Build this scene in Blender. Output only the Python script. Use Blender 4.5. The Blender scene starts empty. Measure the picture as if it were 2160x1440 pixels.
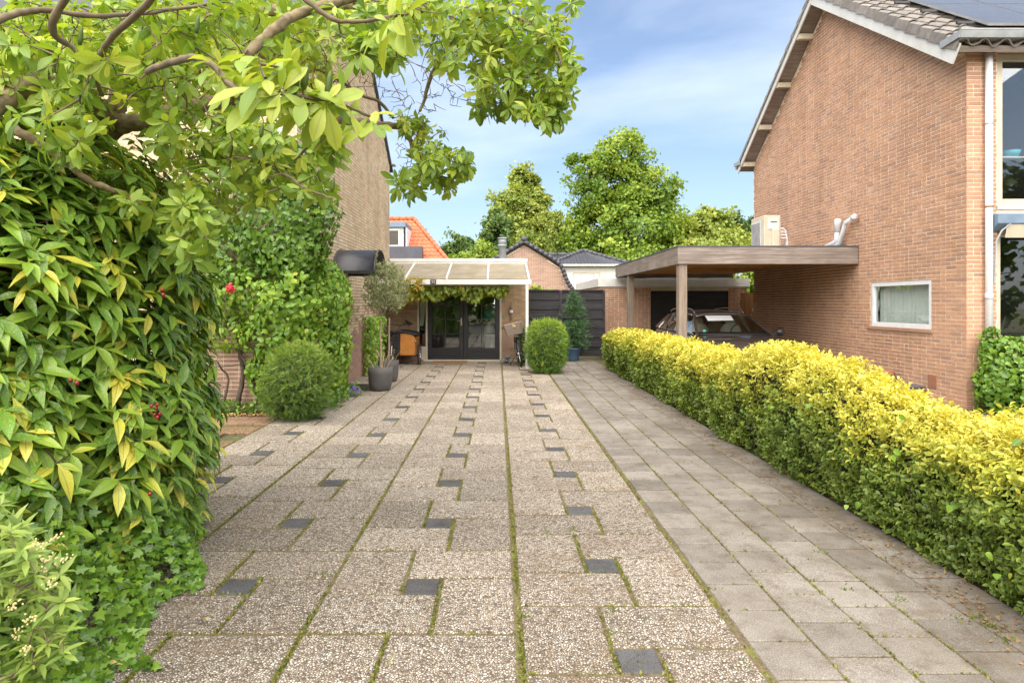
import bpy, math, random
import numpy as np
from mathutils import Vector, Matrix

rng = np.random.default_rng(7)
random.seed(7)
S = bpy.context.scene
COL = S.collection

# ------------------------------------------------------------------ camera, sky, sun, exposure
F_PX, CX, CY, EYE = 1350.0, 1050.0, 640.0, 1.55      # focal length, principal point (2160 px frame), eye height
cam = bpy.data.cameras.new('camera')
cam.sensor_width = 36.0
cam.lens = F_PX / 2160 * 36
cam.shift_x = (1080 - CX) / 2160
cam.shift_y = -(720 - CY) / 2160
cam.clip_start, cam.clip_end = 0.05, 900
cam_ob = bpy.data.objects.new('camera', cam)
cam_ob.location = (0, 0, EYE)
cam_ob.rotation_euler = (math.radians(90), 0, 0)
COL.objects.link(cam_ob)
S.camera = cam_ob

SUN_EL, SUN_AZ = math.radians(54), math.radians(192)   # azimuth clockwise from +Y: behind the camera, to the left
W = bpy.data.worlds.new('World'); S.world = W; W.use_nodes = True
nt = W.node_tree; nt.nodes.clear()
def wn(t, **k):
    n = nt.nodes.new(t)
    for a, b in k.items(): setattr(n, a, b)
    return n
sky = wn('ShaderNodeTexSky', sky_type='NISHITA', sun_disc=False, sun_elevation=SUN_EL, sun_rotation=SUN_AZ,
         air_density=1.0, dust_density=2.0, ozone_density=3.0, altitude=0)
tc = wn('ShaderNodeTexCoord')
mp = wn('ShaderNodeMapping'); mp.inputs['Scale'].default_value = (1.0, 1.0, 2.6); mp.inputs['Location'].default_value = (1.7, 0.35, 0.1)
nz = wn('ShaderNodeTexNoise'); nz.inputs['Scale'].default_value = 1.5; nz.inputs['Detail'].default_value = 7; nz.inputs['Roughness'].default_value = 0.5
nz.inputs['Distortion'].default_value = 0.4
rp = wn('ShaderNodeValToRGB'); rp.color_ramp.elements[0].position = 0.40; rp.color_ramp.elements[1].position = 0.80
rp.color_ramp.elements[0].color = (0.06, 0.06, 0.06, 1); rp.color_ramp.elements[1].color = (0.8, 0.8, 0.8, 1)
mx = wn('ShaderNodeMixRGB'); mx.inputs['Color2'].default_value = (7.0, 7.5, 8.2, 1)
bg = wn('ShaderNodeBackground'); bg.inputs['Strength'].default_value = 0.108
wo = wn('ShaderNodeOutputWorld')
L = nt.links.new
L(tc.outputs['Generated'], mp.inputs['Vector']); L(mp.outputs['Vector'], nz.inputs['Vector'])
L(nz.outputs['Fac'], rp.inputs['Fac']); L(rp.outputs['Color'], mx.inputs['Fac'])
L(sky.outputs['Color'], mx.inputs['Color1']); L(mx.outputs['Color'], bg.inputs['Color']); L(bg.outputs[0], wo.inputs['Surface'])

sun = bpy.data.lights.new('sun', 'SUN'); sun.energy = 4.8; sun.angle = math.radians(110); sun.color = (1.0, 0.93, 0.82)
sun_ob = bpy.data.objects.new('sun', sun); COL.objects.link(sun_ob)
sd = Vector((math.sin(SUN_AZ) * math.cos(SUN_EL), math.cos(SUN_AZ) * math.cos(SUN_EL), math.sin(SUN_EL)))
sun_ob.rotation_euler = sd.to_track_quat('Z', 'Y').to_euler(); sun_ob.location = (-8, -10, 20)
vs = S.view_settings
vs.view_transform = 'Standard'; vs.look = 'None'; vs.exposure = 1.02; vs.gamma = 1.0; vs.use_curve_mapping = False
S.cycles.use_denoising = True
S.cycles.max_bounces = 8; S.cycles.transparent_max_bounces = 12; S.cycles.diffuse_bounces = 4

# ------------------------------------------------------------------ helpers
def at(x, y, Y):
    """world point seen at photo pixel x, y when it stands Y metres from the camera"""
    return np.array([(x - CX) / F_PX * Y, Y, EYE + (CY - y) / F_PX * Y])

def link(o): COL.objects.link(o); return o
def props(o, label=None, cat=None, group=None, kind=None):
    if label: o['label'] = label
    if cat: o['category'] = cat
    if group: o['group'] = group
    if kind: o['kind'] = kind
    return o
ORG = {}
def thing(name, label, cat, loc=(0, 0, 0), rz=0.0, group=None, kind=None):
    o = bpy.data.objects.new(name, None); link(o); o.location = loc; o.rotation_euler = (0, 0, rz)
    o.empty_display_size = 0.2
    ORG[o.name] = Vector(loc)
    return props(o, label, cat, group, kind)

class MB:
    """collects simple solids as one mesh"""
    def __init__(s): s.v, s.f = [], []
    def add(s, vs_, fs_):
        b = len(s.v); s.v += [tuple(p) for p in vs_]; s.f += [tuple(i + b for i in f) for f in fs_]; return s
    def box(s, x0, x1, y0, y1, z0, z1):
        return s.add([(x0, y0, z0), (x1, y0, z0), (x1, y1, z0), (x0, y1, z0), (x0, y0, z1), (x1, y0, z1), (x1, y1, z1), (x0, y1, z1)],
                     [(0, 3, 2, 1), (4, 5, 6, 7), (0, 1, 5, 4), (1, 2, 6, 5), (2, 3, 7, 6), (3, 0, 4, 7)])
    def beam(s, a, b, w, h, up=(0, 0, 1)):
        a, b = Vector(a), Vector(b); d = (b - a).normalized(); x = d.cross(Vector(up)).normalized(); u = x.cross(d)
        P = []
        for p in (a, b):
            for i, j in ((-1, -1), (1, -1), (1, 1), (-1, 1)): P.append(p + x * (i * w / 2) + u * (j * h / 2))
        return s.add(P, [(0, 3, 2, 1), (4, 5, 6, 7), (0, 1, 5, 4), (1, 2, 6, 5), (2, 3, 7, 6), (3, 0, 4, 7)])
    def tube(s, pts, r, n=8, cap=True):
        pts = [Vector(p) for p in pts]
        rr = [r] * len(pts) if not hasattr(r, '__len__') else list(r)
        b = len(s.v); prev = None
        for i, p in enumerate(pts):
            d = (pts[min(i + 1, len(pts) - 1)] - pts[max(i - 1, 0)])
            d = d.normalized() if d.length > 1e-9 else Vector((0, 0, 1))
            if prev is None:
                a = Vector((0, 0, 1)) if abs(d.z) < 0.9 else Vector((1, 0, 0)); x = d.cross(a).normalized()
            else: x = (prev - d * prev.dot(d)).normalized()
            prev = x; y = d.cross(x)
            for k in range(n):
                t = 2 * math.pi * k / n; s.v.append(tuple(p + (x * math.cos(t) + y * math.sin(t)) * rr[i]))
        for i in range(len(pts) - 1):
            for k in range(n):
                k2 = (k + 1) % n; s.f.append((b + i * n + k, b + i * n + k2, b + (i + 1) * n + k2, b + (i + 1) * n + k))
        if cap:
            s.f.append(tuple(b + k for k in range(n))[::-1]); s.f.append(tuple(b + (len(pts) - 1) * n + k for k in range(n)))
        return s
    def lathe(s, prof, c, n=24):
        b = len(s.v)
        for r, z in prof:
            for k in range(n):
                t = 2 * math.pi * k / n; s.v.append((c[0] + r * math.cos(t), c[1] + r * math.sin(t), c[2] + z))
        for i in range(len(prof) - 1):
            for k in range(n):
                k2 = (k + 1) % n; s.f.append((b + i * n + k, b + i * n + k2, b + (i + 1) * n + k2, b + (i + 1) * n + k))
        return s
    def ring(s, c, R, r, axis='X', n=28, m=6):
        """a torus round axis"""
        b = len(s.v)
        for i in range(n):
            t = 2 * math.pi * i / n
            for j in range(m):
                p = 2 * math.pi * j / m; q = R + r * math.cos(p); h = r * math.sin(p)
                if axis == 'X': v = (c[0] + h, c[1] + q * math.cos(t), c[2] + q * math.sin(t))
                elif axis == 'Y': v = (c[0] + q * math.cos(t), c[1] + h, c[2] + q * math.sin(t))
                else: v = (c[0] + q * math.cos(t), c[1] + q * math.sin(t), c[2] + h)
                s.v.append(v)
        for i in range(n):
            for j in range(m):
                i2, j2 = (i + 1) % n, (j + 1) % m
                s.f.append((b + i * m + j, b + i2 * m + j, b + i2 * m + j2, b + i * m + j2))
        return s
    def prism(s, poly, axis, d0, d1):
        """poly of (a, b) pairs swept along axis from d0 to d1; the pairs are the two other axes in x, y, z order"""
        def P(a, b_, d): return {'X': (d, a, b_), 'Y': (a, d, b_), 'Z': (a, b_, d)}[axis]
        n = len(poly); V = [P(a, b_, d0) for a, b_ in poly] + [P(a, b_, d1) for a, b_ in poly]
        return s.add(V, [tuple(range(n))[::-1], tuple(range(n, 2 * n))] + [(i, (i + 1) % n, n + (i + 1) % n, n + i) for i in range(n)])
    def grid(s, P):
        """P: rows of points"""
        b = len(s.v); r, c = len(P), len(P[0])
        for row in P: s.v += [tuple(p) for p in row]
        for i in range(r - 1):
            for j in range(c - 1): s.f.append((b + i * c + j, b + i * c + j + 1, b + (i + 1) * c + j + 1, b + (i + 1) * c + j))
        return s
    def blob(s, c, r, n=10, jit=0.15, seed=0):
        R = random.Random(seed); b = len(s.v); m = n // 2 + 1
        for i in range(m + 1):
            th = math.pi * i / m
            for k in range(n):
                t = 2 * math.pi * k / n; q = 1 + R.uniform(-jit, jit)
                s.v.append((c[0] + r[0] * q * math.sin(th) * math.cos(t), c[1] + r[1] * q * math.sin(th) * math.sin(t), c[2] + r[2] * q * math.cos(th)))
        for i in range(m):
            for k in range(n):
                k2 = (k + 1) % n; s.f.append((b + i * n + k, b + (i + 1) * n + k, b + (i + 1) * n + k2, b + i * n + k2))
        return s
    def mesh(s, name, mat=None, smooth=False, origin=(0, 0, 0)):
        me = bpy.data.meshes.new(name)
        ox, oy, oz = origin
        me.from_pydata([(x - ox, y - oy, z - oz) for x, y, z in s.v] if any(origin) else s.v, [], s.f)
        if mat: me.materials.append(mat)
        if smooth: me.polygons.foreach_set('use_smooth', [True] * len(me.polygons))
        me.update(); return me
    def build(s, name, mat, parent=None, smooth=False, bevel=0.0, origin=None, local=False):
        """parent None: a thing of one mesh with its origin at origin. Otherwise a part; world coordinates unless local"""
        if parent is None:
            og = origin or s.base()
            o = link(bpy.data.objects.new(name, s.mesh(name, mat, smooth, og))); o.location = og; ORG[o.name] = Vector((0, 0, 0)); ORG[o.name] = Vector(og)
        else:
            o = link(bpy.data.objects.new(name, s.mesh(name, mat, smooth))); o.parent = parent
            if not local:
                o.location = -ORG.get(parent.name, Vector((0, 0, 0)))
            ORG[o.name] = Vector((0, 0, 0))
        if bevel:
            m = o.modifiers.new('bevel', 'BEVEL'); m.width = bevel; m.segments = 2; m.limit_method = 'ANGLE'; m.angle_limit = math.radians(40)
        return o
    def base(s):
        a = np.array(s.v); lo, hi = a.min(0), a.max(0)
        return (float((lo[0] + hi[0]) / 2), float((lo[1] + hi[1]) / 2), float(lo[2]))

def np_mesh(name, V, T, mat, smooth=True, var=None, lc=None):
    me = bpy.data.meshes.new(name)
    V = np.ascontiguousarray(V, dtype=np.float32); T = np.ascontiguousarray(T, dtype=np.int32)
    k = T.shape[1]
    me.vertices.add(len(V)); me.vertices.foreach_set('co', V.ravel())
    me.loops.add(T.size); me.loops.foreach_set('vertex_index', T.ravel())
    me.polygons.add(len(T)); me.polygons.foreach_set('loop_start', np.arange(0, T.size, k, dtype=np.int32))
    me.polygons.foreach_set('use_smooth', np.full(len(T), smooth))
    me.update(calc_edges=True)
    if var is not None:
        a = me.attributes.new('var', 'FLOAT', 'POINT'); a.data.foreach_set('value', np.ascontiguousarray(var, dtype=np.float32))
    if lc is not None:
        a = me.attributes.new('lc', 'FLOAT_VECTOR', 'POINT'); a.data.foreach_set('vector', np.ascontiguousarray(lc, dtype=np.float32).ravel())
    if mat: me.materials.append(mat)
    return me

def np_part(name, me, parent, kind=None):
    o = link(bpy.data.objects.new(name, me)); o.parent = parent
    o.location = -ORG.get(parent.name, Vector((0, 0, 0))); ORG[o.name] = Vector((0, 0, 0))
    if kind: o['kind'] = kind
    return o

# ------------------------------------------------------------------ materials
def newmat(name):
    m = bpy.data.materials.new(name); m.use_nodes = True; t = m.node_tree
    b = t.nodes['Principled BSDF']; return m, t, b
def N(t, typ, **k):
    n = t.nodes.new(typ)
    for a, v in k.items():
        if a in n.inputs: n.inputs[a].default_value = v
        else: setattr(n, a, v)
    return n
def rgba(c): return (c[0], c[1], c[2], 1.0)
def ramp(t, stops):
    r = t.nodes.new('ShaderNodeValToRGB'); e = r.color_ramp.elements
    while len(e) < len(stops): e.new(0.5)
    for q, (p, c) in zip(e, stops): q.position = p; q.color = rgba(c)
    return r
def mixc(t, a, b, fac, blend='MIX'):
    m = t.nodes.new('ShaderNodeMixRGB'); m.blend_type = blend
    for s_, v in (('Color1', a), ('Color2', b), ('Fac', fac)):
        if hasattr(v, 'links') or hasattr(v, 'is_output'): t.links.new(v, m.inputs[s_])
        else: m.inputs[s_].default_value = v if not isinstance(v, tuple) or len(v) == 4 else rgba(v)
    return m.outputs['Color']
def mth(t, op, a, b=None, c=None, clamp=False):
    m = t.nodes.new('ShaderNodeMath'); m.operation = op; m.use_clamp = clamp
    for i, v in enumerate((a, b, c)):
        if v is None: continue
        if hasattr(v, 'is_output'): t.links.new(v, m.inputs[i])
        else: m.inputs[i].default_value = v
    return m.outputs[0]
def bump(t, b, h, strength=0.3, dist=0.01):
    n = t.nodes.new('ShaderNodeBump'); n.inputs['Strength'].default_value = strength; n.inputs['Distance'].default_value = dist
    t.links.new(h, n.inputs['Height']); t.links.new(n.outputs[0], b.inputs['Normal'])
def pos_vec(t, scale=(1, 1, 1), obj=False):
    if obj: src = t.nodes.new('ShaderNodeTexCoord').outputs['Object']
    else: src = t.nodes.new('ShaderNodeNewGeometry').outputs['Position']
    m = t.nodes.new('ShaderNodeMapping'); m.inputs['Scale'].default_value = scale
    t.links.new(src, m.inputs['Vector']); return m.outputs['Vector']
def noise(t, vec, scale, detail=4, rough=0.55):
    n = t.nodes.new('ShaderNodeTexNoise'); n.inputs['Scale'].default_value = scale; n.inputs['Detail'].default_value = detail; n.inputs['Roughness'].default_value = rough
    t.links.new(vec, n.inputs['Vector']); return n

def pm(name, c1, c2=None, scale=6.0, rough=0.6, bmp=0.0, stretch=(1, 1, 1), metal=0.0, lo=0.35, hi=0.65, spec=0.5, rnd=0.0, detail=5, dirt=None):
    """plain procedural surface: two colours by stretched noise, a per object tone, a little relief"""
    m, t, b = newmat(name); c2 = c2 or tuple(0.8 * k for k in c1)
    v = pos_vec(t, stretch); n = noise(t, v, scale, detail)
    r = ramp(t, [(lo, c1), (hi, c2)]); t.links.new(n.outputs['Fac'], r.inputs['Fac']); col = r.outputs['Color']
    n2 = noise(t, pos_vec(t), 1.3, 6, 0.6)
    if dirt:
        rr = ramp(t, [(0.48, (0, 0, 0)), (0.75, (dirt[1],) * 3)]); t.links.new(n2.outputs['Fac'], rr.inputs['Fac'])
        col = mixc(t, col, rgba(dirt[0]), rr.outputs['Color'])
    if rnd:
        oi = t.nodes.new('ShaderNodeObjectInfo')
        hs = t.nodes.new('ShaderNodeHueSaturation'); t.links.new(mth(t, 'MULTIPLY_ADD', oi.outputs['Random'], 2 * rnd, 1 - rnd), hs.inputs['Value'])
        t.links.new(col, hs.inputs['Color']); col = hs.outputs['Color']
    t.links.new(col, b.inputs['Base Color'])
    b.inputs['Metallic'].default_value = metal; b.inputs['Specular IOR Level'].default_value = spec
    t.links.new(mth(t, 'MULTIPLY_ADD', n.outputs['Fac'], 0.25, rough - 0.12), b.inputs['Roughness'])
    if bmp: bump(t, b, n.outputs['Fac'], bmp, 0.01)
    return m

def wood_mat(name, c1, c2, c3, axis='X', rough=0.75, rnd=0.12, fine=26):
    m, t, b = newmat(name)
    st = {'X': (0.6, 9, 9), 'Y': (9, 0.6, 9), 'Z': (9, 9, 0.6)}[axis]
    v = pos_vec(t, st); n = noise(t, v, fine / 9, 8, 0.65); n.inputs['Distortion'].default_value = 0.6
    r = ramp(t, [(0.3, c1), (0.5, c2), (0.7, c3)]); t.links.new(n.outputs['Fac'], r.inputs['Fac'])
    big = noise(t, pos_vec(t), 2.2, 5); col = mixc(t, r.outputs['Color'], rgba(tuple(0.55 * k for k in c2)), mth(t, 'MULTIPLY_ADD', big.outputs['Fac'], 1.6, -0.55, True))
    oi = t.nodes.new('ShaderNodeObjectInfo'); hs = t.nodes.new('ShaderNodeHueSaturation')
    t.links.new(mth(t, 'MULTIPLY_ADD', oi.outputs['Random'], 2 * rnd, 1 - rnd), hs.inputs['Value']); t.links.new(col, hs.inputs['Color'])
    t.links.new(hs.outputs['Color'], b.inputs['Base Color']); b.inputs['Roughness'].default_value = rough
    bump(t, b, n.outputs['Fac'], 0.35, 0.004); return m

def leaf_mat(name, stops, rough=0.42, trans=0.3, margin=None, spots=None, rib=None, spec=0.5, tint=(1.15, 1.1, 0.5)):
    m, t, b = newmat(name)
    av = N(t, 'ShaderNodeAttribute', attribute_name='var'); al = N(t, 'ShaderNodeAttribute', attribute_name='lc')
    r = ramp(t, stops); t.links.new(av.outputs['Fac'], r.inputs['Fac']); col = r.outputs['Color']
    sx = t.nodes.new('ShaderNodeSeparateXYZ'); t.links.new(al.outputs['Vector'], sx.inputs[0])
    au = mth(t, 'ABSOLUTE', sx.outputs['X'])
    p = t.nodes.new('ShaderNodeNewGeometry').outputs['Position']
    nb = noise(t, p, 22, 3); col = mixc(t, col, rgba((0.5, 0.55, 0.4)), mth(t, 'MULTIPLY_ADD', nb.outputs['Fac'], 0.5, -0.15, True), 'MULTIPLY')
    if margin:
        mf = mth(t, 'MULTIPLY', mth(t, 'GREATER_THAN', mth(t, 'ADD', au, mth(t, 'MULTIPLY_ADD', nb.outputs['Fac'], 0.8, -0.4)), margin[1]), margin[2])
        col = mixc(t, col, rgba(margin[0]), mf)
    if spots:
        ns = noise(t, p, spots[1], 3, 0.7)
        col = mixc(t, col, rgba(spots[0]), mth(t, 'MULTIPLY', mth(t, 'SUBTRACT', ns.outputs['Fac'], spots[2]), 22.0, None, True))
    if rib:
        col = mixc(t, col, rgba(rib), mth(t, 'MULTIPLY', mth(t, 'LESS_THAN', au, 0.10), 0.6))
    t.links.new(col, b.inputs['Base Color']); b.inputs['Roughness'].default_value = rough; b.inputs['Specular IOR Level'].default_value = spec
    tr = t.nodes.new('ShaderNodeBsdfTranslucent'); t.links.new(mixc(t, col, rgba(tint), 1.0, 'MULTIPLY'), tr.inputs['Color'])
    ms = t.nodes.new('ShaderNodeMixShader'); ms.inputs['Fac'].default_value = trans
    o = t.nodes['Material Output']
    t.links.new(b.outputs[0], ms.inputs[1]); t.links.new(tr.outputs[0], ms.inputs[2]); t.links.new(ms.outputs[0], o.inputs['Surface'])
    return m

def brick_mat(name, stops, rough=0.85, stain=None):
    m, t, b = newmat(name)
    av = N(t, 'ShaderNodeAttribute', attribute_name='var'); oi = t.nodes.new('ShaderNodeObjectInfo')
    fr = mth(t, 'FRACT', mth(t, 'ADD', av.outputs['Fac'], mth(t, 'MULTIPLY', oi.outputs['Random'], 0.9999)))
    r = ramp(t, stops); t.links.new(fr, r.inputs['Fac'])
    p = pos_vec(t); n = noise(t, p, 38, 5, 0.7)
    col = mixc(t, r.outputs['Color'], rgba((0.45, 0.4, 0.38)), mth(t, 'MULTIPLY_ADD', n.outputs['Fac'], 1.5, -0.5, True), 'MULTIPLY')
    big = noise(t, p, 0.7, 5, 0.6)
    col = mixc(t, col, rgba((0.62, 0.58, 0.55)), mth(t, 'MULTIPLY_ADD', big.outputs['Fac'], 2.0, -0.8, True), 'MULTIPLY')
    st = noise(t, pos_vec(t, (2.6, 2.6, 0.22)), 1.0, 6, 0.65); col = mixc(t, col, rgba((0.66, 0.62, 0.58)), mth(t, 'MULTIPLY_ADD', st.outputs['Fac'], 3.0, -1.5, True), 'MULTIPLY')
    if stain:
        n3 = noise(t, p, 2.4, 6, 0.7); col = mixc(t, col, rgba(stain), mth(t, 'MULTIPLY_ADD', n3.outputs['Fac'], 3.2, -2.0, True))
    t.links.new(col, b.inputs['Base Color']); b.inputs['Roughness'].default_value = rough; b.inputs['Specular IOR Level'].default_value = 0.25
    bump(t, b, n.outputs['Fac'], 0.5, 0.006); return m

def glass_mat(name, tint=(0.88, 0.91, 0.90), base=0.06):
    m, t, b = newmat(name); t.nodes.remove(b)
    tp = N(t, 'ShaderNodeBsdfTransparent'); tp.inputs[0].default_value = rgba(tint)
    gl = N(t, 'ShaderNodeBsdfGlossy'); gl.inputs['Roughness'].default_value = 0.015; gl.inputs['Color'].default_value = (0.95, 0.97, 1, 1)
    lw_ = N(t, 'ShaderNodeLayerWeight'); lw_.inputs['Blend'].default_value = 0.5
    fac = mth(t, 'MULTIPLY_ADD', mth(t, 'POWER', lw_.outputs['Facing'], 4.0), 0.9, base, True)
    v = pos_vec(t); n = noise(t, v, 1.1, 2); bm = t.nodes.new('ShaderNodeBump'); bm.inputs['Strength'].default_value = 0.05; bm.inputs['Distance'].default_value = 0.02
    t.links.new(n.outputs['Fac'], bm.inputs['Height']); t.links.new(bm.outputs[0], gl.inputs['Normal'])
    ms = N(t, 'ShaderNodeMixShader'); t.links.new(fac, ms.inputs[0]); t.links.new(tp.outputs[0], ms.inputs[1]); t.links.new(gl.outputs[0], ms.inputs[2])
    t.links.new(ms.outputs[0], t.nodes['Material Output'].inputs['Surface']); return m

def pebble_mat(name):
    m, t, b = newmat(name)
    p = pos_vec(t); oi = t.nodes.new('ShaderNodeObjectInfo'); rnd = oi.outputs['Random']
    wob = noise(t, p, 60, 2); pv = t.nodes.new('ShaderNodeVectorMath'); pv.operation = 'MULTIPLY_ADD'
    t.links.new(wob.outputs['Color'], pv.inputs[0]); pv.inputs[1].default_value = (0.006, 0.006, 0.006); t.links.new(p, pv.inputs[2])
    vo = N(t, 'ShaderNodeTexVoronoi', feature='F1'); vo.inputs['Scale'].default_value = 84; t.links.new(pv.outputs[0], vo.inputs['Vector'])
    ve = N(t, 'ShaderNodeTexVoronoi', feature='DISTANCE_TO_EDGE'); ve.inputs['Scale'].default_value = 84; t.links.new(pv.outputs[0], ve.inputs['Vector'])
    sp = t.nodes.new('ShaderNodeSeparateColor'); t.links.new(vo.outputs['Color'], sp.inputs[0])
    r = ramp(t, [(0.0, (0.13, 0.105, 0.085)), (0.10, (0.22, 0.165, 0.12)), (0.22, (0.38, 0.31, 0.245)), (0.42, (0.50, 0.44, 0.37)), (0.58, (0.48, 0.385, 0.29)), (0.68, (0.60, 0.545, 0.48)), (1.0, (0.66, 0.61, 0.55))])
    t.links.new(sp.outputs[0], r.inputs['Fac'])
    big = noise(t, p, 0.8, 5, 0.6); mid = noise(t, p, 5, 5, 0.6)
    # how deep the dark matrix shows between the pebbles: by slab and by patch
    g = mth(t, 'ADD', mth(t, 'MULTIPLY_ADD', rnd, 0.10, 0.11), mth(t, 'MULTIPLY_ADD', big.outputs['Fac'], 0.34, -0.14))
    sy = t.nodes.new('ShaderNodeSeparateXYZ'); t.links.new(p, sy.inputs[0])
    g = mth(t, 'ADD', g, mth(t, 'MULTIPLY', mth(t, 'MULTIPLY_ADD', sy.outputs['Y'], -0.22, 1.65, True), 0.11))
    edge = mth(t, 'SUBTRACT', 1.0, mth(t, 'SMOOTH_MIN', mth(t, 'DIVIDE', ve.outputs['Distance'], g), 1.0, 0.3), None, True)
    col = mixc(t, r.outputs['Color'], (0.075, 0.06, 0.045, 1), edge)
    br = ramp(t, [(0.52, (0, 0, 0)), (0.74, (0.5, 0.5, 0.5))]); t.links.new(mth(t, 'MULTIPLY_ADD', mid.outputs['Fac'], 0.5, mth(t, 'MULTIPLY', big.outputs['Fac'], 0.5)), br.inputs['Fac'])
    col = mixc(t, col, (0.24, 0.17, 0.11, 1), br.outputs['Color'])
    sx = t.nodes.new('ShaderNodeSeparateXYZ'); t.links.new(p, sx.inputs[0])
    nd = noise(t, p, 2.1, 6, 0.65); nf = noise(t, p, 14, 5, 0.7)
    grime = mth(t, 'MULTIPLY_ADD', mth(t, 'ADD', mth(t, 'MULTIPLY', nd.outputs['Fac'], 0.75), mth(t, 'MULTIPLY', nf.outputs['Fac'], 0.3)), 3.4, -1.92, True)
    col = mixc(t, col, (0.55, 0.52, 0.48, 1), grime, 'MULTIPLY')
    # brown soil washed over the right hand column
    rx_ = mth(t, 'MULTIPLY', mth(t, 'MULTIPLY_ADD', sx.outputs['X'], 5.0, -0.4, True), mth(t, 'MULTIPLY_ADD', mth(t, 'ADD', mth(t, 'MULTIPLY', mid.outputs['Fac'], 0.4), mth(t, 'MULTIPLY', nd.outputs['Fac'], 0.6)), 5.0, -2.45, True))
    col = mixc(t, col, (0.17, 0.105, 0.055, 1), mth(t, 'MULTIPLY', rx_, 0.55))
    col = mixc(t, col, (1.0, 0.975, 0.925, 1), 1.0, 'MULTIPLY')
    hs = t.nodes.new('ShaderNodeHueSaturation'); t.links.new(mth(t, 'MULTIPLY_ADD', mth(t, 'FRACT', mth(t, 'MULTIPLY', rnd, 7.3)), 0.26, 1.02), hs.inputs['Value']); t.links.new(col, hs.inputs['Color'])
    t.links.new(hs.outputs['Color'], b.inputs['Base Color']); b.inputs['Roughness'].default_value = 0.7; b.inputs['Specular IOR Level'].default_value = 0.35
    h = mth(t, 'SMOOTH_MIN', mth(t, 'DIVIDE', ve.outputs['Distance'], 0.3), 1.0, 0.2); bump(t, b, h, 0.9, 0.006); return m

def concrete_mat(name, c1, c2, moss=0.4):
    m, t, b = newmat(name); p = pos_vec(t); oi = t.nodes.new('ShaderNodeObjectInfo')
    n = noise(t, p, 160, 3, 0.8); r = ramp(t, [(0.32, tuple(0.55 * k for k in c1)), (0.5, c1), (0.62, c2), (0.72, tuple(min(1, 1.7 * k) for k in c2))]); t.links.new(n.outputs['Fac'], r.inputs['Fac'])
    big = noise(t, p, 1.6, 6, 0.65); col = mixc(t, r.outputs['Color'], rgba((0.42, 0.36, 0.30)), mth(t, 'MULTIPLY_ADD', big.outputs['Fac'], 2.2, -0.95, True), 'MULTIPLY')
    n4 = noise(t, p, 9, 4, 0.7); col = mixc(t, col, (0.62, 0.6, 0.56, 1), mth(t, 'MULTIPLY_ADD', n4.outputs['Fac'], 9, -6.6, True))
    n5 = noise(t, p, 7, 6, 0.75); col = mixc(t, col, (0.50, 0.43, 0.36, 1), mth(t, 'MULTIPLY_ADD', n5.outputs['Fac'], 3.0, -1.45, True), 'MULTIPLY')
    hs = t.nodes.new('ShaderNodeHueSaturation'); t.links.new(mth(t, 'MULTIPLY_ADD', oi.outputs['Random'], 0.34, 0.83), hs.inputs['Value']); t.links.new(col, hs.inputs['Color']); col = hs.outputs['Color']
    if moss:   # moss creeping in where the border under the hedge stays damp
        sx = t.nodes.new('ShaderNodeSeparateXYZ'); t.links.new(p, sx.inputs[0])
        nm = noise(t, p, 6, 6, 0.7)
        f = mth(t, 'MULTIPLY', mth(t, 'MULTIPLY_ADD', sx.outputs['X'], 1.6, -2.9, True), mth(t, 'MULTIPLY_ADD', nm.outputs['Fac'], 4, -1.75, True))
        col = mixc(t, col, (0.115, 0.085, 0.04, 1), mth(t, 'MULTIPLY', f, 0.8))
    t.links.new(col, b.inputs['Base Color']); b.inputs['Roughness'].default_value = 0.9; b.inputs['Specular IOR Level'].default_value = 0.2
    bump(t, b, n.outputs['Fac'], 0.4, 0.003); return m

def soil_mat(name):
    m, t, b = newmat(name); p = pos_vec(t); n = noise(t, p, 26, 6, 0.7); n2 = noise(t, p, 4.2, 5, 0.65)
    r = ramp(t, [(0.3, (0.045, 0.032, 0.02)), (0.55, (0.12, 0.085, 0.05)), (0.7, (0.2, 0.15, 0.09))]); t.links.new(n.outputs['Fac'], r.inputs['Fac'])
    r2 = ramp(t, [(0.40, (0, 0, 0)), (0.62, (1, 1, 1))]); t.links.new(n2.outputs['Fac'], r2.inputs['Fac'])
    g = ramp(t, [(0.3, (0.035, 0.05, 0.01)), (0.7, (0.14, 0.16, 0.03))]); t.links.new(n.outputs['Fac'], g.inputs['Fac'])
    t.links.new(mixc(t, r.outputs['Color'], g.outputs['Color'], r2.outputs['Color']), b.inputs['Base Color']); b.inputs['Roughness'].default_value = 0.95
    bump(t, b, n.outputs['Fac'], 0.8, 0.02); return m

M = {}
M['brick_r'] = brick_mat('red brown brick', [(0.0, (0.590, 0.328, 0.196)), (0.2, (0.624, 0.358, 0.218)), (0.4, (0.529, 0.309, 0.205)), (0.55, (0.652, 0.384, 0.235)), (0.72, (0.488, 0.293, 0.200)), (0.85, (0.570, 0.338, 0.223)), (0.95, (0.441, 0.270, 0.191)), (1.0, (0.590, 0.328, 0.196))], stain=(0.66, 0.58, 0.51))
M['mortar_r'] = pm('pale mortar', (0.80, 0.62, 0.46), (0.70, 0.54, 0.40), 20, 0.95, 0.2)
M['brick_l'] = brick_mat('buff brick', [(0.0, (0.727, 0.539, 0.344)), (0.3, (0.800, 0.637, 0.420)), (0.55, (0.623, 0.468, 0.308)), (0.8, (0.800, 0.701, 0.485)), (1.0, (0.727, 0.539, 0.344))])
M['mortar_l'] = pm('grey buff mortar', (0.33, 0.26, 0.18), (0.25, 0.195, 0.135), 20, 0.95, 0.2)
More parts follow.
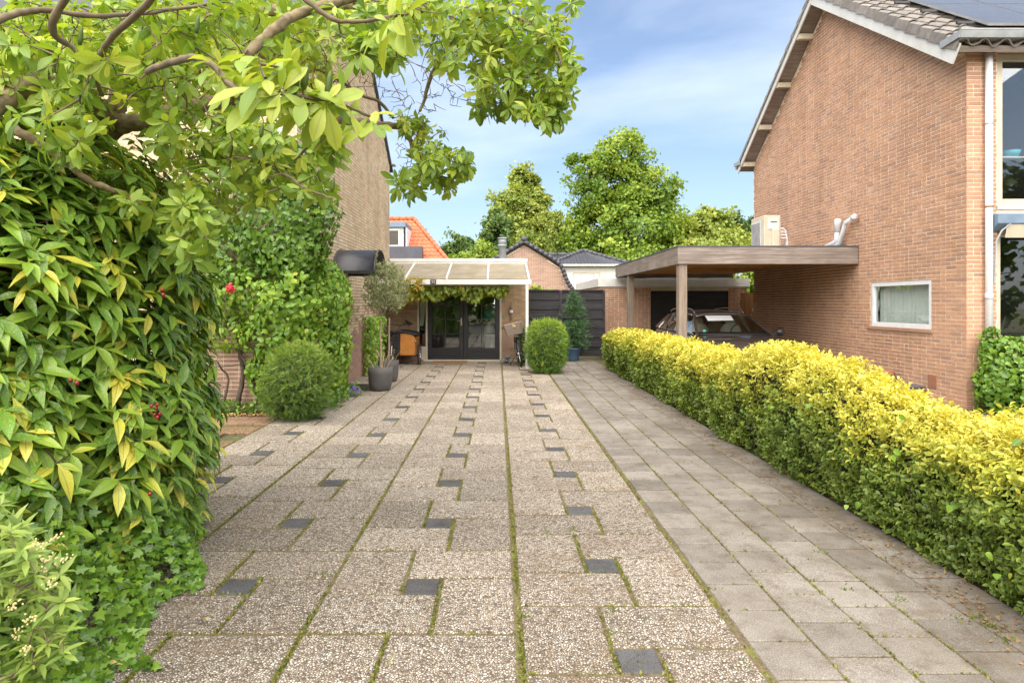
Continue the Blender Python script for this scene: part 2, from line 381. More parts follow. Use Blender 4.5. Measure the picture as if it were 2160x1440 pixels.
M['brick_e'] = brick_mat('mixed buff and pink brick', [(0.0, (0.524, 0.373, 0.214)), (0.3, (0.593, 0.428, 0.248)), (0.5, (0.455, 0.304, 0.179)), (0.8, (0.497, 0.331, 0.221)), (1.0, (0.524, 0.373, 0.214))])
M['brick_pink'] = brick_mat('pinkish brown brick', [(0.0, (0.46, 0.28, 0.21)), (0.35, (0.52, 0.34, 0.26)), (0.6, (0.38, 0.24, 0.19)), (0.8, (0.48, 0.33, 0.24)), (1.0, (0.46, 0.28, 0.21))])
M['clay'] = brick_mat('clay paver', [(0.0, (0.30, 0.19, 0.12)), (0.5, (0.36, 0.24, 0.15)), (1.0, (0.26, 0.17, 0.11))])
M['white'] = pm('white paint', (0.66, 0.65, 0.61), (0.58, 0.57, 0.52), 5, 0.45, dirt=((0.45, 0.42, 0.34), 0.35))
M['white_pipe'] = pm('white plastic pipe', (0.76, 0.76, 0.76), (0.68, 0.68, 0.69), 8, 0.4)
M['cream'] = pm('cream paint', (0.60, 0.53, 0.40), (0.52, 0.45, 0.33), 5, 0.5, dirt=((0.36, 0.31, 0.22), 0.4))
M['zinc'] = pm('dull zinc', (0.42, 0.43, 0.43), (0.30, 0.31, 0.31), 5, 0.55, metal=0.35)
M['alu'] = pm('bare aluminium', (0.60, 0.60, 0.60), (0.48, 0.48, 0.48), 8, 0.4, metal=0.7)
M['chrome'] = pm('polished metal', (0.75, 0.75, 0.76), (0.65, 0.65, 0.66), 8, 0.22, metal=1.0)
M['tile'] = pm('grey brown concrete roof tile', (0.24, 0.215, 0.19), (0.17, 0.15, 0.135), 9, 0.85, 0.3, rnd=0.2, dirt=((0.22, 0.17, 0.06), 0.45))
M['tile_dark'] = pm('dark glazed roof tile', (0.075, 0.075, 0.085), (0.05, 0.05, 0.058), 9, 0.45, rnd=0.15)
M['tile_orange'] = pm('orange clay roof tile', (0.55, 0.17, 0.075), (0.42, 0.12, 0.055), 7, 0.75, 0.2)
M['black_wood'] = wood_mat('black stained boards', (0.014, 0.013, 0.015), (0.03, 0.028, 0.03), (0.065, 0.06, 0.06), 'X')
M['grey_wood'] = wood_mat('weathered grey brown timber', (0.13, 0.10, 0.082), (0.25, 0.20, 0.168), (0.38, 0.32, 0.275), 'X')
M['grey_wood_y'] = wood_mat('weathered grey brown timber lengthwise', (0.17, 0.13, 0.10), (0.27, 0.215, 0.175), (0.37, 0.31, 0.26), 'Y')
M['grey_wood_z'] = wood_mat('weathered upright timber', (0.19, 0.135, 0.10), (0.30, 0.225, 0.17), (0.40, 0.32, 0.25), 'Z')
M['orange_wood'] = wood_mat('orange stained planks', (0.56, 0.25, 0.07), (0.68, 0.33, 0.10), (0.75, 0.40, 0.14), 'Y', 0.6)
M['gate_wood'] = wood_mat('honey stained gate boards', (0.26, 0.11, 0.03), (0.34, 0.15, 0.045), (0.42, 0.20, 0.06), 'Z', 0.6)
M['black_paint'] = pm('black gloss paint', (0.016, 0.016, 0.019), (0.022, 0.022, 0.026), 6, 0.32)
M['black_plastic'] = pm('black plastic', (0.02, 0.02, 0.022), (0.035, 0.033, 0.036), 10, 0.38)
M['rubber'] = pm('black rubber', (0.018, 0.018, 0.018), (0.03, 0.03, 0.03), 10, 0.8)
M['steel_dark'] = pm('dark enamelled steel', (0.03, 0.03, 0.032), (0.05, 0.05, 0.05), 10, 0.35, metal=0.3)
M['felt'] = pm('grey bitumen roofing', (0.10, 0.10, 0.11), (0.075, 0.075, 0.085), 8, 0.8, dirt=((0.16, 0.16, 0.17), 0.5))
M['lead'] = pm('grey lead sheet', (0.085, 0.085, 0.105), (0.065, 0.065, 0.08), 3, 0.5)
M['render'] = pm('white render', (0.72, 0.70, 0.65), (0.66, 0.64, 0.58), 3, 0.85, 0.1)
M['canopy'] = pm('weathered polycarbonate sheet', (0.44, 0.38, 0.27), (0.30, 0.245, 0.155), 2.8, 0.55, lo=0.38, hi=0.68, dirt=((0.22, 0.19, 0.12), 0.5))
tt_ = M['canopy'].node_tree; tb_ = tt_.nodes['Principled BSDF']; tl_ = N(tt_, 'ShaderNodeBsdfTranslucent'); tl_.inputs[0].default_value = (0.62, 0.54, 0.40, 1); ts_ = N(tt_, 'ShaderNodeMixShader'); ts_.inputs[0].default_value = 0.35
tt_.links.new(tb_.outputs[0], ts_.inputs[1]); tt_.links.new(tl_.outputs[0], ts_.inputs[2]); tt_.links.new(ts_.outputs[0], tt_.nodes['Material Output'].inputs['Surface'])
M['pot'] = pm('charcoal fibre clay pot', (0.075, 0.07, 0.068), (0.10, 0.092, 0.085), 5, 0.75, 0.1, dirt=((0.20, 0.17, 0.13), 0.4))
M['blue_pot'] = pm('blue glazed pot', (0.05, 0.10, 0.17), (0.07, 0.13, 0.21), 5, 0.4)
M['mat'] = pm('brown coir', (0.26, 0.13, 0.055), (0.34, 0.18, 0.08), 60, 0.95, 0.4)
M['bark'] = pm('grey tan bark', (0.30, 0.22, 0.12), (0.13, 0.095, 0.055), 22, 0.9, 0.8, (1, 1, 1), dirt=((0.22, 0.23, 0.12), 0.5))
M['twig'] = pm('brown twig', (0.12, 0.085, 0.05), (0.20, 0.15, 0.09), 14, 0.9)
M['trunk_dark'] = pm('dark brown bark', (0.10, 0.075, 0.05), (0.055, 0.04, 0.03), 12, 0.95, 0.5)
M['olive_bark'] = pm('pale olive bark', (0.36, 0.27, 0.18), (0.26, 0.19, 0.125), 30, 0.9, 0.4, (1, 1, 0.3))
M['peb'] = pebble_mat('exposed pebble slab')
M['conc'] = concrete_mat('grey brown concrete tile', (0.22, 0.195, 0.165), (0.30, 0.27, 0.235))
M['darkpav'] = concrete_mat('charcoal concrete paver', (0.085, 0.084, 0.086), (0.14, 0.138, 0.138), 0)
M['soil'] = soil_mat('soil and moss')
M['glass'] = glass_mat('window glass', base=0.10)
M['glass_dark'] = glass_mat('tinted car glass', (0.62, 0.68, 0.64), 0.07)
M['room'] = pm('room wall painted dim', (0.10, 0.09, 0.075), (0.085, 0.075, 0.06), 2, 0.9)  # dark colour stands in for the low light in the rooms
M['curtain'] = pm('pale curtain cloth', (0.82, 0.83, 0.78), (0.74, 0.75, 0.70), 3, 0.9)
M['carpaint'] = pm('dark brown metallic paint', (0.065, 0.054, 0.051), (0.075, 0.062, 0.058), 3, 0.24, metal=0.25, spec=0.7)
bs = M['carpaint'].node_tree.nodes['Principled BSDF']; bs.inputs['Coat Weight'].default_value = 0.8
M['seat'] = pm('beige grey upholstery', (0.42, 0.40, 0.35), (0.35, 0.33, 0.28), 10, 0.9)
M['paper'] = pm('white paper', (0.75, 0.77, 0.76), (0.7, 0.72, 0.72), 4, 0.8)
M['teal'] = pm('teal paper lampshade', (0.02, 0.28, 0.30), (0.04, 0.36, 0.36), 12, 0.6)
M['tanbox'] = pm('orange brown plywood', (0.50, 0.20, 0.035), (0.42, 0.155, 0.025), 6, 0.5)
M['wicker'] = pm('grey brown wicker', (0.34, 0.27, 0.21), (0.20, 0.155, 0.12), 60, 0.85, 0.6)
M['terracotta'] = pm('terracotta', (0.36, 0.16, 0.09), (0.28, 0.12, 0.07), 9, 0.8)
M['stone'] = pm('grey stone', (0.34, 0.32, 0.29), (0.22, 0.205, 0.19), 9, 0.85, 0.4, rnd=0.2)
M['red'] = pm('red petal', (0.55, 0.012, 0.02), (0.42, 0.01, 0.02), 20, 0.5)
M['berry'] = pm('dark red berry', (0.30, 0.015, 0.02), (0.16, 0.01, 0.012), 30, 0.25)
M['purple'] = pm('violet petal', (0.20, 0.12, 0.50), (0.28, 0.18, 0.58), 20, 0.6)
M['litter'] = pm('dry fallen leaf', (0.45, 0.32, 0.10), (0.55, 0.42, 0.16), 30, 0.8)
M['panel'] = pm('solar panel glass', (0.03, 0.032, 0.04), (0.04, 0.042, 0.05), 4, 0.16, spec=0.9)
M['blue_grey'] = pm('blue grey painted metal', (0.13, 0.19, 0.26), (0.17, 0.23, 0.30), 6, 0.5)
M['rust'] = pm('rusty clip', (0.30, 0.13, 0.05), (0.22, 0.09, 0.035), 30, 0.8)
M['flower'] = pm('pale yellow floret', (0.55, 0.47, 0.18), (0.6, 0.52, 0.26), 30, 0.8)
M['tarmac'] = pm('worn asphalt', (0.055, 0.055, 0.057), (0.075, 0.074, 0.072), 40, 0.9, 0.3)
M['sign_dark'] = pm('dark blue enamel', (0.012, 0.014, 0.035), (0.016, 0.018, 0.04), 5, 0.3)
M['sign_light'] = pm('white enamel', (0.72, 0.70, 0.62), (0.66, 0.63, 0.55), 8, 0.35)
M['ink'] = pm('black figures', (0.02, 0.02, 0.02), (0.03, 0.03, 0.03), 5, 0.5)
M['copper'] = pm('aged lantern metal', (0.16, 0.12, 0.09), (0.24, 0.19, 0.15), 20, 0.5, metal=0.5)

M['l_mag'] = leaf_mat('magnolia leaf', [(0.0, (0.110, 0.205, 0.026)), (0.35, (0.200, 0.329, 0.035)), (0.7, (0.337, 0.454, 0.049)), (1.0, (0.544, 0.583, 0.076))], 0.42, 0.42, margin=((0.34, 0.38, 0.06), 0.98, 0.5), rib=(0.30, 0.36, 0.10))
M['l_auc'] = leaf_mat('spotted aucuba leaf', [(0.0, (0.072, 0.178, 0.033)), (0.4, (0.166, 0.343, 0.044)), (0.75, (0.333, 0.508, 0.055)), (0.9, (0.659, 0.640, 0.076)), (1.0, (0.820, 0.701, 0.122))], 0.3, 0.24, spots=((0.52, 0.48, 0.06), 150, 0.565), rib=(0.22, 0.30, 0.07))
M['l_hedge'] = leaf_mat('yellow edged hedge leaf', [(0.0, (0.09, 0.15, 0.022)), (0.3, (0.17, 0.27, 0.03)), (0.5, (0.28, 0.36, 0.04)), (0.65, (0.52, 0.50, 0.05)), (1.0, (0.80, 0.72, 0.12))], 0.4, 0.28, margin=((0.58, 0.56, 0.12), 0.86, 0.55), tint=(1.1, 1.05, 0.5))
M['l_ivy'] = leaf_mat('dark ivy leaf', [(0.0, (0.045, 0.10, 0.012)), (0.5, (0.105, 0.22, 0.018)), (1.0, (0.23, 0.37, 0.032))], 0.35, 0.24, rib=(0.18, 0.30, 0.06))
M['l_climb'] = leaf_mat('light green climber leaf', [(0.0, (0.094, 0.199, 0.024)), (0.45, (0.205, 0.366, 0.037)), (0.85, (0.392, 0.532, 0.051)), (1.0, (0.634, 0.550, 0.084))], 0.45, 0.33, rib=(0.25, 0.36, 0.09))
M['l_yew'] = leaf_mat('yew needles', [(0.0, (0.061, 0.116, 0.020)), (0.5, (0.162, 0.270, 0.035)), (1.0, (0.431, 0.520, 0.067))], 0.5, 0.2)
M['l_box'] = leaf_mat('bright clipped yew', [(0.0, (0.056, 0.129, 0.017)), (0.5, (0.177, 0.316, 0.029)), (1.0, (0.483, 0.546, 0.051))], 0.5, 0.25)
M['l_con'] = leaf_mat('dark conifer spray', [(0.0, (0.030, 0.083, 0.027)), (0.6, (0.084, 0.180, 0.060)), (1.0, (0.168, 0.285, 0.090))], 0.55, 0.15)
M['l_olive'] = leaf_mat('grey green olive leaf', [(0.0, (0.14, 0.18, 0.07)), (0.5, (0.25, 0.29, 0.125)), (1.0, (0.42, 0.44, 0.235))], 0.5, 0.2)
M['l_tree'] = leaf_mat('bright green broad leaf', [(0.0, (0.078, 0.155, 0.019)), (0.5, (0.208, 0.326, 0.031)), (1.0, (0.417, 0.480, 0.054))], 0.5, 0.35)  # leaf colours from deep to yellow green, picked by var
M['l_tree2'] = leaf_mat('pale broad leaf', [(0.0, (0.118, 0.180, 0.030)), (0.5, (0.269, 0.345, 0.053)), (1.0, (0.470, 0.495, 0.090))], 0.5, 0.35)
M['l_tree3'] = leaf_mat('deep green broad leaf', [(0.0, (0.038, 0.085, 0.020)), (0.5, (0.095, 0.170, 0.037)), (1.0, (0.209, 0.289, 0.060))], 0.5, 0.3)
M['l_spir'] = leaf_mat('fresh light leaf', [(0.0, (0.136, 0.230, 0.040)), (0.5, (0.257, 0.365, 0.067)), (1.0, (0.408, 0.486, 0.108))], 0.5, 0.35)
M['l_vine'] = leaf_mat('vine leaf', [(0.0, (0.094, 0.156, 0.018)), (0.6, (0.255, 0.324, 0.030)), (0.9, (0.457, 0.384, 0.048)), (1.0, (0.564, 0.264, 0.060))], 0.5, 0.4)
M['l_grass'] = leaf_mat('grass blade', [(0.0, (0.09, 0.13, 0.02)), (0.6, (0.17, 0.23, 0.03)), (1.0, (0.36, 0.30, 0.10))], 0.6, 0.3)
M['l_moss'] = leaf_mat('moss', [(0.0, (0.10, 0.11, 0.02)), (0.5, (0.19, 0.20, 0.03)), (1.0, (0.30, 0.27, 0.07))], 0.9, 0.2)
def joint_mat(name):
    m, t, b = newmat(name); p = pos_vec(t); n = noise(t, p, 70, 5, 0.7); n2 = noise(t, p, 5.5, 5, 0.65)
    r = ramp(t, [(0.3, (0.075, 0.055, 0.03)), (0.5, (0.14, 0.105, 0.055)), (0.7, (0.22, 0.165, 0.085))]); t.links.new(n.outputs['Fac'], r.inputs['Fac'])
    g = ramp(t, [(0.3, (0.09, 0.10, 0.018)), (0.7, (0.24, 0.25, 0.04))]); t.links.new(n.outputs['Fac'], g.inputs['Fac'])
    r2 = ramp(t, [(0.50, (0, 0, 0)), (0.68, (1, 1, 1))]); t.links.new(n2.outputs['Fac'], r2.inputs['Fac'])
    t.links.new(mixc(t, r.outputs['Color'], g.outputs['Color'], r2.outputs['Color']), b.inputs['Base Color']); b.inputs['Roughness'].default_value = 0.95
    bump(t, b, n.outputs['Fac'], 0.8, 0.01); return m
M['joint'] = joint_mat('mossy joint sand')
M['core'] = pm('foliage core painted dark', (0.018, 0.028, 0.008), (0.03, 0.042, 0.012), 14, 0.9)  # near black, so the shade inside the bushes lies in this colour

# ------------------------------------------------------------------ leaves
def leaf_tpl(prof, fold=0.25, curl=0.25, wave=0.0):
    V, C, T = [], [], []
    for i, (v, w) in enumerate(prof):
        zc = -curl * v * v
        if i == len(prof) - 1: V.append((0, v, zc)); C.append((0, v, 0))
        else:
            wv = wave * math.sin(v * 17)
            V += [(-w, v, fold * w + zc + wv), (0, v, zc), (w, v, fold * w + zc - wv)]; C += [(-1, v, 0), (0, v, 0), (1, v, 0)]
    n = len(prof)
    for i in range(n - 2):
        a, b = 3 * i, 3 * (i + 1)
        T += [(a, a + 1, b + 1), (a, b + 1, b), (a + 1, a + 2, b + 2), (a + 1, b + 2, b + 1)]
    a = 3 * (n - 2); T += [(a, a + 1, a + 3), (a + 1, a + 2, a + 3)]
    return np.array(V, float), np.array(T, int), np.array(C, float)
OBOV = [(0, .012), (.12, .02), (.3, .085), (.5, .155), (.66, .19), (.82, .155), (.94, .065), (1, 0)]
LANC = [(0, .012), (.1, .03), (.25, .115), (.45, .165), (.65, .14), (.82, .075), (.93, .03), (1, 0)]
OVAL = [(0, .02), (.3, .22), (.6, .25), (.85, .13), (1, 0)]
OVATE = [(0, .10), (.12, .30), (.32, .38), (.58, .30), (.82, .13), (1, 0)]
NARR = [(0, .02), (.35, .10), (.7, .09), (1, 0)]
T_MAG = [leaf_tpl(OBOV, f, c, w) for f, c, w in ((.3, .2, .0), (.45, .45, .01), (.15, .05, .012), (.5, .3, .0), (.2, .6, .01))]
T_AUC = [leaf_tpl(LANC, f, c, w) for f, c, w in ((.35, .25, .006), (.55, .5, .0), (.25, .1, .008), (.5, .35, .0))]
T_OVAL = [leaf_tpl(OVAL, f, c) for f, c in ((.4, .2), (.2, .0), (.6, .35))]
T_OVATE = [leaf_tpl(OVATE, f, c) for f, c in ((.3, .3), (.15, .1), (.4, .5))]
T_NARR = [leaf_tpl(NARR, f, c) for f, c in ((.3, .2), (.2, -.1))]
def rhomb(w, bend):
    V = np.array([(0, 0, 0), (-w, .5, bend), (w, .5, bend), (0, 1, 0), (0, .5, 0)], float)
    return V, np.array([(0, 4, 1), (1, 4, 3), (0, 2, 4), (4, 2, 3)]), np.array([(0, 0, 0), (-1, .5, 0), (1, .5, 0), (0, 1, 0), (0, .5, 0)], float)
T_RH = [rhomb(.32, .1), rhomb(.26, -.06), rhomb(.38, .14)]
T_CLUMP = [rhomb(.42, .16), rhomb(.5, -.12), rhomb(.36, .2)]
def needle():
    V = np.array([(-.07, 0, 0), (.07, 0, 0), (.05, .7, .05), (0, 1, -.05), (-.05, .7, .05)], float)
    return V, np.array([(0, 1, 2), (0, 2, 4), (4, 2, 3)]), np.array([(0, 0, 0), (0, 0, 0), (0, .7, 0), (0, 1, 0), (0, .7, 0)], float)
T_NEED = [needle()]
def spray():
    """a flat yew shoot: a rib with needles to both sides"""
    V, T, C = [], [], []
    def tri(a, b, c):
        k = len(V); V.extend([a, b, c]); C.extend([(0, 0, 0), (0, .5, 0), (0, 1, 0)]); T.append((k, k + 1, k + 2))
    for i in range(6):
        v = .08 + i * .15; w = .26 * (1 - .45 * v)
        for s_ in (-1, 1): tri((0, v, 0), (0, v + .07, 0), (s_ * w, v + .14, .03))
    tri((-.02, .85, 0), (.02, .85, 0), (0, 1.1, 0))
    return np.array(V, float), np.array(T), np.array(C, float)
T_SPRAY = [spray()]
def ivy():
    pts = [(0, .0), (.16, -.12), (.42, .02), (.28, .26), (.46, .52), (.2, .56), (0, 1.0), (-.2, .56), (-.46, .52), (-.28, .26), (-.42, .02), (-.16, -.12)]
    V = [(x, y, .18 * abs(x) - .12 * y * y) for x, y in pts] + [(0, .35, -.02)]
    n = len(pts)
    return np.array(V, float), np.array([(i, (i + 1) % n, n) for i in range(n)]), np.array([(x * 2, y, 0) for x, y in pts] + [(0, .35, 0)], float)
T_IVY = [ivy()]
def blade():
    V = np.array([(-.03, 0, 0), (.03, 0, 0), (.02, .55, .1), (0, 1, .35), (-.02, .55, .1)], float)
    return V, np.array([(0, 1, 2), (0, 2, 4), (4, 2, 3)]), np.zeros((5, 3))
T_BLADE = [blade()]

def unit(a): return a / np.maximum(np.linalg.norm(a, axis=-1, keepdims=True), 1e-9)
def rdir(n): return unit(rng.normal(size=(n, 3)))
def frames(d, n):
    d = unit(d); fx = unit(np.cross(d, n)); return fx, d, np.cross(fx, d)
def scat(tpls, pos, d, n, sc, var, mat, name):
    fx, fy, fz = frames(d, n); pick = rng.integers(0, len(tpls), len(pos))
    VV, TT, vv, CC, off = [], [], [], [], 0
    for i, (tv, tf, tl) in enumerate(tpls):
        k = np.nonzero(pick == i)[0]
        if not len(k): continue
        s_ = sc[k][:, None, None]
        P = pos[k][:, None, :] + s_ * (tv[None, :, 0:1] * fx[k][:, None, :] + tv[None, :, 1:2] * fy[k][:, None, :] + tv[None, :, 2:3] * fz[k][:, None, :])
        VV.append(P.reshape(-1, 3)); TT.append((tf[None] + (np.arange(len(k)) * len(tv))[:, None, None] + off).reshape(-1, 3))
        vv.append(np.repeat(var[k], len(tv))); CC.append(np.tile(tl, (len(k), 1))); off += len(k) * len(tv)
    return np_mesh(name, np.concatenate(VV), np.concatenate(TT), mat, True, np.concatenate(vv), np.concatenate(CC))
def foliage(parent, tpls, pos, d, n, sc, var, mat, n_obj=0, name='leaves', leaf='leaf', need=None):
    """leaves of one plant: the largest in view as parts of their own, the rest as one mass"""
    pos, d, n = np.asarray(pos, float), np.asarray(d, float), np.asarray(n, float); sc = np.asarray(sc, float); var = np.clip(np.asarray(var, float), 0, 1)
    if n_obj:
        Yd = np.maximum(pos[:, 1], 0.3); px = CX + pos[:, 0] / Yd * F_PX; py = CY - (pos[:, 2] - EYE) / Yd * F_PX
        inf = (px > 15) & (px < 2145) & (py > 15) & (py < 1425)
        if need is not None: inf &= need
        order = np.argsort(-(sc / Yd * inf)); top = order[:n_obj]; rest = order[n_obj:]
        lv = 6; cache = {}
        fx, fy, fz = frames(d[top], n[top])
        for j, i in enumerate(top):
            a = int(rng.integers(0, len(tpls))); q = min(lv - 1, int(var[i] * lv))
            if (a, q) not in cache:
                tv, tf, tl = tpls[a]; cache[(a, q)] = np_mesh(leaf, tv, tf, mat, True, np.full(len(tv), (q + .5) / lv), tl)
            o = bpy.data.objects.new(leaf, cache[(a, q)]); COL.objects.link(o); o.parent = parent
            s_ = sc[i]; og = ORG.get(parent.name, Vector((0, 0, 0)))
            o.matrix_local = Matrix(((fx[j][0] * s_, fy[j][0] * s_, fz[j][0] * s_, pos[i][0] - og.x), (fx[j][1] * s_, fy[j][1] * s_, fz[j][1] * s_, pos[i][1] - og.y), (fx[j][2] * s_, fy[j][2] * s_, fz[j][2] * s_, pos[i][2] - og.z), (0, 0, 0, 1)))
        pos, d, n, sc, var = pos[rest], d[rest], n[rest], sc[rest], var[rest]
    if len(pos) == 0: return
    return np_part(name, scat(tpls, pos, d, n, sc, var, mat, name), parent, 'stuff')
def whorls(P, A, k, size, th=(0.9, 1.5), droop=0.15, up=0.35):
    """k leaves round each point P with axis A"""
    n = len(P); A = unit(A); t = rdir(n); X = unit(np.cross(A, t)); Yv = np.cross(A, X)
    pos, d, nn, sc, src = [], [], [], [], []
    for j in range(k):
        ph = 2 * math.pi * (j + rng.uniform(-.25, .25, n)) / k * 1.0 + (j % 2) * .5; q = rng.uniform(th[0], th[1], n)
        rad = X * np.cos(ph)[:, None] + Yv * np.sin(ph)[:, None]
        dd = A * np.cos(q)[:, None] + rad * np.sin(q)[:, None]; dd[:, 2] -= droop; dd = unit(dd)
        nv = A + 0.25 * rdir(n); nv[:, 2] += up
        pos.append(P + A * rng.uniform(-.25, .05, n)[:, None] * size); d.append(dd); nn.append(nv); sc.append(size * rng.uniform(.5, 1.25, n)); src.append(np.arange(n))
    return np.concatenate(pos), np.concatenate(d), np.concatenate(nn), np.concatenate(sc), np.concatenate(src)
def lump(P, f, seed=0):
    R = np.random.default_rng(seed); s_ = 0
    for i in range(6):
        k = R.normal(size=3) * f * (1 + .4 * i); s_ = s_ + np.sin(P @ k + R.uniform(0, 6.3)) / (1 + .35 * i)
    return s_ / 3
def grow(skel, targets, mb, r0=0.006, r1=0.0025, n=4, seg=4, sag=0.0):
    """join every target to the nearest point of the growing skeleton by a bent twig"""
    sk = [np.asarray(p, float) for p in skel]; arr = np.array(sk); base = arr.copy(); dirs = np.zeros((len(targets), 3))
    dist = np.array([np.min(np.linalg.norm(base - t, axis=1)) for t in targets])
    for i in np.argsort(dist):
        t = targets[i]; j = int(np.argmin(np.linalg.norm(arr - t, axis=1))); a = arr[j]; Ln = np.linalg.norm(t - a)
        jit = rng.normal(size=3) * Ln * .13; mid = (a + t) / 2 + jit; mid[2] += sag * Ln
        pts = [(1 - u) ** 2 * a + 2 * u * (1 - u) * mid + u * u * t for u in np.linspace(0, 1, seg + 1)]
        rr = r0 + min(.012, Ln * .006)
        mb.tube(pts, list(np.linspace(rr, r1, seg + 1)), n, False)
        arr = np.vstack([arr, np.array(pts[1:])]); dirs[i] = pts[-1] - pts[-2]
    return unit(dirs)
def smooth_line(pts, k=5, jit=0.0):
    """Catmull-Rom through points"""
    P = [np.asarray(p, float) for p in pts]; P = [2 * P[0] - P[1]] + P + [2 * P[-1] - P[-2]]; out = []
    for i in range(1, len(P) - 2):
        for u in np.linspace(0, 1, k, endpoint=False):
            a, b, c, e = P[i - 1], P[i], P[i + 1], P[i + 2]
            q = .5 * ((2 * b) + (-a + c) * u + (2 * a - 5 * b + 4 * c - e) * u * u + (-a + 3 * b - 3 * c + e) * u ** 3)
            out.append(q + rng.normal(size=3) * jit)
    out.append(P[-2]); return out
def in_poly(px, py, poly):
    n = len(poly); ins = np.zeros(len(px), bool); j = n - 1
    for i in range(n):
        xi, yi = poly[i]; xj, yj = poly[j]
        c = ((yi > py) != (yj > py)) & (px < (xj - xi) * (py - yi) / (yj - yi + 1e-12) + xi); ins ^= c; j = i
    return ins
def sample_poly(poly, n, Y0, Y1):
    p = np.array(poly, float); lo, hi = p.min(0), p.max(0); X, Yp = [], []
    while len(X) < n:
        a = rng.uniform(lo[0], hi[0], n * 3); b = rng.uniform(lo[1], hi[1], n * 3); k = in_poly(a, b, poly); X += list(a[k]); Yp += list(b[k])
    x, y = np.array(X[:n]), np.array(Yp[:n]); D = rng.uniform(Y0, Y1, n)
    return np.stack([(x - CX) / F_PX * D, D, EYE + (CY - y) / F_PX * D], 1)

def text_part(txt, size, mat, parent, loc, rot, name='figures'):
    c = bpy.data.curves.new(name, 'FONT'); c.body = txt; c.size = size; c.extrude = 0.0015; c.align_x = 'CENTER'; c.align_y = 'CENTER'
    o = bpy.data.objects.new(name, c); link(o); dg = bpy.context.evaluated_depsgraph_get()
    me = bpy.data.meshes.new_from_object(o.evaluated_get(dg)); bpy.data.objects.remove(o)
    me.materials.clear(); me.materials.append(mat)
    q = link(bpy.data.objects.new(name, me)); q.parent = parent; q.location = Vector(loc) - ORG.get(parent.name, Vector((0, 0, 0))); q.rotation_euler = rot; return q

def lay_bricks(u0, u1, z0, z1, keep=None, hole=None, L=0.207, h=0.0485, ch=0.0625, j=0.014, wild=True):
    out = []; row = 0; z = z0 + j / 2
    while z + h <= z1 + 1e-6:
        u = u0 - (L + j) * (0.5 if row % 2 else 0.0); R = random.Random(row * 77 + int(u0 * 10))
        while u < u1 - 1e-6:
            l = L if (not wild or R.random() < .72) else (L - j) / 2
            a, b = max(u, u0), min(u + l, u1); u += l + j
            if hole and hole[2] - h / 2 < z + h / 2 < hole[3] + h / 2:
                if a < hole[0] < b: b = hole[0]
                elif a < hole[1] < b: a = hole[1]
                elif hole[0] <= a and b <= hole[1]: continue
            if b - a < 0.03: continue
            if keep is None or keep((a + b) / 2, z + h / 2, a, b): out.append(((a + b) / 2, z + h / 2, b - a, h))
        z += ch; row += 1
    return out
def brick_mass(bl, place, parent, mat, name='bricks', d=0.03):
    """place maps (u, out, z) to world; bricks stand d deep with a slightly uneven face"""
    V, T, var = [], [], []
    for i, (u, z, l, h) in enumerate(bl):
        o = random.uniform(-.002, .002); a, b, c, e = u - l / 2, u + l / 2, z - h / 2, z + h / 2; k = len(V)
        V += [place(a, -d, c), place(b, -d, c), place(b, -d, e), place(a, -d, e), place(a, o, c), place(b, o, c), place(b, o, e), place(a, o, e)]
        T += [(k + 4, k + 5, k + 6, k + 7), (k, k + 1, k + 5, k + 4), (k + 1, k + 2, k + 6, k + 5), (k + 2, k + 3, k + 7, k + 6), (k + 3, k, k + 4, k + 7)]
        var += [random.random()] * 8
    return np_part(name, np_mesh(name, np.array(V), np.array(T), mat, False, np.array(var)), parent, 'stuff')
BRK = {}
def brick_objs(bl, place, rz, parent, mat, d=0.03):
    """single bricks; local x runs along the wall, local y into it"""
    og = ORG.get(parent.name, Vector((0, 0, 0)))
    for u, z, l, h in bl:
        key = (round(l, 2), mat.name)
        if key not in BRK: BRK[key] = MB().box(-key[0] / 2, key[0] / 2, 0, d, -h / 2, h / 2).mesh('brick', mat)
        o = bpy.data.objects.new('brick', BRK[key]); COL.objects.link(o); o.parent = parent
        o.location = Vector(place(u, random.uniform(-.002, .002), z)) - og; o.rotation_euler = (0, 0, rz + random.uniform(-.006, .006))
def px_size(bl, place):
    s_ = []
    for u, z, l, h in bl:
        a, b = place(u - l / 2, 0, z), place(u + l / 2, 0, z)
        pa = [CX + p[0] / p[1] * F_PX for p in (a, b)]; py = CY - (z - EYE) / a[1] * F_PX
        s_.append(abs(pa[1] - pa[0]) * h / a[1] * (1 if 0 < pa[0] < 2160 and 0 < pa[1] < 2170 and 0 < py < 1440 else 0))
    return np.array(s_)

# ================================================================== THE GROUND
props(MB().add([(-300, -200, -0.03), (300, -200, -0.03), (300, 500, -0.03), (-300, 500, -0.03)], [(0, 1, 2, 3)]).build('ground', M['soil'], origin=(0, 0, -0.03)), 'bare soil and moss ground all round the houses', None, None, 'structure')
props(MB().add([(-60, -9, -0.02), (60, -9, -0.02), (60, -2.2, -0.02), (-60, -2.2, -0.02)], [(0, 1, 2, 3)]).build('street', M['tarmac'], origin=(0, 0, -0.02)), 'worn asphalt street behind the driveway', None, None, 'structure')
props(MB().add([(3.3, -2, -0.012), (30, -2, -0.012), (30, 18.6, -0.012), (3.3, 18.6, -0.012)], [(0, 1, 2, 3)]).build('neighbour_drive', M['conc'], origin=(0, 0, -0.012)), 'grey paved drive between hedge and brick house', None, None, 'structure')

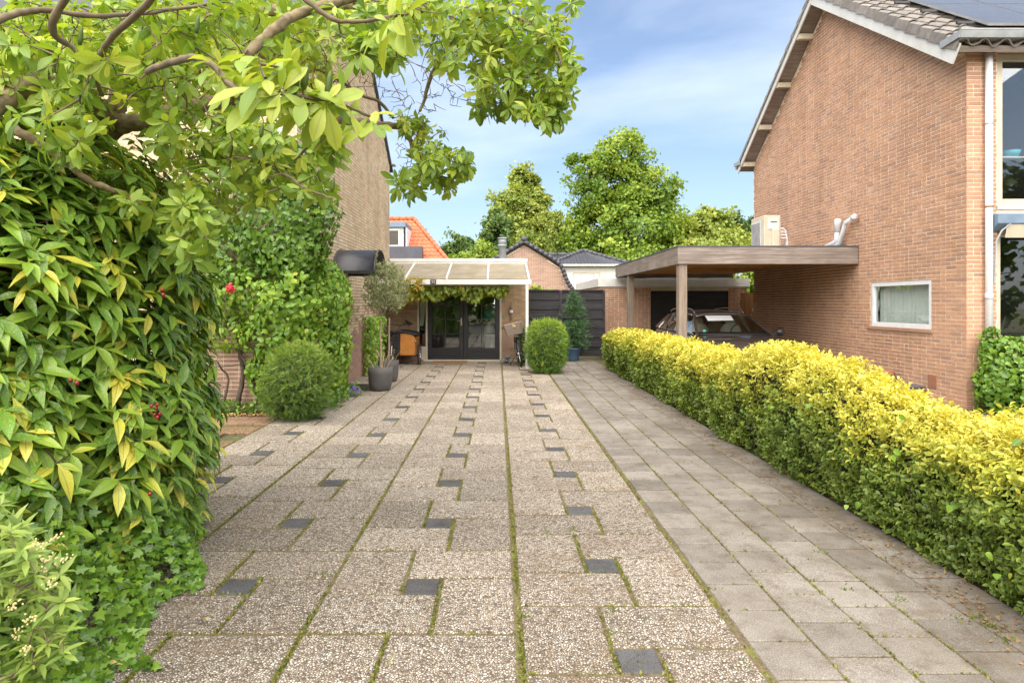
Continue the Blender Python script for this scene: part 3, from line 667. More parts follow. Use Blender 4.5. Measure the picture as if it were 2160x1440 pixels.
def slab_mesh(name, w, d, mat, th=0.05, c=0.006):
    m = MB(); x, y = w / 2, d / 2
    m.add([(-x, -y, -th), (x, -y, -th), (x, y, -th), (-x, y, -th), (-x, -y, -c), (x, -y, -c), (x, y, -c), (-x, y, -c),
           (-x + c, -y + c, 0), (x - c, -y + c, 0), (x - c, y - c, 0), (-x + c, y - c, 0)],
          [(0, 1, 5, 4), (1, 2, 6, 5), (2, 3, 7, 6), (3, 0, 4, 7), (4, 5, 9, 8), (5, 6, 10, 9), (6, 7, 11, 10), (7, 4, 8, 11), (8, 9, 10, 11)])
    return m.mesh(name, mat)
drive = thing('driveway', 'pebble slab driveway with dark square insets', None, kind='structure')
G = 0.019
me_w, me_d, me_q = slab_mesh('pebble_slab', .607 - G, .405 - G, M['peb']), slab_mesh('pebble_slab', .405 - G, .607 - G, M['peb']), slab_mesh('dark_paver', .202 - G, .202 - G, M['darkpav'])
JOINTS = []
MB().add([(-2.96, 0.9, -.0065), (1.14, 0.9, -.0065), (1.14, 17.15, -.0065), (-2.96, 17.15, -.0065)], [(0, 1, 2, 3)]).build('joint_sand', M['joint'], drive)
def put(me, name, parent, x, y, tilt=0.003, rz=0.004):
    o = bpy.data.objects.new(name, me); COL.objects.link(o); o.parent = parent
    o.location = (x, y, random.uniform(-.0025, .0025)); o.rotation_euler = (random.uniform(-tilt, tilt), random.uniform(-tilt, tilt), random.uniform(-rz, rz)); return o
COLX = [(-2.953, 0.10), (-1.936, 0.0), (-0.922, 0.0), (0.108, 0.28)]
PIT = 1.0135
for ci, (x0, offy) in enumerate(COLX):
    k = -2; 
    while True:
        y0 = 3.01 + offy + k * PIT; k += 1
        if y0 > 16.3: break
        w = .607; q = .405
        put(me_d, 'pebble_slab', drive, x0 + q / 2, y0 + q + w / 2)          # far left
        put(me_w, 'pebble_slab', drive, x0 + q + w / 2, y0 + w + q / 2)      # far right
        put(me_w, 'pebble_slab', drive, x0 + w / 2, y0 + q / 2)              # near left
        put(me_d, 'pebble_slab', drive, x0 + w + q / 2, y0 + w / 2)          # near right
        put(me_q, 'dark_paver', drive, x0 + .506, y0 + .506)
        JOINTS += [((x0, y0), (x0, y0 + PIT), 1.0), ((x0, y0), (x0 + PIT, y0), .5), ((x0 + q, y0 + q), (x0 + q, y0 + PIT), .8), ((x0 + w, y0), (x0 + w, y0 + w), .8), ((x0, y0 + q), (x0 + w, y0 + q), .4), ((x0 + q, y0 + w), (x0 + PIT, y0 + w), .4)]
JOINTS += [((1.122, 1), (1.122, 17), 1.6)]
# concrete tiles of the strip beside the hedge
strip = thing('tiled_path', 'grey concrete tile strip beside the hedge', None, kind='structure')
MB().add([(1.141, 1.4, -.0065), (2.62, 1.4, -.0065), (2.62, 17.8, -.0065), (1.141, 17.8, -.0065)], [(0, 1, 2, 3)]).build('joint_sand', M['joint'], strip)
me_t = slab_mesh('concrete_tile', .288, .288, M['conc'], .045, .004); me_h = slab_mesh('concrete_tile', .288, .142, M['conc'], .045, .004)
for c in range(5):
    x = 1.15 + .297 * c + .145; y = 1.6 + (0.15 if c % 2 else 0) + .02 * c; r = 0
    while y < 17.7:
        if c == 0 and r == 9:
            put(me_h, 'concrete_tile', strip, x, y - .075); put(me_h, 'concrete_tile', strip, x, y + .075)
        else: put(me_t, 'concrete_tile', strip, x, y)
        if y > 2.2: JOINTS += [((x - .145, y - .149), (x + .145, y - .149), .35 if c < 3 else .12)]
        y += .2985; r += 1
    JOINTS += [((x + .148, 1.6), (x + .148, 17.7), 1.0 if c < 3 else .2)]
# tan pebble slabs and clay pavers that lead off to the left
path = thing('front_path', 'tan pebble slab path leading left along the house', None, kind='structure')
M['peb_tan'] = M['peb'].copy(); tt = M['peb_tan'].node_tree; bb = tt.nodes['Principled BSDF']; srcl = bb.inputs['Base Color'].links[0].from_socket
tt.links.new(mixc(tt, srcl, (0.80, 0.62, 0.42, 1), 1.0, 'MULTIPLY'), bb.inputs['Base Color'])
me_p = slab_mesh('pebble_slab', .60, .395, M['peb_tan'])
for i in range(8):
    for j in range(5): put(me_p, 'pebble_slab', path, -3.27 - i * .61 - (.3 if j % 2 else 0), 6.25 + j * .405)
put(slab_mesh('dark_paver', .3, .2, M['darkpav']), 'dark_paver', path, -3.75, 7.45).location.z = 0.006
clay = thing('clay_paver_path', 'brown clay paver strip below the climber', None, kind='structure')
me_c = slab_mesh('clay_paver', .195, .055, M['clay'], .05, .003)
for i in range(26):
    for j in range(9):
        put(me_c, 'clay_paver', clay, -3.06 - i * .2 - (.1 if j % 2 else 0), 8.28 + j * .0605)

# moss and blades in the joints
P, Wt = [], []
for (a, b, w) in JOINTS:
    a, b = np.array(a), np.array(b); ln = np.linalg.norm(b - a); ym = max(2.2, (a[1] + b[1]) / 2)
    n = int(ln * 560 * (w if w >= .8 else w * .25) / (ym / 3.0) ** 1.3)
    u = rng.random(n)[:, None]; q = a + (b - a) * u; q = q + rng.normal(size=q.shape) * .0055; P.append(q)
P = np.concatenate(P); P = P[(P[:, 1] > 2.2)]; P = np.c_[P, np.full(len(P), -.006)]
keep = lump(P, 2.2, 5) + rng.normal(size=len(P)) * .35 > -.25; P = P[keep]
dn = rdir(len(P)); dn[:, 2] = np.abs(dn[:, 2]) + .3
mo = thing('joint_moss', 'moss growing in the joints of the paving', 'moss', kind='stuff')
np_part('moss_tufts', scat(T_RH, P, dn, rdir(len(P)), rng.uniform(.008, .022, len(P)), rng.random(len(P)), M['l_moss'], 'moss_tufts'), mo, 'stuff')
gr = thing('joint_grass', 'small weeds and grass blades in the paving joints', 'grass', kind='stuff')
tuft = [(1080, 1022, 60), (1105, 1300, 60), (1210, 1115, 45), (1225, 1165, 40), (1148, 1122, 25), (655, 1300, 60), (690, 1210, 40), (1500, 940, 90), (1290, 1290, 40), (1330, 1390, 30), (1300, 1335, 30), (1620, 1140, 30), (1480, 1110, 25), (1780, 1240, 50), (1860, 1175, 60), (1730, 1165, 60), (2090, 1320, 140), (2060, 1300, 90), (2120, 1350, 120), (2030, 1310, 60), (1445, 1070, 25), (1560, 1400, 40), (1110, 1420, 40), (820, 1390, 30), (870, 1000, 20), (1500, 1240, 30), (1900, 1265, 40), (640, 1330, 40)]
Q = []
for x, y, n in tuft:
    c = at(x, y, EYE * F_PX / (y - CY)); Q.append(np.c_[rng.normal(c[0], .022, n), rng.normal(c[1], .025, n), np.full(n, -.01)])
near = P[rng.random(len(P)) < .09].copy(); Q.append(near); Q = np.concatenate(Q)
d = rdir(len(Q)) * .8; d[:, 2] = rng.uniform(.3, 1.1, len(Q))
np_part('blades', scat(T_BLADE + [rhomb(.16, .1)], Q, d, rdir(len(Q)), rng.uniform(.01, .034, len(Q)), rng.random(len(Q)), M['l_grass'], 'blades'), gr, 'stuff')

# ================================================================== RIGHT HOUSE
RX, RY0, RY1, EAVE, APEX = 6.84, 9.34, 17.10, 5.25, 7.86
RYM = (RY0 + RY1) / 2
def gz(y): return EAVE + (APEX - EAVE) * (1 - abs(y - RYM) / (RYM - RY0))
rh = thing('brick_house', 'two storey red brown brick house with tall gable on the right', 'house', (10, RYM, 0))
# gable wall: mortar sheet with the window opening left out, bricks in front of it
WY0, WY1, WZ0, WZ1 = 10.10, 11.74, 1.14, 1.93
wall = MB()
def gable_strip(y0, y1, zlo, zhi): return
xm = RX + .005
ys = [RY0, WY0, WY1, RYM, RY1]
for a, b in zip(ys[:-1], ys[1:]):
    if (a, b) == (WY0, WY1):
        wall.add([(xm, a, 0), (xm, b, 0), (xm, b, WZ0), (xm, a, WZ0)], [(0, 1, 2, 3)]); wall.add([(xm, a, WZ1), (xm, b, WZ1), (xm, b, gz(b)), (xm, a, gz(a))], [(0, 1, 2, 3)])
    else: wall.add([(xm, a, 0), (xm, b, 0), (xm, b, gz(b)), (xm, a, gz(a))], [(0, 1, 2, 3)])
# front facade sheet with two window openings
FY = RY0 + .005; FX1 = 13.5; OX0 = 7.29; UZ0, UZ1, LZ0, LZ1 = 2.98, 5.20, 0.98, 2.72
wall.add([(RX + .005, FY, 0), (OX0, FY, 0), (OX0, FY, EAVE), (RX + .005, FY, EAVE)], [(0, 1, 2, 3)])
for a, b in ((0, LZ0), (LZ1, UZ0), (UZ1, EAVE)): wall.add([(OX0, FY, a), (FX1, FY, a), (FX1, FY, b), (OX0, FY, b)], [(0, 1, 2, 3)])
wall.box(RX + .3, FX1, RY1 - .2, RY1, 0, EAVE)
wall_r = wall.build('wall', M['mortar_r'], rh)
plG = lambda u, o, z: (RX - o, u, z)
plF = lambda u, o, z: (u, RY0 - o, z)
bg_ = lay_bricks(RY0, RY1, 0, APEX, lambda u, z, a, b: z < min(gz(a), gz(b)) - .02, (WY0 - .006, WY1 + .006, WZ0 - .004, WZ1 + .004))
bf_ = lay_bricks(RX, OX0 - .012, 0, EAVE); bf2 = lay_bricks(OX0, FX1, 0, .95)
sz_f = px_size(bf_, plF); sz_g = px_size(bg_, plG)
of = np.argsort(-sz_f)[:170]; og_ = np.argsort(-sz_g)[:130]; sf, sg = set(of.tolist()), set(og_.tolist())
brick_objs([bf_[i] for i in of], plF, 0, wall_r, M['brick_r']); brick_objs([bg_[i] for i in og_], plG, -math.pi / 2, wall_r, M['brick_r'])
brick_mass([b for i, b in enumerate(bg_) if i not in sg], plG, wall_r, M['brick_r']); brick_mass([b for i, b in enumerate(bf_) if i not in sf] + bf2, plF, wall_r, M['brick_r'])
# dark interior so that the windows look into rooms
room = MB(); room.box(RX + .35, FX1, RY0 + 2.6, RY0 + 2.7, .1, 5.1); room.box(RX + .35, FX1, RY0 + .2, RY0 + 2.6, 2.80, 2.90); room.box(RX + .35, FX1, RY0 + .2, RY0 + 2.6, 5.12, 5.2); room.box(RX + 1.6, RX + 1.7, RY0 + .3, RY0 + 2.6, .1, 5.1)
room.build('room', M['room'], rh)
def window(parent, axis, u0, u1, z0, z1, d, fw, mat, mull=(), out=1, name='window', dep=.07, glass=None):
    """framed pane; axis X: lies in an x-z plane at y=d; axis Y: in a y-z plane at x=d; out: sign of the outward normal"""
    m = MB()
    def B(a, b, c, e, o0, o1):
        lo, hi = sorted((d + out * o0, d + out * o1))
        if axis == 'X': m.box(a, b, lo, hi, c, e)
        else: m.box(lo, hi, a, b, c, e)
    B(u0, u0 + fw, z0, z1, -dep, 0); B(u1 - fw, u1, z0, z1, -dep, 0); B(u0 + fw, u1 - fw, z1 - fw, z1, -dep, -.002); B(u0 + fw, u1 - fw, z0, z0 + fw, -dep, -.002)
    for q in mull: B(q - fw * .4, q + fw * .4, z0 + fw, z1 - fw, -dep, -.006)
    w = m.build(name, mat, parent, bevel=.004)
    g = MB(); e = d - out * dep * .6
    if axis == 'X': g.box(u0 + fw * .9, u1 - fw * .9, e - .003, e + .003, z0 + fw * .9, z1 - fw * .9)
    else: g.box(e - .003, e + .003, u0 + fw * .9, u1 - fw * .9, z0 + fw * .9, z1 - fw * .9)
    g.build('pane', glass or M['glass'], w); return w
wg = window(rh, 'Y', WY0, WY1, WZ0, WZ1, RX + .012, .075, M['white_pipe'], out=-1)
MB().box(RX - .03, RX + .1, WY0 - .04, WY1 + .1, WZ0 - .055, WZ0 - .004).build('sill', M['brick_r'], wg)
cu = MB(); rows = []
for k in range(140):
    y = WY0 + .05 + (WY1 - WY0 - .1) * k / 139; x = RX + .16 + .022 * math.sin(k * .62) + .008 * math.sin(k * .23 + 1); rows.append([(x, y, WZ0 + .05), (x, y, WZ1 - .04)])
cu.grid(rows).build('curtain', M['curtain'], wg, True)
MB().box(RX + .3, RX + .34, WY0 - .4, WY1 + .4, .5, 2.7).build('room_wall', M['room'], wg)
wu = window(rh, 'X', OX0, OX0 + 3.2, UZ0, UZ1, RY0 + .03, .10, M['cream'], (OX0 + 1.6,), out=-1)
wl = window(rh, 'X', OX0 + .03, OX0 + 3.2, LZ0, LZ1 - .14, RY0 + .05, .055, M['cream'], (OX0 + 1.7,), out=-1)
MB().box(OX0 - .01, OX0 + 3.25, RY0 - .02, RY0 + .06, UZ0 - .06, UZ0 - .004).build('sill', M['white'], wu)
MB().box(OX0 + .03, OX0 + 3.2, RY0 - .01, RY0 + .09, LZ1 - .135, LZ1).build('cream_board', M['cream'], wl)
cu = MB(); rows = []
for k in range(60):
    x = OX0 + .95 + .5 * k / 59; rows.append([(x, RY0 + .3 + .02 * math.sin(k * .8), LZ0 + .1), (x, RY0 + .3 + .02 * math.sin(k * .8), LZ1 - .2)])
cu.grid(rows).build('curtain', M['curtain'], wl, True)
# little shelf with a lamp and a bowl behind the upper pane
sh = MB().box(7.38, 8.3, RY0 + .25, RY0 + .5, 3.73, 3.755).build('window_shelf', M['white'], None); props(sh, 'white shelf inside the upper window of the brick house', 'shelf')
bw = MB().lathe([(.02, 0), (.09, .02), (.125, .10), (.115, .10), (.08, .03), (0, .02)], (7.78, RY0 + .36, 3.757), 20).build('bowl', pm('light blue plastic', (.08, .42, .58), (.1, .46, .6), 6, .4), None, True); props(bw, 'light blue bowl standing on the white window shelf', 'bowl')
lm = thing('desk_lamp', 'thin white bent desk lamp on the window shelf', 'lamp', (7.53, RY0 + .36, 3.757))
MB().lathe([(0, 0), (.05, 0), (.05, .012), (0, .015)], (7.53, RY0 + .36, 3.757)).build('base', M['white'], lm)
MB().tube([(7.53, RY0 + .36, 3.77), (7.53, RY0 + .36, 4.0), (7.48, RY0 + .36, 4.05), (7.40, RY0 + .36, 4.03)], .009, 6).build('arm', M['white'], lm)
# awning box, arm
aw = MB().prism([(RY0 - .17, 2.70), (RY0 - .02, 2.60), (RY0 - .02, 2.84), (RY0 - .17, 2.84)], 'X', 7.17, 10.4).build('awning_box', M['blue_grey'], rh, bevel=.006)
MB().tube([(7.36, RY0 - .16, 2.70), (7.27, RY0 - .11, 2.60), (7.22, RY0 - .07, 2.45), (7.205, RY0 - .05, 1.85)], .013, 6).build('awning_arm', M['alu'], aw)
rows = [[(x, RY0 - .15 + .05 * t, 2.69 - .19 * t) for t in (0, .5, 1)] for x in (7.32, 8.8, 10.3)]
MB().grid(rows).build('awning_valance', M['cream'], aw)
dp = MB().tube([(7.115, RY0 - .07, .3), (7.115, RY0 - .07, 5.26)], .047, 14).build('downpipe', M['white_pipe'], rh, True)
for z in (1.62, 2.95, 4.15):
    MB().tube([(7.115, RY0 - .07, z - .012), (7.115, RY0 - .07, z + .012)], .052, 14).build('pipe_clip', M['rust'] if z == 2.95 else M['zinc'], dp)
MB().tube([(7.115, RY0 - .07, 1.64), (7.115, RY0 - .07, 1.70)], .051, 14).build('pipe_socket', M['white_pipe'], dp)
MB().box(RX - .012, RX + .01, 9.98, 10.16, .22, .43).build('air_brick', M['terracotta'], rh)
# roof
VX = 6.50; ROOFX1 = 13.6
slope_len = math.hypot(RYM - RY0, APEX - EAVE); sl = Vector((0, RYM - RY0, APEX - EAVE)).normalized(); nrm = Vector((0, -sl.z, sl.y))
def roof_pt(x, s_, h, side=-1):
    """s_: metres up the slope from the eave line, h: height off the wall line; side -1 front, +1 back"""
    y = RY0 + sl.y * s_ - sl.z * h; z = EAVE + sl.z * s_ + sl.y * h
    return (x, y if side < 0 else 2 * RYM - y, z)
roof = MB()
for sd_ in (-1, 1):
    A = [roof_pt(VX + .03, -.28, .03, sd_), roof_pt(ROOFX1, -.28, .03, sd_), roof_pt(ROOFX1, slope_len, .03, sd_), roof_pt(VX + .03, slope_len, .03, sd_)]
    Bq = [roof_pt(VX + .03, -.28, .11, sd_), roof_pt(ROOFX1, -.28, .11, sd_), roof_pt(ROOFX1, slope_len, .11, sd_), roof_pt(VX + .03, slope_len, .11, sd_)]
    roof.add(A + Bq, [(0, 1, 2, 3), (4, 5, 6, 7), (0, 1, 5, 4), (1, 2, 6, 5), (2, 3, 7, 6), (3, 0, 4, 7)])
roof_o = roof.build('roof', M['grey_wood'], rh)
for sd_ in (-1, 1):
    b = MB(); pts = [roof_pt(VX, -.30, -.13 if sd_ < 0 else -.03, sd_), roof_pt(VX, slope_len + (.0), -.13 if sd_ < 0 else -.03, sd_), roof_pt(VX, slope_len, .15, sd_), roof_pt(VX, -.30, .15, sd_)]
    b.add(pts + [(p[0] + .028, p[1], p[2]) for p in pts], [(0, 1, 2, 3), (4, 5, 6, 7), (0, 1, 5, 4), (1, 2, 6, 5), (2, 3, 7, 6), (3, 0, 4, 7)])
    b.build('bargeboard', M['white'], roof_o)
for s_ in (.05, 1.3, 2.55, 3.8):
    p = roof_pt(0, s_, -.045, 1); MB().box(VX + .03, RX - .005, p[1] - .05, p[1] + .05, p[2] - .05, p[2] + .06).build('purlin_end', M['cream'], roof_o)
    p = roof_pt(0, s_, -.045, -1); MB().box(VX + .03, RX - .005, p[1] - .05, p[1] + .05, p[2] - .05, p[2] + .06).build('purlin_end', M['cream'], roof_o)
# curved tiles on the street slope, plain verge on the far slope
def tile_mesh(verge):
    w, ln = .30, .40; m = MB(); rows_t, rows_b = [], []
    for j in range(2):
        rt, rb = [], []
        for i in range(9):
            u = i / 8; h = .055 * math.sin(u * 2 * math.pi + .3) * (1 if not verge else .6) + (.03 if verge and u < .4 else 0)
            hz = h + .035 * (1 - j); rt.append((u * w * 1.04, j * ln, hz)); rb.append((u * w * 1.04, j * ln, hz - .016))
        rows_t.append(rt); rows_b.append(rb)
    m.grid(rows_t); m.grid(rows_b); m.grid([rows_t[0], rows_b[0]])
    if verge: m.add([(0, 0, .075), (0, ln, .04), (-.012, ln, -.10), (-.012, 0, -.065)], [(0, 1, 2, 3)])
    return m.mesh('roof_tile', M['tile'], True)
tm, tv_ = tile_mesh(False), tile_mesh(True)
ang = math.atan2(sl.z, sl.y); og = ORG[rh.name]
for r in range(15):
    for c in range(13):
        s_ = -.30 + r * .33; x = VX - .02 + c * .30
        if s_ > slope_len - .2: continue
        o = bpy.data.objects.new('roof_tile', tv_ if c == 0 else tm); COL.objects.link(o); o.parent = roof_o
        o.location = Vector(roof_pt(x, s_, .135)); o.rotation_euler = (ang + random.uniform(-.01, .01), random.uniform(-.012, .012), 0)
rows = []
for k in range(16):
    s_ = -.3 + k * .33; a, b = roof_pt(VX - .03, s_, .17, 1), roof_pt(VX - .03, s_ + .33, .14, 1); a2, b2 = roof_pt(ROOFX1, s_, .17, 1), roof_pt(ROOFX1, s_ + .33, .14, 1)
    rows += [[a, a2], [b, b2]]
bt = MB(); bt.grid(rows); bt.add([rows[0][0], rows[-1][0], roof_pt(VX - .03, slope_len, .09, 1), roof_pt(VX - .03, -.3, .09, 1)], [(0, 1, 2, 3)]); bt.build('roof_back', M['tile'], roof_o)
# solar panels
for c in range(4):
    for r in range(2):
        x0 = 7.32 + c * 1.04; s0 = .42 + r * 1.68
        if s0 + 1.65 > slope_len: continue
        P4 = [roof_pt(x0, s0, .29), roof_pt(x0 + 1.02, s0, .29), roof_pt(x0 + 1.02, s0 + 1.66, .29), roof_pt(x0, s0 + 1.66, .29)]
        Q4 = [roof_pt(x0, s0, .25), roof_pt(x0 + 1.02, s0, .25), roof_pt(x0 + 1.02, s0 + 1.66, .25), roof_pt(x0, s0 + 1.66, .25)]
        sp = MB().add(P4 + Q4, [(0, 1, 5, 4), (1, 2, 6, 5), (2, 3, 7, 6), (3, 0, 4, 7), (7, 6, 5, 4)]).build('solar_panel', M['alu'], roof_o)
        MB().add([roof_pt(x0 + .015, s0 + .015, .287), roof_pt(x0 + 1.005, s0 + .015, .287), roof_pt(x0 + 1.005, s0 + 1.645, .287), roof_pt(x0 + .015, s0 + 1.645, .287)], [(0, 1, 2, 3)]).build('panel_glass', M['panel'], sp)
for s_ in (.75, 1.75, 2.6, 3.4):
    a, b = roof_pt(7.05, s_, .23), roof_pt(11.6, s_, .23); MB().beam(a, b, .04, .04).build('mounting_rail', M['steel_dark'], roof_o)
for sd_ in (-1, 1):
    y0, y1 = (8.92, RY0 - .002) if sd_ < 0 else (RY1 + .002, 2 * RYM - 8.92)
    g = MB(); g.prism([(y0, 5.37), (y0 + .03, 5.27), (y1, 5.255), (y1, 5.275), (y0 + .045, 5.285), (y0 + .018, 5.37)] if sd_ < 0 else [(y1, 5.37), (y1 - .03, 5.27), (y0, 5.255), (y0, 5.275), (y1 - .045, 5.285), (y1 - .018, 5.37)], 'X', VX - .03, ROOFX1)
    g.prism([(y0 + .004, 5.365), (y0 + .034, 5.27), (y1, 5.26), (y1, 5.36)] if sd_ < 0 else [(y1 - .004, 5.365), (y1 - .034, 5.27), (y0, 5.26), (y0, 5.36)], 'X', VX - .05, VX - .032)
    gg = g.build('gutter', M['zinc'], roof_o)
    if sd_ < 0:
        MB().tube([(VX - .04, y0 + .005, 5.375), (ROOFX1, y0 + .005, 5.375)], .011, 6).build('gutter_lip', M['zinc'], gg)
        MB().box(7.36, 7.40, y0 - .004, y1, 5.262, 5.373).build('gutter_joint', M['zinc'], gg)

# ================================================================== LEFT HOUSE
LX, LY0, LY1 = -2.90, 9.25, 17.15
lh = thing('buff_brick_house', 'tall buff brick house on the left behind the magnolia', 'house', (-6, 13.2, 0))
LYM = (LY0 + LY1) / 2
def gzl(y): return EAVE + (APEX - EAVE) * (1 - abs(y - LYM) / (LYM - LY0))
lw = MB(); xm = LX - .005
lf = MB()
lw.add([(xm, LY0, 0), (xm, LYM, 0), (xm, LY1, 0), (xm, LY1, gzl(LY1)), (xm, LYM, gzl(LYM)), (xm, LY0, gzl(LY0))], [(0, 1, 4, 5), (1, 2, 3, 4)])
yf = LY0 + .005
LW = (-9.3, -8.0, 2.95, 4.5)
for (a, b, c, e) in ((-10, LW[0], 0, EAVE), (LW[1], LX - .008, 0, EAVE), (LW[0], LW[1], 0, LW[2]), (LW[0], LW[1], LW[3], EAVE)): lf.add([(a, yf, c), (b, yf, c), (b, yf, e), (a, yf, e)], [(0, 1, 2, 3)])
lw.box(-10, LX - .3, LY1 - .2, LY1, 0, EAVE)
lwo = lw.build('wall', M['mortar_l'], lh); lfo = lf.build('front_wall', M['mortar_r'], lh)
plLs = lambda u, o, z: (LX + o, u, z); plLf = lambda u, o, z: (u, LY0 - o, z)
HOODY = (11.15, 12.45)
bs_ = lay_bricks(LY0, LY1, 0, APEX, lambda u, z, a, b: z < min(gzl(a), gzl(b)) - .02); Rk = random.Random(3)
low = [Rk.random() < (1.75 - q[1]) / 1.1 for q in bs_]
brick_mass([q for q, l in zip(bs_, low) if not l], plLs, lwo, M['brick_l']); brick_mass([q for q, l in zip(bs_, low) if l], plLs, lwo, M['brick_pink'])
bl = lay_bricks(-6.5, LX, 0, EAVE, lambda u, z, a, b: not (LW[0] - .05 < u < LW[1] + .05 and LW[2] < z < LW[3]))
sc_ = px_size(bl, plLf); vis = []
for i, (u, z, l, h) in enumerate(bl):
    x = CX + u / LY0 * F_PX; y = CY - (z - EYE) / LY0 * F_PX
    vis.append(sc_[i] * (1 if (x > 420 and y > 690) or (x > 540 and 120 < y < 340) or (545 < x < 600 and 550 < y < 600) else 0))
o_ = np.argsort(-np.array(vis))[:300]; so = set(o_.tolist())
brick_objs([bl[i] for i in o_ if bl[i][1] > 1.3], plLf, 0, lfo, M['brick_l']); brick_objs([bl[i] for i in o_ if bl[i][1] <= 1.3], plLf, 0, lfo, M['brick_pink']); brick_mass([b for i, b in enumerate(bl) if i not in so], plLf, lfo, M['brick_l'])
window(lh, 'X', LW[0], LW[1], LW[2], LW[3], LY0 + .03, .09, M['white'], (-8.65,), out=-1)
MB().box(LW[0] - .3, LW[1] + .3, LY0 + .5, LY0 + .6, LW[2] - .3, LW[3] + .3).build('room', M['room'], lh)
dpl = MB().tube([(-3.13, LY0 - .07, .3), (-3.13, LY0 - .07, 5.2)], .042, 12).build('downpipe', M['white_pipe'], lh, True)
rf = MB(); sll = Vector((0, LYM - LY0, APEX - EAVE)).normalized(); lsl = math.hypot(LYM - LY0, APEX - EAVE)
def rpl(x, s_, h, side):
    y = LY0 + sll.y * s_ - sll.z * h; z = EAVE + sll.z * s_ + sll.y * h; return (x, y if side < 0 else 2 * LYM - y, z)
for sd_ in (-1, 1):
    A = [rpl(-10, -.3, .02, sd_), rpl(LX + .05, -.3, .02, sd_), rpl(LX + .05, lsl, .02, sd_), rpl(-10, lsl, .02, sd_)]; Bq = [rpl(-10, -.3, .09, sd_), rpl(LX + .05, -.3, .09, sd_), rpl(LX + .05, lsl, .09, sd_), rpl(-10, lsl, .09, sd_)]
    rf.add(A + Bq, [(0, 1, 2, 3), (4, 5, 6, 7), (0, 1, 5, 4), (1, 2, 6, 5), (2, 3, 7, 6), (3, 0, 4, 7)])
rfo = rf.build('roof', M['tile_dark'], lh)
MB().prism([(LY1, 5.27), (LY1 + .3, 5.27), (LY1 + .3, 5.37), (LY1 + .28, 5.37), (LY1 + .28, 5.29), (LY1, 5.29)], 'X', -10, LX + .13).build('gutter', M['zinc'], rfo)
# number plate 52 on the front wall
nsg = thing('house_number', 'white enamel number plate 52 on the ivy covered wall', 'sign', (-3.345, LY0 - .01, 1.93))
MB().box(-3.40, -3.29, LY0 - .016, LY0 - .004, 1.93, 2.05).build('plate', M['sign_light'], nsg)
text_part('52', .095, M['ink'], nsg, (-3.345, LY0 - .018, 1.99), (math.pi / 2, 0, 0))
# barrel hood over the side door
hd = thing('barrel_hood', 'black barrel vaulted hood over the side door', 'hood', (LX, 11.8, 2.1))
hr = .60; zc = 2.05; yc = 11.8
for nm, ra in (('shell', hr),):
    rows = []
    for x in (LX + .01, -2.17):
        rows.append([(x, yc - ra * math.cos(t), zc + ra * .80 * math.sin(t)) for t in np.linspace(.08, math.pi - .08, 20)])
    for x in (-2.175, LX + .015):
        rows.append([(x, yc - (ra - .014) * math.cos(t), zc + (ra - .014) * .80 * math.sin(t)) for t in np.linspace(.08, math.pi - .08, 20)])
    MB().grid(rows).build('shell', M['black_plastic'], hd, True)
MB().tube([(-2.17, yc - hr * math.cos(t), zc + hr * .8 * math.sin(t)) for t in np.linspace(.05, math.pi - .05, 22)], .016, 6).build('front_rim', M['steel_dark'], hd, True)
MB().tube([(LX + .02, yc - hr * math.cos(t), zc + hr * .8 * math.sin(t)) for t in np.linspace(.05, math.pi - .05, 22)], .02, 6).build('wall_rim', M['steel_dark'], hd, True)
for s_ in (-1, 1):
    MB().beam((LX + .02, yc + s_ * hr * .985, zc + .05), (-2.16, yc + s_ * hr * .985, zc + .05), .025, .05).build('side_bar', M['steel_dark'], hd)
MB().lathe([(0, 0), (.07, .02), (.085, .06), (.06, .09), (0, .1)], (-2.55, yc, zc + .30)).build('lamp', M['white'], hd, True)
sdoor = MB().box(LX + .002, LX + .03, 11.3, 12.3, .02, 2.02).build('side_door', M['black_paint'], lh, bevel=.004)
MB().tube([(LX + .03, 12.2, 1.05), (LX + .08, 12.2, 1.05), (LX + .08, 12.08, 1.05)], .011, 6).build('handle', M['alu'], sdoor)

# ================================================================== EXTENSION WITH THE DOORS
EY, EX1 = 17.15, 0.74
DX0, DX1, DZ1 = -1.88, .10, 2.06        # door frame outside
SX0 = -2.16
ex = thing('flat_roof_extension', 'low flat roofed brick extension between house and fence', 'extension', (-1.1, 18.5, 0))
ew = MB(); y_ = EY + .005
ew.add([(LX, y_, 0), (SX0, y_, 0), (SX0, y_, 2.6), (LX, y_, 2.6)], [(0, 1, 2, 3)]); ew.add([(DX1, y_, 0), (EX1 - .008, y_, 0), (EX1 - .008, y_, 2.6), (DX1, y_, 2.6)], [(0, 1, 2, 3)])
ew.add([(SX0, y_, DZ1), (DX1, y_, DZ1), (DX1, y_, 2.6), (SX0, y_, 2.6)], [(0, 1, 2, 3)])
ew.add([(EX1 - .008, EY, 0), (EX1 - .008, 21.5, 0), (EX1 - .008, 21.5, 2.6), (EX1 - .008, EY, 2.6)], [(0, 1, 2, 3)])
ewo = ew.build('wall', M['mortar_l'], ex)
plE = lambda u, o, z: (u, EY - o, z)
be = lay_bricks(LX, EX1, 0, 2.6, lambda u, z, a, b: not (SX0 - .02 < u < DX1 + .02 and z < DZ1))
brick_mass([b for b in be if b[1] > .75], plE, ewo, M['brick_e']); brick_mass([b for b in be if b[1] <= .75], plE, ewo, M['brick_pink'])
MB().box(LX, EX1 + .03, EY - .05, 21.6, 2.6, 2.66).build('ceiling_slab', M['felt'], ex)
MB().box(LX + .02, EX1 + .05, EY - .12, EY - .07, 2.655, 2.745).build('fascia', M['white'], ex, bevel=.004)
MB().box(EX1 + .002, EX1 + .05, EY - .068, 21.6, 2.655, 2.745).build('fascia', M['white'], ex)
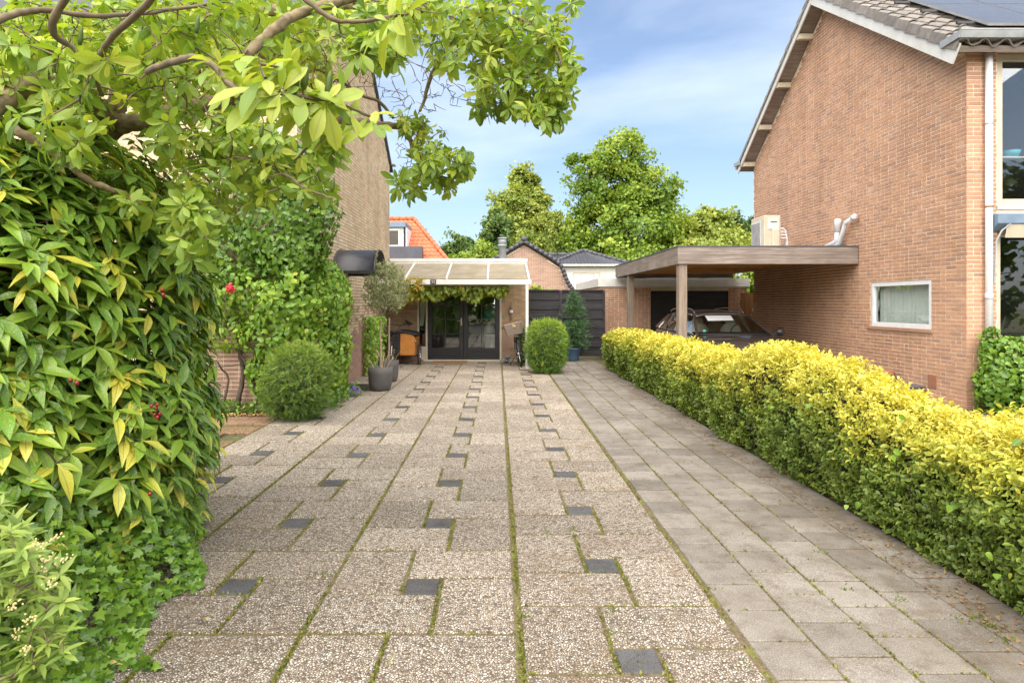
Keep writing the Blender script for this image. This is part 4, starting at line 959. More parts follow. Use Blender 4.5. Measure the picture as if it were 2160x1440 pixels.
MB().box(LX + .02, EX1, EY - .068, 21.6, 2.662, 2.70).build('roof_felt', M['felt'], ex)
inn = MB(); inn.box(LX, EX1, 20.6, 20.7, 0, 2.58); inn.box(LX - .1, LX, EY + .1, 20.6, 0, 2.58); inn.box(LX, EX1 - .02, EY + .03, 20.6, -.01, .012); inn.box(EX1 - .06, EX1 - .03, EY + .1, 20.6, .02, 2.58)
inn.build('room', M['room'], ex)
# cream frame, side light, double doors
fr = MB(); fr.box(SX0, SX0 + .05, EY - .03, EY + .08, 0, DZ1); fr.box(DX0 - .05, DX0, EY - .03, EY + .08, 0, DZ1); fr.box(DX1 - .05, DX1, EY - .03, EY + .08, 0, DZ1); fr.box(SX0 + .05, DX0 - .05, EY - .028, EY + .08, DZ1 - .05, DZ1); fr.box(DX0, DX1 - .05, EY - .028, EY + .08, DZ1 - .05, DZ1)
fr.box(SX0 + .05, DX0 - .05, EY - .028, EY + .08, .33, .40); fr.box(SX0 + .05, DX0 - .05, EY - .028, EY + .08, 0, .05); fr.box(DX0, DX1 - .05, EY - .04, EY + .08, 0, .05)
fro = fr.build('door_frame', M['cream'], ex, bevel=.004)
for k in range(3): MB().box(SX0 + .05, DX0 - .05, EY - .01 + .002 * k, EY + .02, .052 + .0925 * k, .14 + .0925 * k).build('board', M['cream'], fro)
MB().box(SX0 + .045, DX0 - .045, EY + .02, EY + .026, .40, DZ1 - .05).build('pane', M['glass'], fro)
rows = [[(SX0 + .06 + .16 * (k / 24) * (1 if z > 1.2 else .55), EY + .12 + .015 * math.sin(k * 1.1), z) for k in range(25)] for z in (.95, 1.4, 1.95)]
MB().grid(rows).build('curtain', M['curtain'], fro, True)
mid = (DX0 + DX1 - .05) / 2
for li, (a, b) in enumerate(((DX0 + .004, mid - .003), (mid + .003, DX1 - .054))):
    dm = MB(); st = .115; z0, z1, gz0 = .055, DZ1 - .055, .36
    dm.box(a, a + st, EY - .01, EY + .035, z0, z1); dm.box(b - st, b, EY - .01, EY + .035, z0, z1); dm.box(a + st, b - st, EY - .008, EY + .035, z0, z0 + .08); dm.box(a + st, b - st, EY - .008, EY + .035, gz0 - .09, gz0); dm.box(a + st, b - st, EY - .008, EY + .035, z1 - .11, z1)
    dm.box(a + st, b - st, EY + .006, EY + .02, z0 + .08, gz0 - .09)
    do = dm.build('door', M['black_paint'], ex, bevel=.004); gx0, gx1, gt = a + st, b - st, z1 - .11
    rh_ = (gt - gz0) / 4
    MB().box((gx0 + gx1) / 2 - .011, (gx0 + gx1) / 2 + .011, EY - .004, EY + .03, gz0, gt).build('glazing_bar', M['black_paint'], do)
    for k in (1, 2, 3): MB().box(gx0, gx1, EY - .002, EY + .028, gz0 + k * rh_ - .011, gz0 + k * rh_ + .011).build('glazing_bar', M['black_paint'], do)
    for k in range(4):
        for q in range(2):
            xa = gx0 + (gx1 - gx0) * q / 2; MB().box(xa + .008, xa + (gx1 - gx0) / 2 - .008, EY + .012, EY + .018, gz0 + k * rh_ + .008, gz0 + (k + 1) * rh_ - .008).build('pane', M['glass'], do)
    MB().box(a + st + .02, b - st - .02, EY - .014, EY + .004, z0 + .10, z0 + .115).build('panel_bead', M['black_paint'], do)
    if li == 0:
        h = MB().box(b - .075, b - .04, EY - .022, EY - .01, .96, 1.16).build('handle_plate', M['cream'], do)
        MB().tube([(b - .058, EY - .02, 1.08), (b - .058, EY - .065, 1.08), (b - .16, EY - .065, 1.085)], .009, 6).build('handle', M['cream'], h)
# things standing inside
sc2 = thing('globe_lamp', 'round teal paper lamp behind the right glass door', 'lamp', (-.22, 17.75, 0))
rows = [[(-.22 + .19 * math.sin(th) * math.cos(p) * (1 + .02 * math.sin(9 * p)), 17.75 + .19 * math.sin(th) * math.sin(p), 1.27 + .19 * math.cos(th)) for p in np.linspace(0, 2 * math.pi, 25)] for th in np.linspace(.02, 3.1, 16)]
MB().grid(rows).build('shade', M['teal'], sc2, True)
MB().lathe([(0, 0), (.13, 0), (.15, .3), (.17, .55), (.15, .8), (.10, 1.0), (.05, 1.06), (0, 1.08)], (-.22, 17.75, .012)).build('stand', M['sign_light'], sc2, True)
# canopy
cp = thing('glazed_canopy', 'lean to canopy with pale plastic sheets on a white post', 'canopy', (-1.1, 15.2, 0))
GY, GZ0, GZ1, CWZ = 15.25, 2.0, 2.12, 2.60
ribs = [-2.86, -2.2, -1.22, -.24, .74]
for a, b in zip(ribs[:-1], ribs[1:]):
    MB().add([(a + .02, GY + .03, GZ1 + .015), (b - .02, GY + .03, GZ1 + .015), (b - .02, EY - .13, CWZ), (a + .02, EY - .13, CWZ), (a + .02, GY + .03, GZ1 + .027), (b - .02, GY + .03, GZ1 + .027), (b - .02, EY - .13, CWZ + .012), (a + .02, EY - .13, CWZ + .012)], [(0, 1, 2, 3), (4, 5, 6, 7), (0, 1, 5, 4), (1, 2, 6, 5), (2, 3, 7, 6), (3, 0, 4, 7)]).build('roof_sheet', M['canopy'], cp)
for x in ribs: MB().beam((x, GY - .005, GZ1 + .028), (x, EY - .13, CWZ + .02), .045, .045).build('rib', M['white'], cp)
MB().box(-2.88, .80, GY - .06, GY + .02, GZ0, GZ1).build('gutter', M['white'], cp, bevel=.006)
MB().box(-2.88, .78, EY - .125, EY - .002, CWZ - .07, CWZ + .045).build('wall_plate', M['white'], cp, bevel=.004)
MB().box(.66, .73, GY - .05, GY + .01, 0, GZ0 - .001).build('post', M['white'], cp, bevel=.006)
s2 = thing('gutter_number', 'small dark number plate 52 on the canopy gutter', 'sign', (-1.53, GY - .061, 2.01))
MB().box(-1.60, -1.465, GY - .07, GY - .0615, 2.01, 2.115).build('plate', M['sign_dark'], s2)
text_part('52', .085, M['sign_light'], s2, (-1.532, GY - .0725, 2.062), (math.pi / 2, 0, 0))
fl = thing('flue', 'grey metal flue with flat cap on the extension roof', 'flue', (.14, 19.1, 2.7))
MB().lathe([(.11, 0), (.11, .55), (.125, .56), (.125, .60), (.10, .60), (.10, .62)], (.14, 19.1, 2.7)).build('pipe', M['zinc'], fl, True)
MB().lathe([(.10, .62), (.115, .63), (.115, .75), (.10, .76), (.14, .775), (.15, .79), (.13, .81), (0, .82)], (.14, 19.1, 2.7)).build('cap', M['zinc'], fl, True)
ln_ = thing('wall_lantern', 'slim metal wall lantern beside the black doors', 'lantern', (.36, EY - .06, 1.2))
MB().tube([(.36, EY - .02, 1.10), (.36, EY - .06, 1.14), (.36, EY - .07, 1.30)], .012, 6).build('bracket', M['copper'], ln_)
MB().lathe([(.02, 0), (.05, .03), (.045, .09), (.035, .10)], (.36, EY - .07, 1.28), 10).build('glass', M['sign_light'], ln_)
MB().lathe([(.04, 0), (.035, .05), (.02, .09), (.008, .1), (.008, .22), (0, .23)], (.36, EY - .07, 1.38), 10).build('cap', M['copper'], ln_)
bd = thing('bird_ornament', 'flat black metal bird fixed to the brick wall', 'ornament', (-2.4, EY - .03, .95))
bp = [(-.10, .10), (-.075, .125), (-.045, .12), (-.02, .09), (.05, .06), (.12, .02), (.10, .005), (.03, .015), (.015, -.02), (.005, -.02), (.0, .015), (-.04, .035), (-.065, .075)]
MB().prism([(-2.38 + a, .98 + b) for a, b in bp], 'Y', EY - .035, EY - .02).build('bird', M['black_paint'], bd)
mt = MB(); mt.box(-1.72, -.82, 16.45, 16.98, .003, .028); props(mt.build('doormat', M['mat'], None, bevel=.008), 'brown coir doormat in front of the black doors', 'doormat')
MB_b = MB().box(-2.3, -1.98, 16.95, 17.06, 0, .055); props(MB_b.build('loose_brick', M['terracotta'], None, bevel=.004), 'red brick lying below the narrow side window', 'brick')
gt_ = thing('drain_grate', 'dark grey metal grate lying against the left house wall', 'grate', (-2.5, 11.7, 0))
MB().box(-2.86, -2.14, 11.4, 11.42, .002, .02).box(-2.86, -2.14, 12.18, 12.2, .002, .02).box(-2.86, -2.84, 11.42, 12.18, .002, .02).box(-2.16, -2.14, 11.42, 12.18, .002, .02).build('rim', M['steel_dark'], gt_)
for k in range(14): MB().box(-2.82 + k * .048, -2.80 + k * .048, 11.42, 12.18, .003, .017).build('bar', M['steel_dark'], gt_)

# ================================================================== FENCE, GARAGE, CARPORT
fe = thing('black_board_fence', 'black stained horizontal board fence beside the garage', 'fence', (1.9, 17.9, 0))
for a, b in ((.80, 1.72), (1.80, 2.95)):
    for k in range(14):
        f = k % 2; z = .08 + k * .131
        MB().box(a, b, 17.88 + f * .028, 17.90 + f * .028, z, z + .15).build('board', M['black_wood'], fe)
for x in (.79, 1.76, 2.96): MB().box(x - .035, x + .035, 17.86, 17.95, 0, 1.92).build('post', M['black_wood'], fe)
for a, b in ((.83, 1.72), (1.80, 2.92)): MB().box(a, b, 17.855, 17.935, 1.90, 1.935).build('cap', M['black_wood'], fe)
ga = thing('brick_garage', 'low brick garage with white fascia behind the carport', 'garage', (5, 20, 0))
GYF = 18.70; gx = [2.98, 4.47, 6.74, 7.24]
y_ = GYF + .005
gwo = MB().add([(gx[0], y_, 0), (gx[1], y_, 0), (gx[1], y_, 2.04), (gx[0], y_, 2.04)], [(0, 1, 2, 3)]).build('wall', M['mortar_r'], ga)
MB().add([(gx[2], y_, 0), (gx[3], y_, 0), (gx[3], y_, 2.04), (gx[2], y_, 2.04)], [(0, 1, 2, 3)]).build('wall', M['mortar_r'], ga)
MB().box(gx[0], gx[0] + .1, y_ + .002, 24, 0, 2.04).build('wall', M['mortar_r'], ga)
MB().box(gx[1] - .1, gx[2] + .1, GYF + .10, GYF + .14, 0, 2.03).build('door_backing', M['black_wood'], ga)  # added dark sheet that keeps daylight out of the gaps between the boards
brick_mass(lay_bricks(gx[0], gx[1], 0, 2.02) + lay_bricks(gx[2], gx[3], 0, 2.02), lambda u, o, z: (u, GYF - o, z), gwo, M['brick_r'])
MB().box(gx[0] - .05, gx[3] + .1, GYF - .06, GYF - .034, 2.04, 2.28).build('fascia', M['white'], ga)
MB().box(gx[0] - .06, gx[0] - .035, GYF - .033, 24, 2.04, 2.28).build('fascia', M['white'], ga)
MB().box(gx[0] - .03, gx[3] + .1, GYF - .03, 24, 2.05, 2.25).build('roof', M['felt'], ga)
MB().box(gx[1], gx[2], GYF - .02, GYF + .06, 1.92, 2.04).build('lintel', M['cream'], ga)
for k in range(9): MB().box(gx[1], gx[2], GYF + .05 - .012 * (k % 2), GYF + .075, .02 + k * .21, .215 + k * .21).build('door_board', M['black_wood'], ga)
gd = thing('side_gate', 'honey coloured wooden gate between garage and brick house', 'gate', (7.4, 18.3, 0))
for k in range(7): MB().box(6.95 + k * .12, 7.06 + k * .12, 18.30, 18.325, .05, 1.86).build('board', M['gate_wood'], gd)
for z in (.35, 1.55): MB().box(6.95, 7.78, 18.326, 18.36, z, z + .09).build('rail', M['gate_wood'], gd)
MB().box(7.27, 7.29, 18.27, 18.30, 1.32, 1.42).build('latch', M['alu'], gd)

ca = thing('carport', 'flat roofed timber carport built against the brick house', 'carport', (5.1, 15.3, 0))
CY0, CY1, CX0, CX1, CZ0, CZ1 = 12.12, 18.55, 3.41, RX - .012, 2.30, 2.645
zs = [(CZ0, CZ0 + .165), (CZ0 + .168, CZ0 + .32)]
for a, b in zs:
    MB().box(CX0, CX1, CY0, CY0 + .03, a, b).build('fascia_board', M['grey_wood'], ca)
    MB().box(CX0, CX0 + .03, CY0 + .031, CY1, a - .0, b).build('fascia_board', M['grey_wood_y'], ca)
MB().box(CX0 - .012, CX1, CY0 - .012, CY1, CZ1 - .022, CZ1).build('edge_trim', M['felt'], ca)
SKX, SKY = (4.75, 6.30), (15.3, 17.2)       # roof light
for q in ((CX0 + .031, SKX[0], CY0 + .031, CY1), (SKX[1], CX1, CY0 + .031, CY1), (SKX[0], SKX[1], CY0 + .031, SKY[0]), (SKX[0], SKX[1], SKY[1], CY1)): MB().box(*q, CZ1 - .07, CZ1 - .024).build('roof_deck', M['felt'], ca)
MB().box(SKX[0], SKX[0] + .02, SKY[0], SKY[1], CZ0 + .10, CZ1 + .12).box(SKX[1] - .02, SKX[1], SKY[0], SKY[1], CZ0 + .10, CZ1 + .12).box(SKX[0] + .02, SKX[1] - .02, SKY[0], SKY[0] + .02, CZ0 + .10, CZ1 + .12).box(SKX[0] + .02, SKX[1] - .02, SKY[1] - .02, SKY[1], CZ0 + .10, CZ1 + .12).build('light_well', M['orange_wood'], ca)
MB().box(SKX[0] - .02, SKX[1] + .02, SKY[0] - .02, SKY[1] + .02, CZ1 + .122, CZ1 + .13).build('roof_light', M['glass'], ca)
MB().box(CX0 + .031, CX1, CY1 - .03, CY1, CZ0 - .02, CZ1 - .072).build('fascia_board', M['grey_wood'], ca)  # added board; blocks the bright gap above the garage to leave it dark
for k in range(24):
    x = CX0 + .04 + k * .139
    for ya, yb in (((CY0 + .05, SKY[0]), (SKY[1], CY1 - .031)) if x + .135 > SKX[0] and x < SKX[1] else ((CY0 + .05, CY1 - .031),)): MB().box(x, x + .135, ya, yb, CZ0 + .10, CZ0 + .125).build('ceiling_plank', M['orange_wood'], ca)
for k in range(7):
    y = CY0 + .60 + k * .9
    if SKY[0] - .1 < y < SKY[1]: continue
    MB().box(CX0 + .04, CX1, y, y + .06, CZ0 + .127, CZ1 - .072).build('joist', M['orange_wood'], ca)
MB().box(CX0 + .03, CX0 + .19, CY0 + .04, CY0 + .22, 0, CZ0 + .098).build('post', M['grey_wood_z'], ca, bevel=.006)
MB().box(CX0 + .03, CX0 + .19, 16.9, 17.08, 0, CZ0 + .098).build('post', M['grey_wood_z'], ca, bevel=.006)
MB().box(CX0 + .035, CX0 + .185, CY0 + .23, 16.89, CZ0 + .01, CZ0 + .097).build('side_beam', M['grey_wood_y'], ca)

ac = thing('heat_pump', 'cream outdoor heat pump unit standing on the carport roof', 'heat pump', (5.9, 14.2, CZ1))
MB().box(5.72, 6.08, 13.75, 14.45, CZ1 + .04, CZ1 + .80).build('casing', M['cream'], ac, bevel=.015)
MB().box(5.714, 5.72, 13.92, 14.42, CZ1 + .10, CZ1 + .70).build('grille_frame', M['white'], ac)
for k in range(17): MB().box(5.704, 5.714, 13.94, 14.40, CZ1 + .12 + k * .033, CZ1 + .135 + k * .033).build('grille_slat', M['zinc'], ac)
MB().box(5.80, 6.04, 13.735, 13.75, CZ1 + .50, CZ1 + .74).build('service_cover', M['white'], ac, bevel=.004)
MB().box(5.86, 5.99, 13.731, 13.735, CZ1 + .645, CZ1 + .665).build('grip', M['steel_dark'], ac)
MB().box(5.88, 6.04, 13.70, 13.75, CZ1 + .05, CZ1 + .50).build('pipe_cover', M['cream'], ac, bevel=.02)
for k in range(2): MB().box(5.74, 6.06, 13.85 + k * .45, 13.91 + k * .45, CZ1 + .002, CZ1 + .04).build('foot', M['rubber'], ac)
for k in range(4):
    z = CZ1 + .52 - k * .07
    MB().tube([(6.04, 13.78, z), (6.14 + .02 * k, 13.76, z), (6.20 + .012 * k, 13.77, z - .06), (6.215 + .012 * k, 13.8, z - .2), (6.215 + .012 * k, 13.82, CZ1 + .01)], .014, 6).build('insulated_pipe', M['white_pipe'], ac, True)
vp = thing('white_wall_pipes', 'two white plastic pipes climbing the brick gable wall', 'pipe', (6.75, 12.5, CZ1))
MB().tube([(6.72, 13.3, CZ1 + .02), (6.72, 12.75, CZ1 + .12), (6.72, 12.68, CZ1 + .17), (6.72, 12.66, CZ1 + .40)], .05, 10).build('vent_pipe', M['white_pipe'], vp, True)
MB().tube([(6.72, 12.66, CZ1 + .32), (6.72, 12.65, CZ1 + .48), (6.70, 12.60, CZ1 + .55)], .062, 10).build('vent_cap', M['white_pipe'], vp, True)
MB().tube([(6.735, 12.9, CZ1 + .03), (6.735, 12.6, CZ1 + .09), (6.735, 12.42, CZ1 + .42), (6.735, 12.38, CZ1 + .47), (6.735, 12.12, CZ1 + .53)], .042, 10).build('drain_pipe', M['white_pipe'], vp, True)
MB().tube([(6.735, 12.14, CZ1 + .527), (6.735, 12.06, CZ1 + .545)], .054, 10).build('pipe_end', M['white_pipe'], vp, True)

# ================================================================== BUILDINGS BEHIND
def tiled_slope(a, b, c, e, name, mat, parent, nu, nv, amp=.03, step=.03, waves=None):
    """corrugated tile rows on the quad a b (eave) c e (ridge, above b and a)"""
    a, b, c, e = [np.array(q, float) for q in (a, b, c, e)]; n_ = np.cross(b - a, e - a); n_ = n_ / np.linalg.norm(n_); n_ = n_ if n_[2] > 0 else -n_
    W_ = np.linalg.norm(b - a); rows = []
    for j in range(nv):
        for k in (0, 1):
            v = (j + k) / nv; P0, P1 = a + (e - a) * v, b + (c - b) * v; row = []
            cols = nu * 4
            for i in range(cols + 1):
                u = i / cols; p = P0 + (P1 - P0) * u; s_ = np.dot(p - a, (b - a) / W_) / W_ * nu * 2 * math.pi
                row.append(p + n_ * (amp * math.sin(s_) + step * (1 - k)))
            rows.append(row)
    o = MB().grid(rows).build(name, mat, parent, False); o['kind'] = 'stuff'; return o
oh = thing('orange_roof_house', 'house with bright orange tiled roof and dormer in the background', 'house', (-8, 34, 0))
MB().box(-14, -2.6, 31.2, 37, 0, 3.4).build('wall', M['render'], oh)
tiled_slope((-13, 30.4, 3.25), (-2.15, 30.4, 3.25), (-4.45, 34, 6.0), (-13, 34, 6.0), 'roof', M['tile_orange'], oh, 46, 13)
tiled_slope((-2.15, 30.4, 3.25), (-2.15, 38, 3.25), (-4.45, 34.2, 6.0), (-4.45, 34, 6.0), 'hip_roof', M['tile_orange'], oh, 26, 11)
hp = MB(); p0, p1 = Vector((-2.15, 30.4, 3.33)), Vector((-4.45, 34, 6.08))
for k in range(13): hp.tube([p0 + (p1 - p0) * (k / 13), p0 + (p1 - p0) * ((k + 1.05) / 13)], [.11, .085], 8)
for k in range(22): hp.tube([(-4.45 - k * .38, 34, 6.07), (-4.45 - (k + 1.05) * .38, 34, 6.07)], [.11, .09], 8)
hp.build('ridge_tiles', M['tile_orange'], oh, True)
MB().box(-9, -4.62, 31.36, 33.6, 3.9, 5.5).build('dormer', M['white'], oh)
MB().box(-6.85, -4.83, 31.352, 31.358, 4.4, 5.15).build('dormer_dark_plate', M['room'], oh)  # thin dark plate painted as the unlit space behind the panes
MB().box(-9.1, -4.50, 31.2, 33.9, 5.28, 5.52).build('dormer_fascia', M['blue_grey'], oh)
MB().box(-4.50, -4.44, 31.3, 33.0, 4.3, 5.25).build('dormer_downpipe', M['white_pipe'], oh)
window(oh, 'X', -5.75, -4.78, 4.32, 5.2, 31.33, .09, M['white'], (), out=-1)
window(oh, 'X', -6.9, -5.78, 4.32, 5.2, 31.33, .09, M['white'], (), out=-1)
MB().box(-9, -3.62, 30.6, 31.2, 3.2, 4.28).build('lead_apron', M['lead'], oh)
MB().tube([(-3.78, 33.2, 4.8), (-3.78, 33.2, 5.45)], .09, 8).build('vent_pipe', M['zinc'], oh)
# pink brick outbuilding with bell shaped gable
pb = thing('pink_brick_barn', 'pink brick gable building with dark bell shaped roof edge', 'building', (1.2, 31, 0))
prof = [(-2.35, 2.0), (-2.0, 2.55), (-1.68, 3.30), (-.9, 3.82), (0, 4.36), (.9, 3.82), (1.68, 3.30), (2.0, 2.55), (2.35, 2.0)]
gp = [(1.22 + a, b - .06) for a, b in prof]
MB().prism([(gp[0][0], 0)] + gp + [(gp[-1][0], 0)], 'Y', 30.01, 38).build('wall', M['mortar_r'], pb)
def zg(x):
    for (a, b), (c, e) in zip(gp[:-1], gp[1:]):
        if a <= x <= c: return b + (e - b) * (x - a) / (c - a)
    return 0
brick_mass(lay_bricks(gp[0][0], gp[-1][0], 1.2, 4.3, lambda u, z, a, b: z < zg(u) - .04, wild=False), lambda u, o, z: (u, 30 - o, z), pb, M['brick_pink'])
rf = MB()
for (a, b), (c, e) in zip(prof[:-1], prof[1:]): rf.add([(1.22 + a, 29.85, b), (1.22 + c, 29.85, e), (1.22 + c, 38, e), (1.22 + a, 38, b), (1.22 + a, 29.85, b + .1), (1.22 + c, 29.85, e + .1), (1.22 + c, 38, e + .1), (1.22 + a, 38, b + .1)], [(0, 1, 2, 3), (4, 5, 6, 7), (0, 1, 5, 4), (2, 3, 7, 6)])
rf.build('roof', M['tile_dark'], pb)
for sgn in (-1, 1):
    q = [(1.22 + sgn * abs(a), b + .09) for a, b in prof[:5]]; seg = smooth_line([(x, 29.85, z) for x, z in q], 4)
    v = MB()
    for i in range(len(seg) - 1): v.tube([seg[i], seg[i] + (seg[i + 1] - seg[i]) * 1.1], [.11, .085], 7)
    v.build('verge_tiles', M['tile_dark'], pb, True)
MB().blob((1.22, 29.85, 4.55), (.16, .16, .14), 10, .05).build('ridge_cap', M['tile_dark'], pb, True)
# white rendered house with hipped roof
wh = thing('white_hipped_house', 'white rendered house with dark hipped tile roof in the background', 'house', (6.5, 48, 0))
MB().box(3.2, 9.0, 45, 52, 0, 4.3).build('wall', M['render'], wh)
tiled_slope((3.6, 44.5, 4.25), (9.3, 44.5, 4.25), (6.35, 47.4, 5.42), (6.25, 47.4, 5.42), 'roof', M['tile_dark'], wh, 24, 9)
tiled_slope((9.3, 44.5, 4.25), (9.3, 52, 4.25), (6.35, 50, 5.42), (6.35, 47.4, 5.42), 'hip_roof', M['tile_dark'], wh, 24, 9)
tiled_slope((-1, 46.2, 4.25), (7, 46.2, 4.25), (7, 49, 5.25), (-1, 49, 5.25), 'side_roof', M['tile_dark'], wh, 34, 9)
hp = MB()
for p0, p1 in (((9.3, 44.5, 4.32), (6.3, 47.4, 5.5)), ((3.6, 44.5, 4.32), (6.3, 47.4, 5.5)), ((-1, 49, 5.32), (7, 49, 5.32))):
    p0, p1 = Vector(p0), Vector(p1)
    for k in range(10): hp.tube([p0 + (p1 - p0) * (k / 10), p0 + (p1 - p0) * ((k + 1.05) / 10)], [.14, .11], 7)
hp.build('ridge_tiles', M['tile_dark'], wh, True)
MB().box(3.5, 9.4, 44.42, 44.55, 4.16, 4.28).build('gutter', M['white'], wh)
window(wh, 'X', 5.28, 7.2, 2.55, 3.75, 44.98, .1, M['cream'], (5.85, 6.75), out=-1)
MB().box(5.5, 7.1, 45.6, 45.7, 2.6, 3.7).build('blind', M['curtain'], wh)

# ================================================================== TREES BEHIND
def tree(name, label, base, blobs, n, size, mat, trunk_r, group=None, cat='tree', droop=.1, core=True):
    """blobs: (centre, radii) of the crown's masses; leaves stand in clumps on and in them"""
    base = np.array(base, float); t = thing(name, label, cat, tuple(base), group=group)
    tr = MB(); top = np.array(max(blobs, key=lambda b: b[0][2])[0], float)
    stem = smooth_line([base, base + (top - base) * [.15, .15, .35] + rng.normal(size=3) * .1, base + (top - base) * .65, top], 4)
    tr.tube(stem, list(np.linspace(trunk_r, trunk_r * .2, len(stem))), 8)
    for c, r in blobs:
        c = np.array(c, float); j = int(len(stem) * rng.uniform(.35, .7)); a = stem[j]
        tr.tube(smooth_line([a, (a + c) / 2 + rng.normal(size=3) * .25, c, c + np.array(r) * rng.normal(size=3) * .4], 4), list(np.linspace(trunk_r * .45, .02, 13)), 6)
    vol = np.array([np.prod(r) ** (2 / 3) for c, r in blobs]); cnt = (vol / vol.sum() * n).astype(int)
    P, Nn, va, tips = [], [], [], []
    for (c, r), k in zip(blobs, cnt):
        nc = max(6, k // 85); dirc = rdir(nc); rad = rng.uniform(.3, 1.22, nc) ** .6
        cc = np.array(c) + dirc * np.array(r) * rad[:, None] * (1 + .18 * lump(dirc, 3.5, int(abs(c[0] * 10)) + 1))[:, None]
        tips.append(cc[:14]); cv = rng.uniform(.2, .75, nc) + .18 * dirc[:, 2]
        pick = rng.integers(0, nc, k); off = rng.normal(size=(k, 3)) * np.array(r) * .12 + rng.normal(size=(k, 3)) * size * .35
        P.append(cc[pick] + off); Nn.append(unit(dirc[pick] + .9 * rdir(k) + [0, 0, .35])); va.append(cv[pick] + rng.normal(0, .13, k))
    for (c, r), k in zip(blobs, cnt):
        q = max(4, k // 420); dirc = rdir(q); cc = np.array(c) + dirc * np.array(r) * rng.uniform(1.05, 1.45, q)[:, None]; pick = rng.integers(0, q, k // 9); P.append(cc[pick] + rng.normal(size=(len(pick), 3)) * size * .9); Nn.append(rdir(len(pick)) + [0, 0, .4]); va.append(rng.uniform(.3, .9, len(pick))); tips.append(cc)
    P, Nn, va = np.concatenate(P), np.concatenate(Nn), np.concatenate(va)
    grow(list(stem) + [np.array(q[0], float) for q in blobs], np.concatenate(tips), tr, trunk_r * .12, .015, 4, 3, .03); tr.build('trunk', M['trunk_dark'], t, True)
    d = np.cross(Nn, rdir(len(P))); d[:, 2] -= droop
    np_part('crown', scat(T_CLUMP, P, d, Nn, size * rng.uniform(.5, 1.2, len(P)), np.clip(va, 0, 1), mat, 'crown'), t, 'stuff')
    return t
def B(x, y, Y, rx, ry, rd=None):
    """crown mass from its picture centre, half sizes in photo pixels and distance"""
    c = at(x, y, Y); k = Y / F_PX; return (tuple(c), (rx * k, (rd or rx) * k, ry * k))
TG = 'trees beyond the back gardens'
tree('broadleaf_tree', 'tallest bright green tree, round crowned, left of the carport roof', (11.5, 60, 0), [B(1310, 330, 60, 52, 45), B(1280, 400, 60, 70, 55), B(1350, 400, 60, 62, 60), B(1240, 350, 59, 38, 24), B(1385, 430, 60, 45, 40), B(1265, 480, 60, 68, 45), B(1340, 490, 59, 75, 55), B(1330, 300, 60, 30, 18), B(1225, 500, 60, 40, 35), B(1400, 495, 60, 35, 45), B(1300, 545, 59, 90, 40), B(1290, 570, 59, 60, 30)], 42000, .34, M['l_tree'], .42, TG)
tree('broadleaf_tree', 'tall narrow yellow green tree above the pink brick gable', (2.2, 64, 0), [B(1105, 385, 64, 30, 26), B(1090, 430, 64, 45, 36), B(1120, 450, 64, 38, 40), B(1075, 480, 64, 40, 40), B(1115, 500, 63, 45, 36), B(1060, 440, 64, 22, 18), B(1140, 420, 64, 16, 20)], 23000, .34, M['l_tree2'], .35, TG)
tree('birch_tree', 'pale drooping birch between the two tall trees', (5.6, 62, 0), [B(1165, 460, 62, 18, 22), B(1172, 495, 62, 24, 34), B(1155, 515, 62, 20, 28), B(1185, 520, 62, 18, 30), B(1200, 470, 62, 12, 18)], 9000, .26, M['l_tree2'], .16, TG, droop=1.2)
tree('broadleaf_tree', 'dark green tree left of the narrow tree, behind the flue', (-.1, 47, 0), [B(1050, 470, 47, 22, 24), B(1045, 505, 47, 28, 30), B(1035, 535, 47, 34, 22)], 10000, .25, M['l_tree3'], .25, TG)
tree('small_tree', 'loose crowned small tree right of the orange roof', (-2.6, 44, 0), [B(968, 512, 44, 22, 16), B(985, 525, 44, 26, 18), B(945, 528, 44, 18, 12), B(1000, 540, 44, 20, 12)], 7500, .2, M['l_tree3'], .14, TG)
tree('garden_shrub', 'mixed green shrubs above the flat roof edge', (-.9, 40, 0), [B(1020, 528, 40, 22, 14), B(1005, 548, 40, 34, 16), B(960, 552, 40, 40, 16), B(1040, 552, 40, 28, 14)], 8000, .19, M['l_tree'], .1, 'garden shrubs behind the buildings')
tree('broadleaf_tree', 'broad light green tree behind the carport, left of the heat pump', (19, 60, 0), [B(1470, 480, 60, 48, 34), B(1510, 500, 60, 50, 34), B(1440, 505, 60, 36, 30), B(1500, 460, 60, 34, 20), B(1480, 530, 60, 80, 34)], 19000, .34, M['l_tree2'], .4, TG)
tree('broadleaf_tree', 'darker tree just left of the brick house corner', (23.5, 64, 0), [B(1548, 482, 64, 30, 26), B(1575, 490, 64, 24, 20), B(1555, 520, 64, 40, 30), B(1600, 500, 64, 30, 34)], 14000, .34, M['l_tree3'], .4, TG)
tree('garden_shrub', 'green shrub seen through the gap beside the garage', (9.3, 24, 0), [B(1582, 585, 23, 16, 22), B(1570, 605, 23, 16, 26), B(1600, 620, 23, 20, 30), B(1590, 640, 23, 30, 30)], 2200, .16, M['l_tree'], .06, 'garden shrubs behind the buildings')
tree('garden_shrub', 'light green hedge top just above the black fence', (1.5, 20, 0), [B(1130, 612, 20, 22, 6), B(1150, 620, 20, 30, 8), B(1120, 640, 20, 40, 18)], 1500, .10, M['l_climb'], .05, 'garden shrubs behind the buildings')
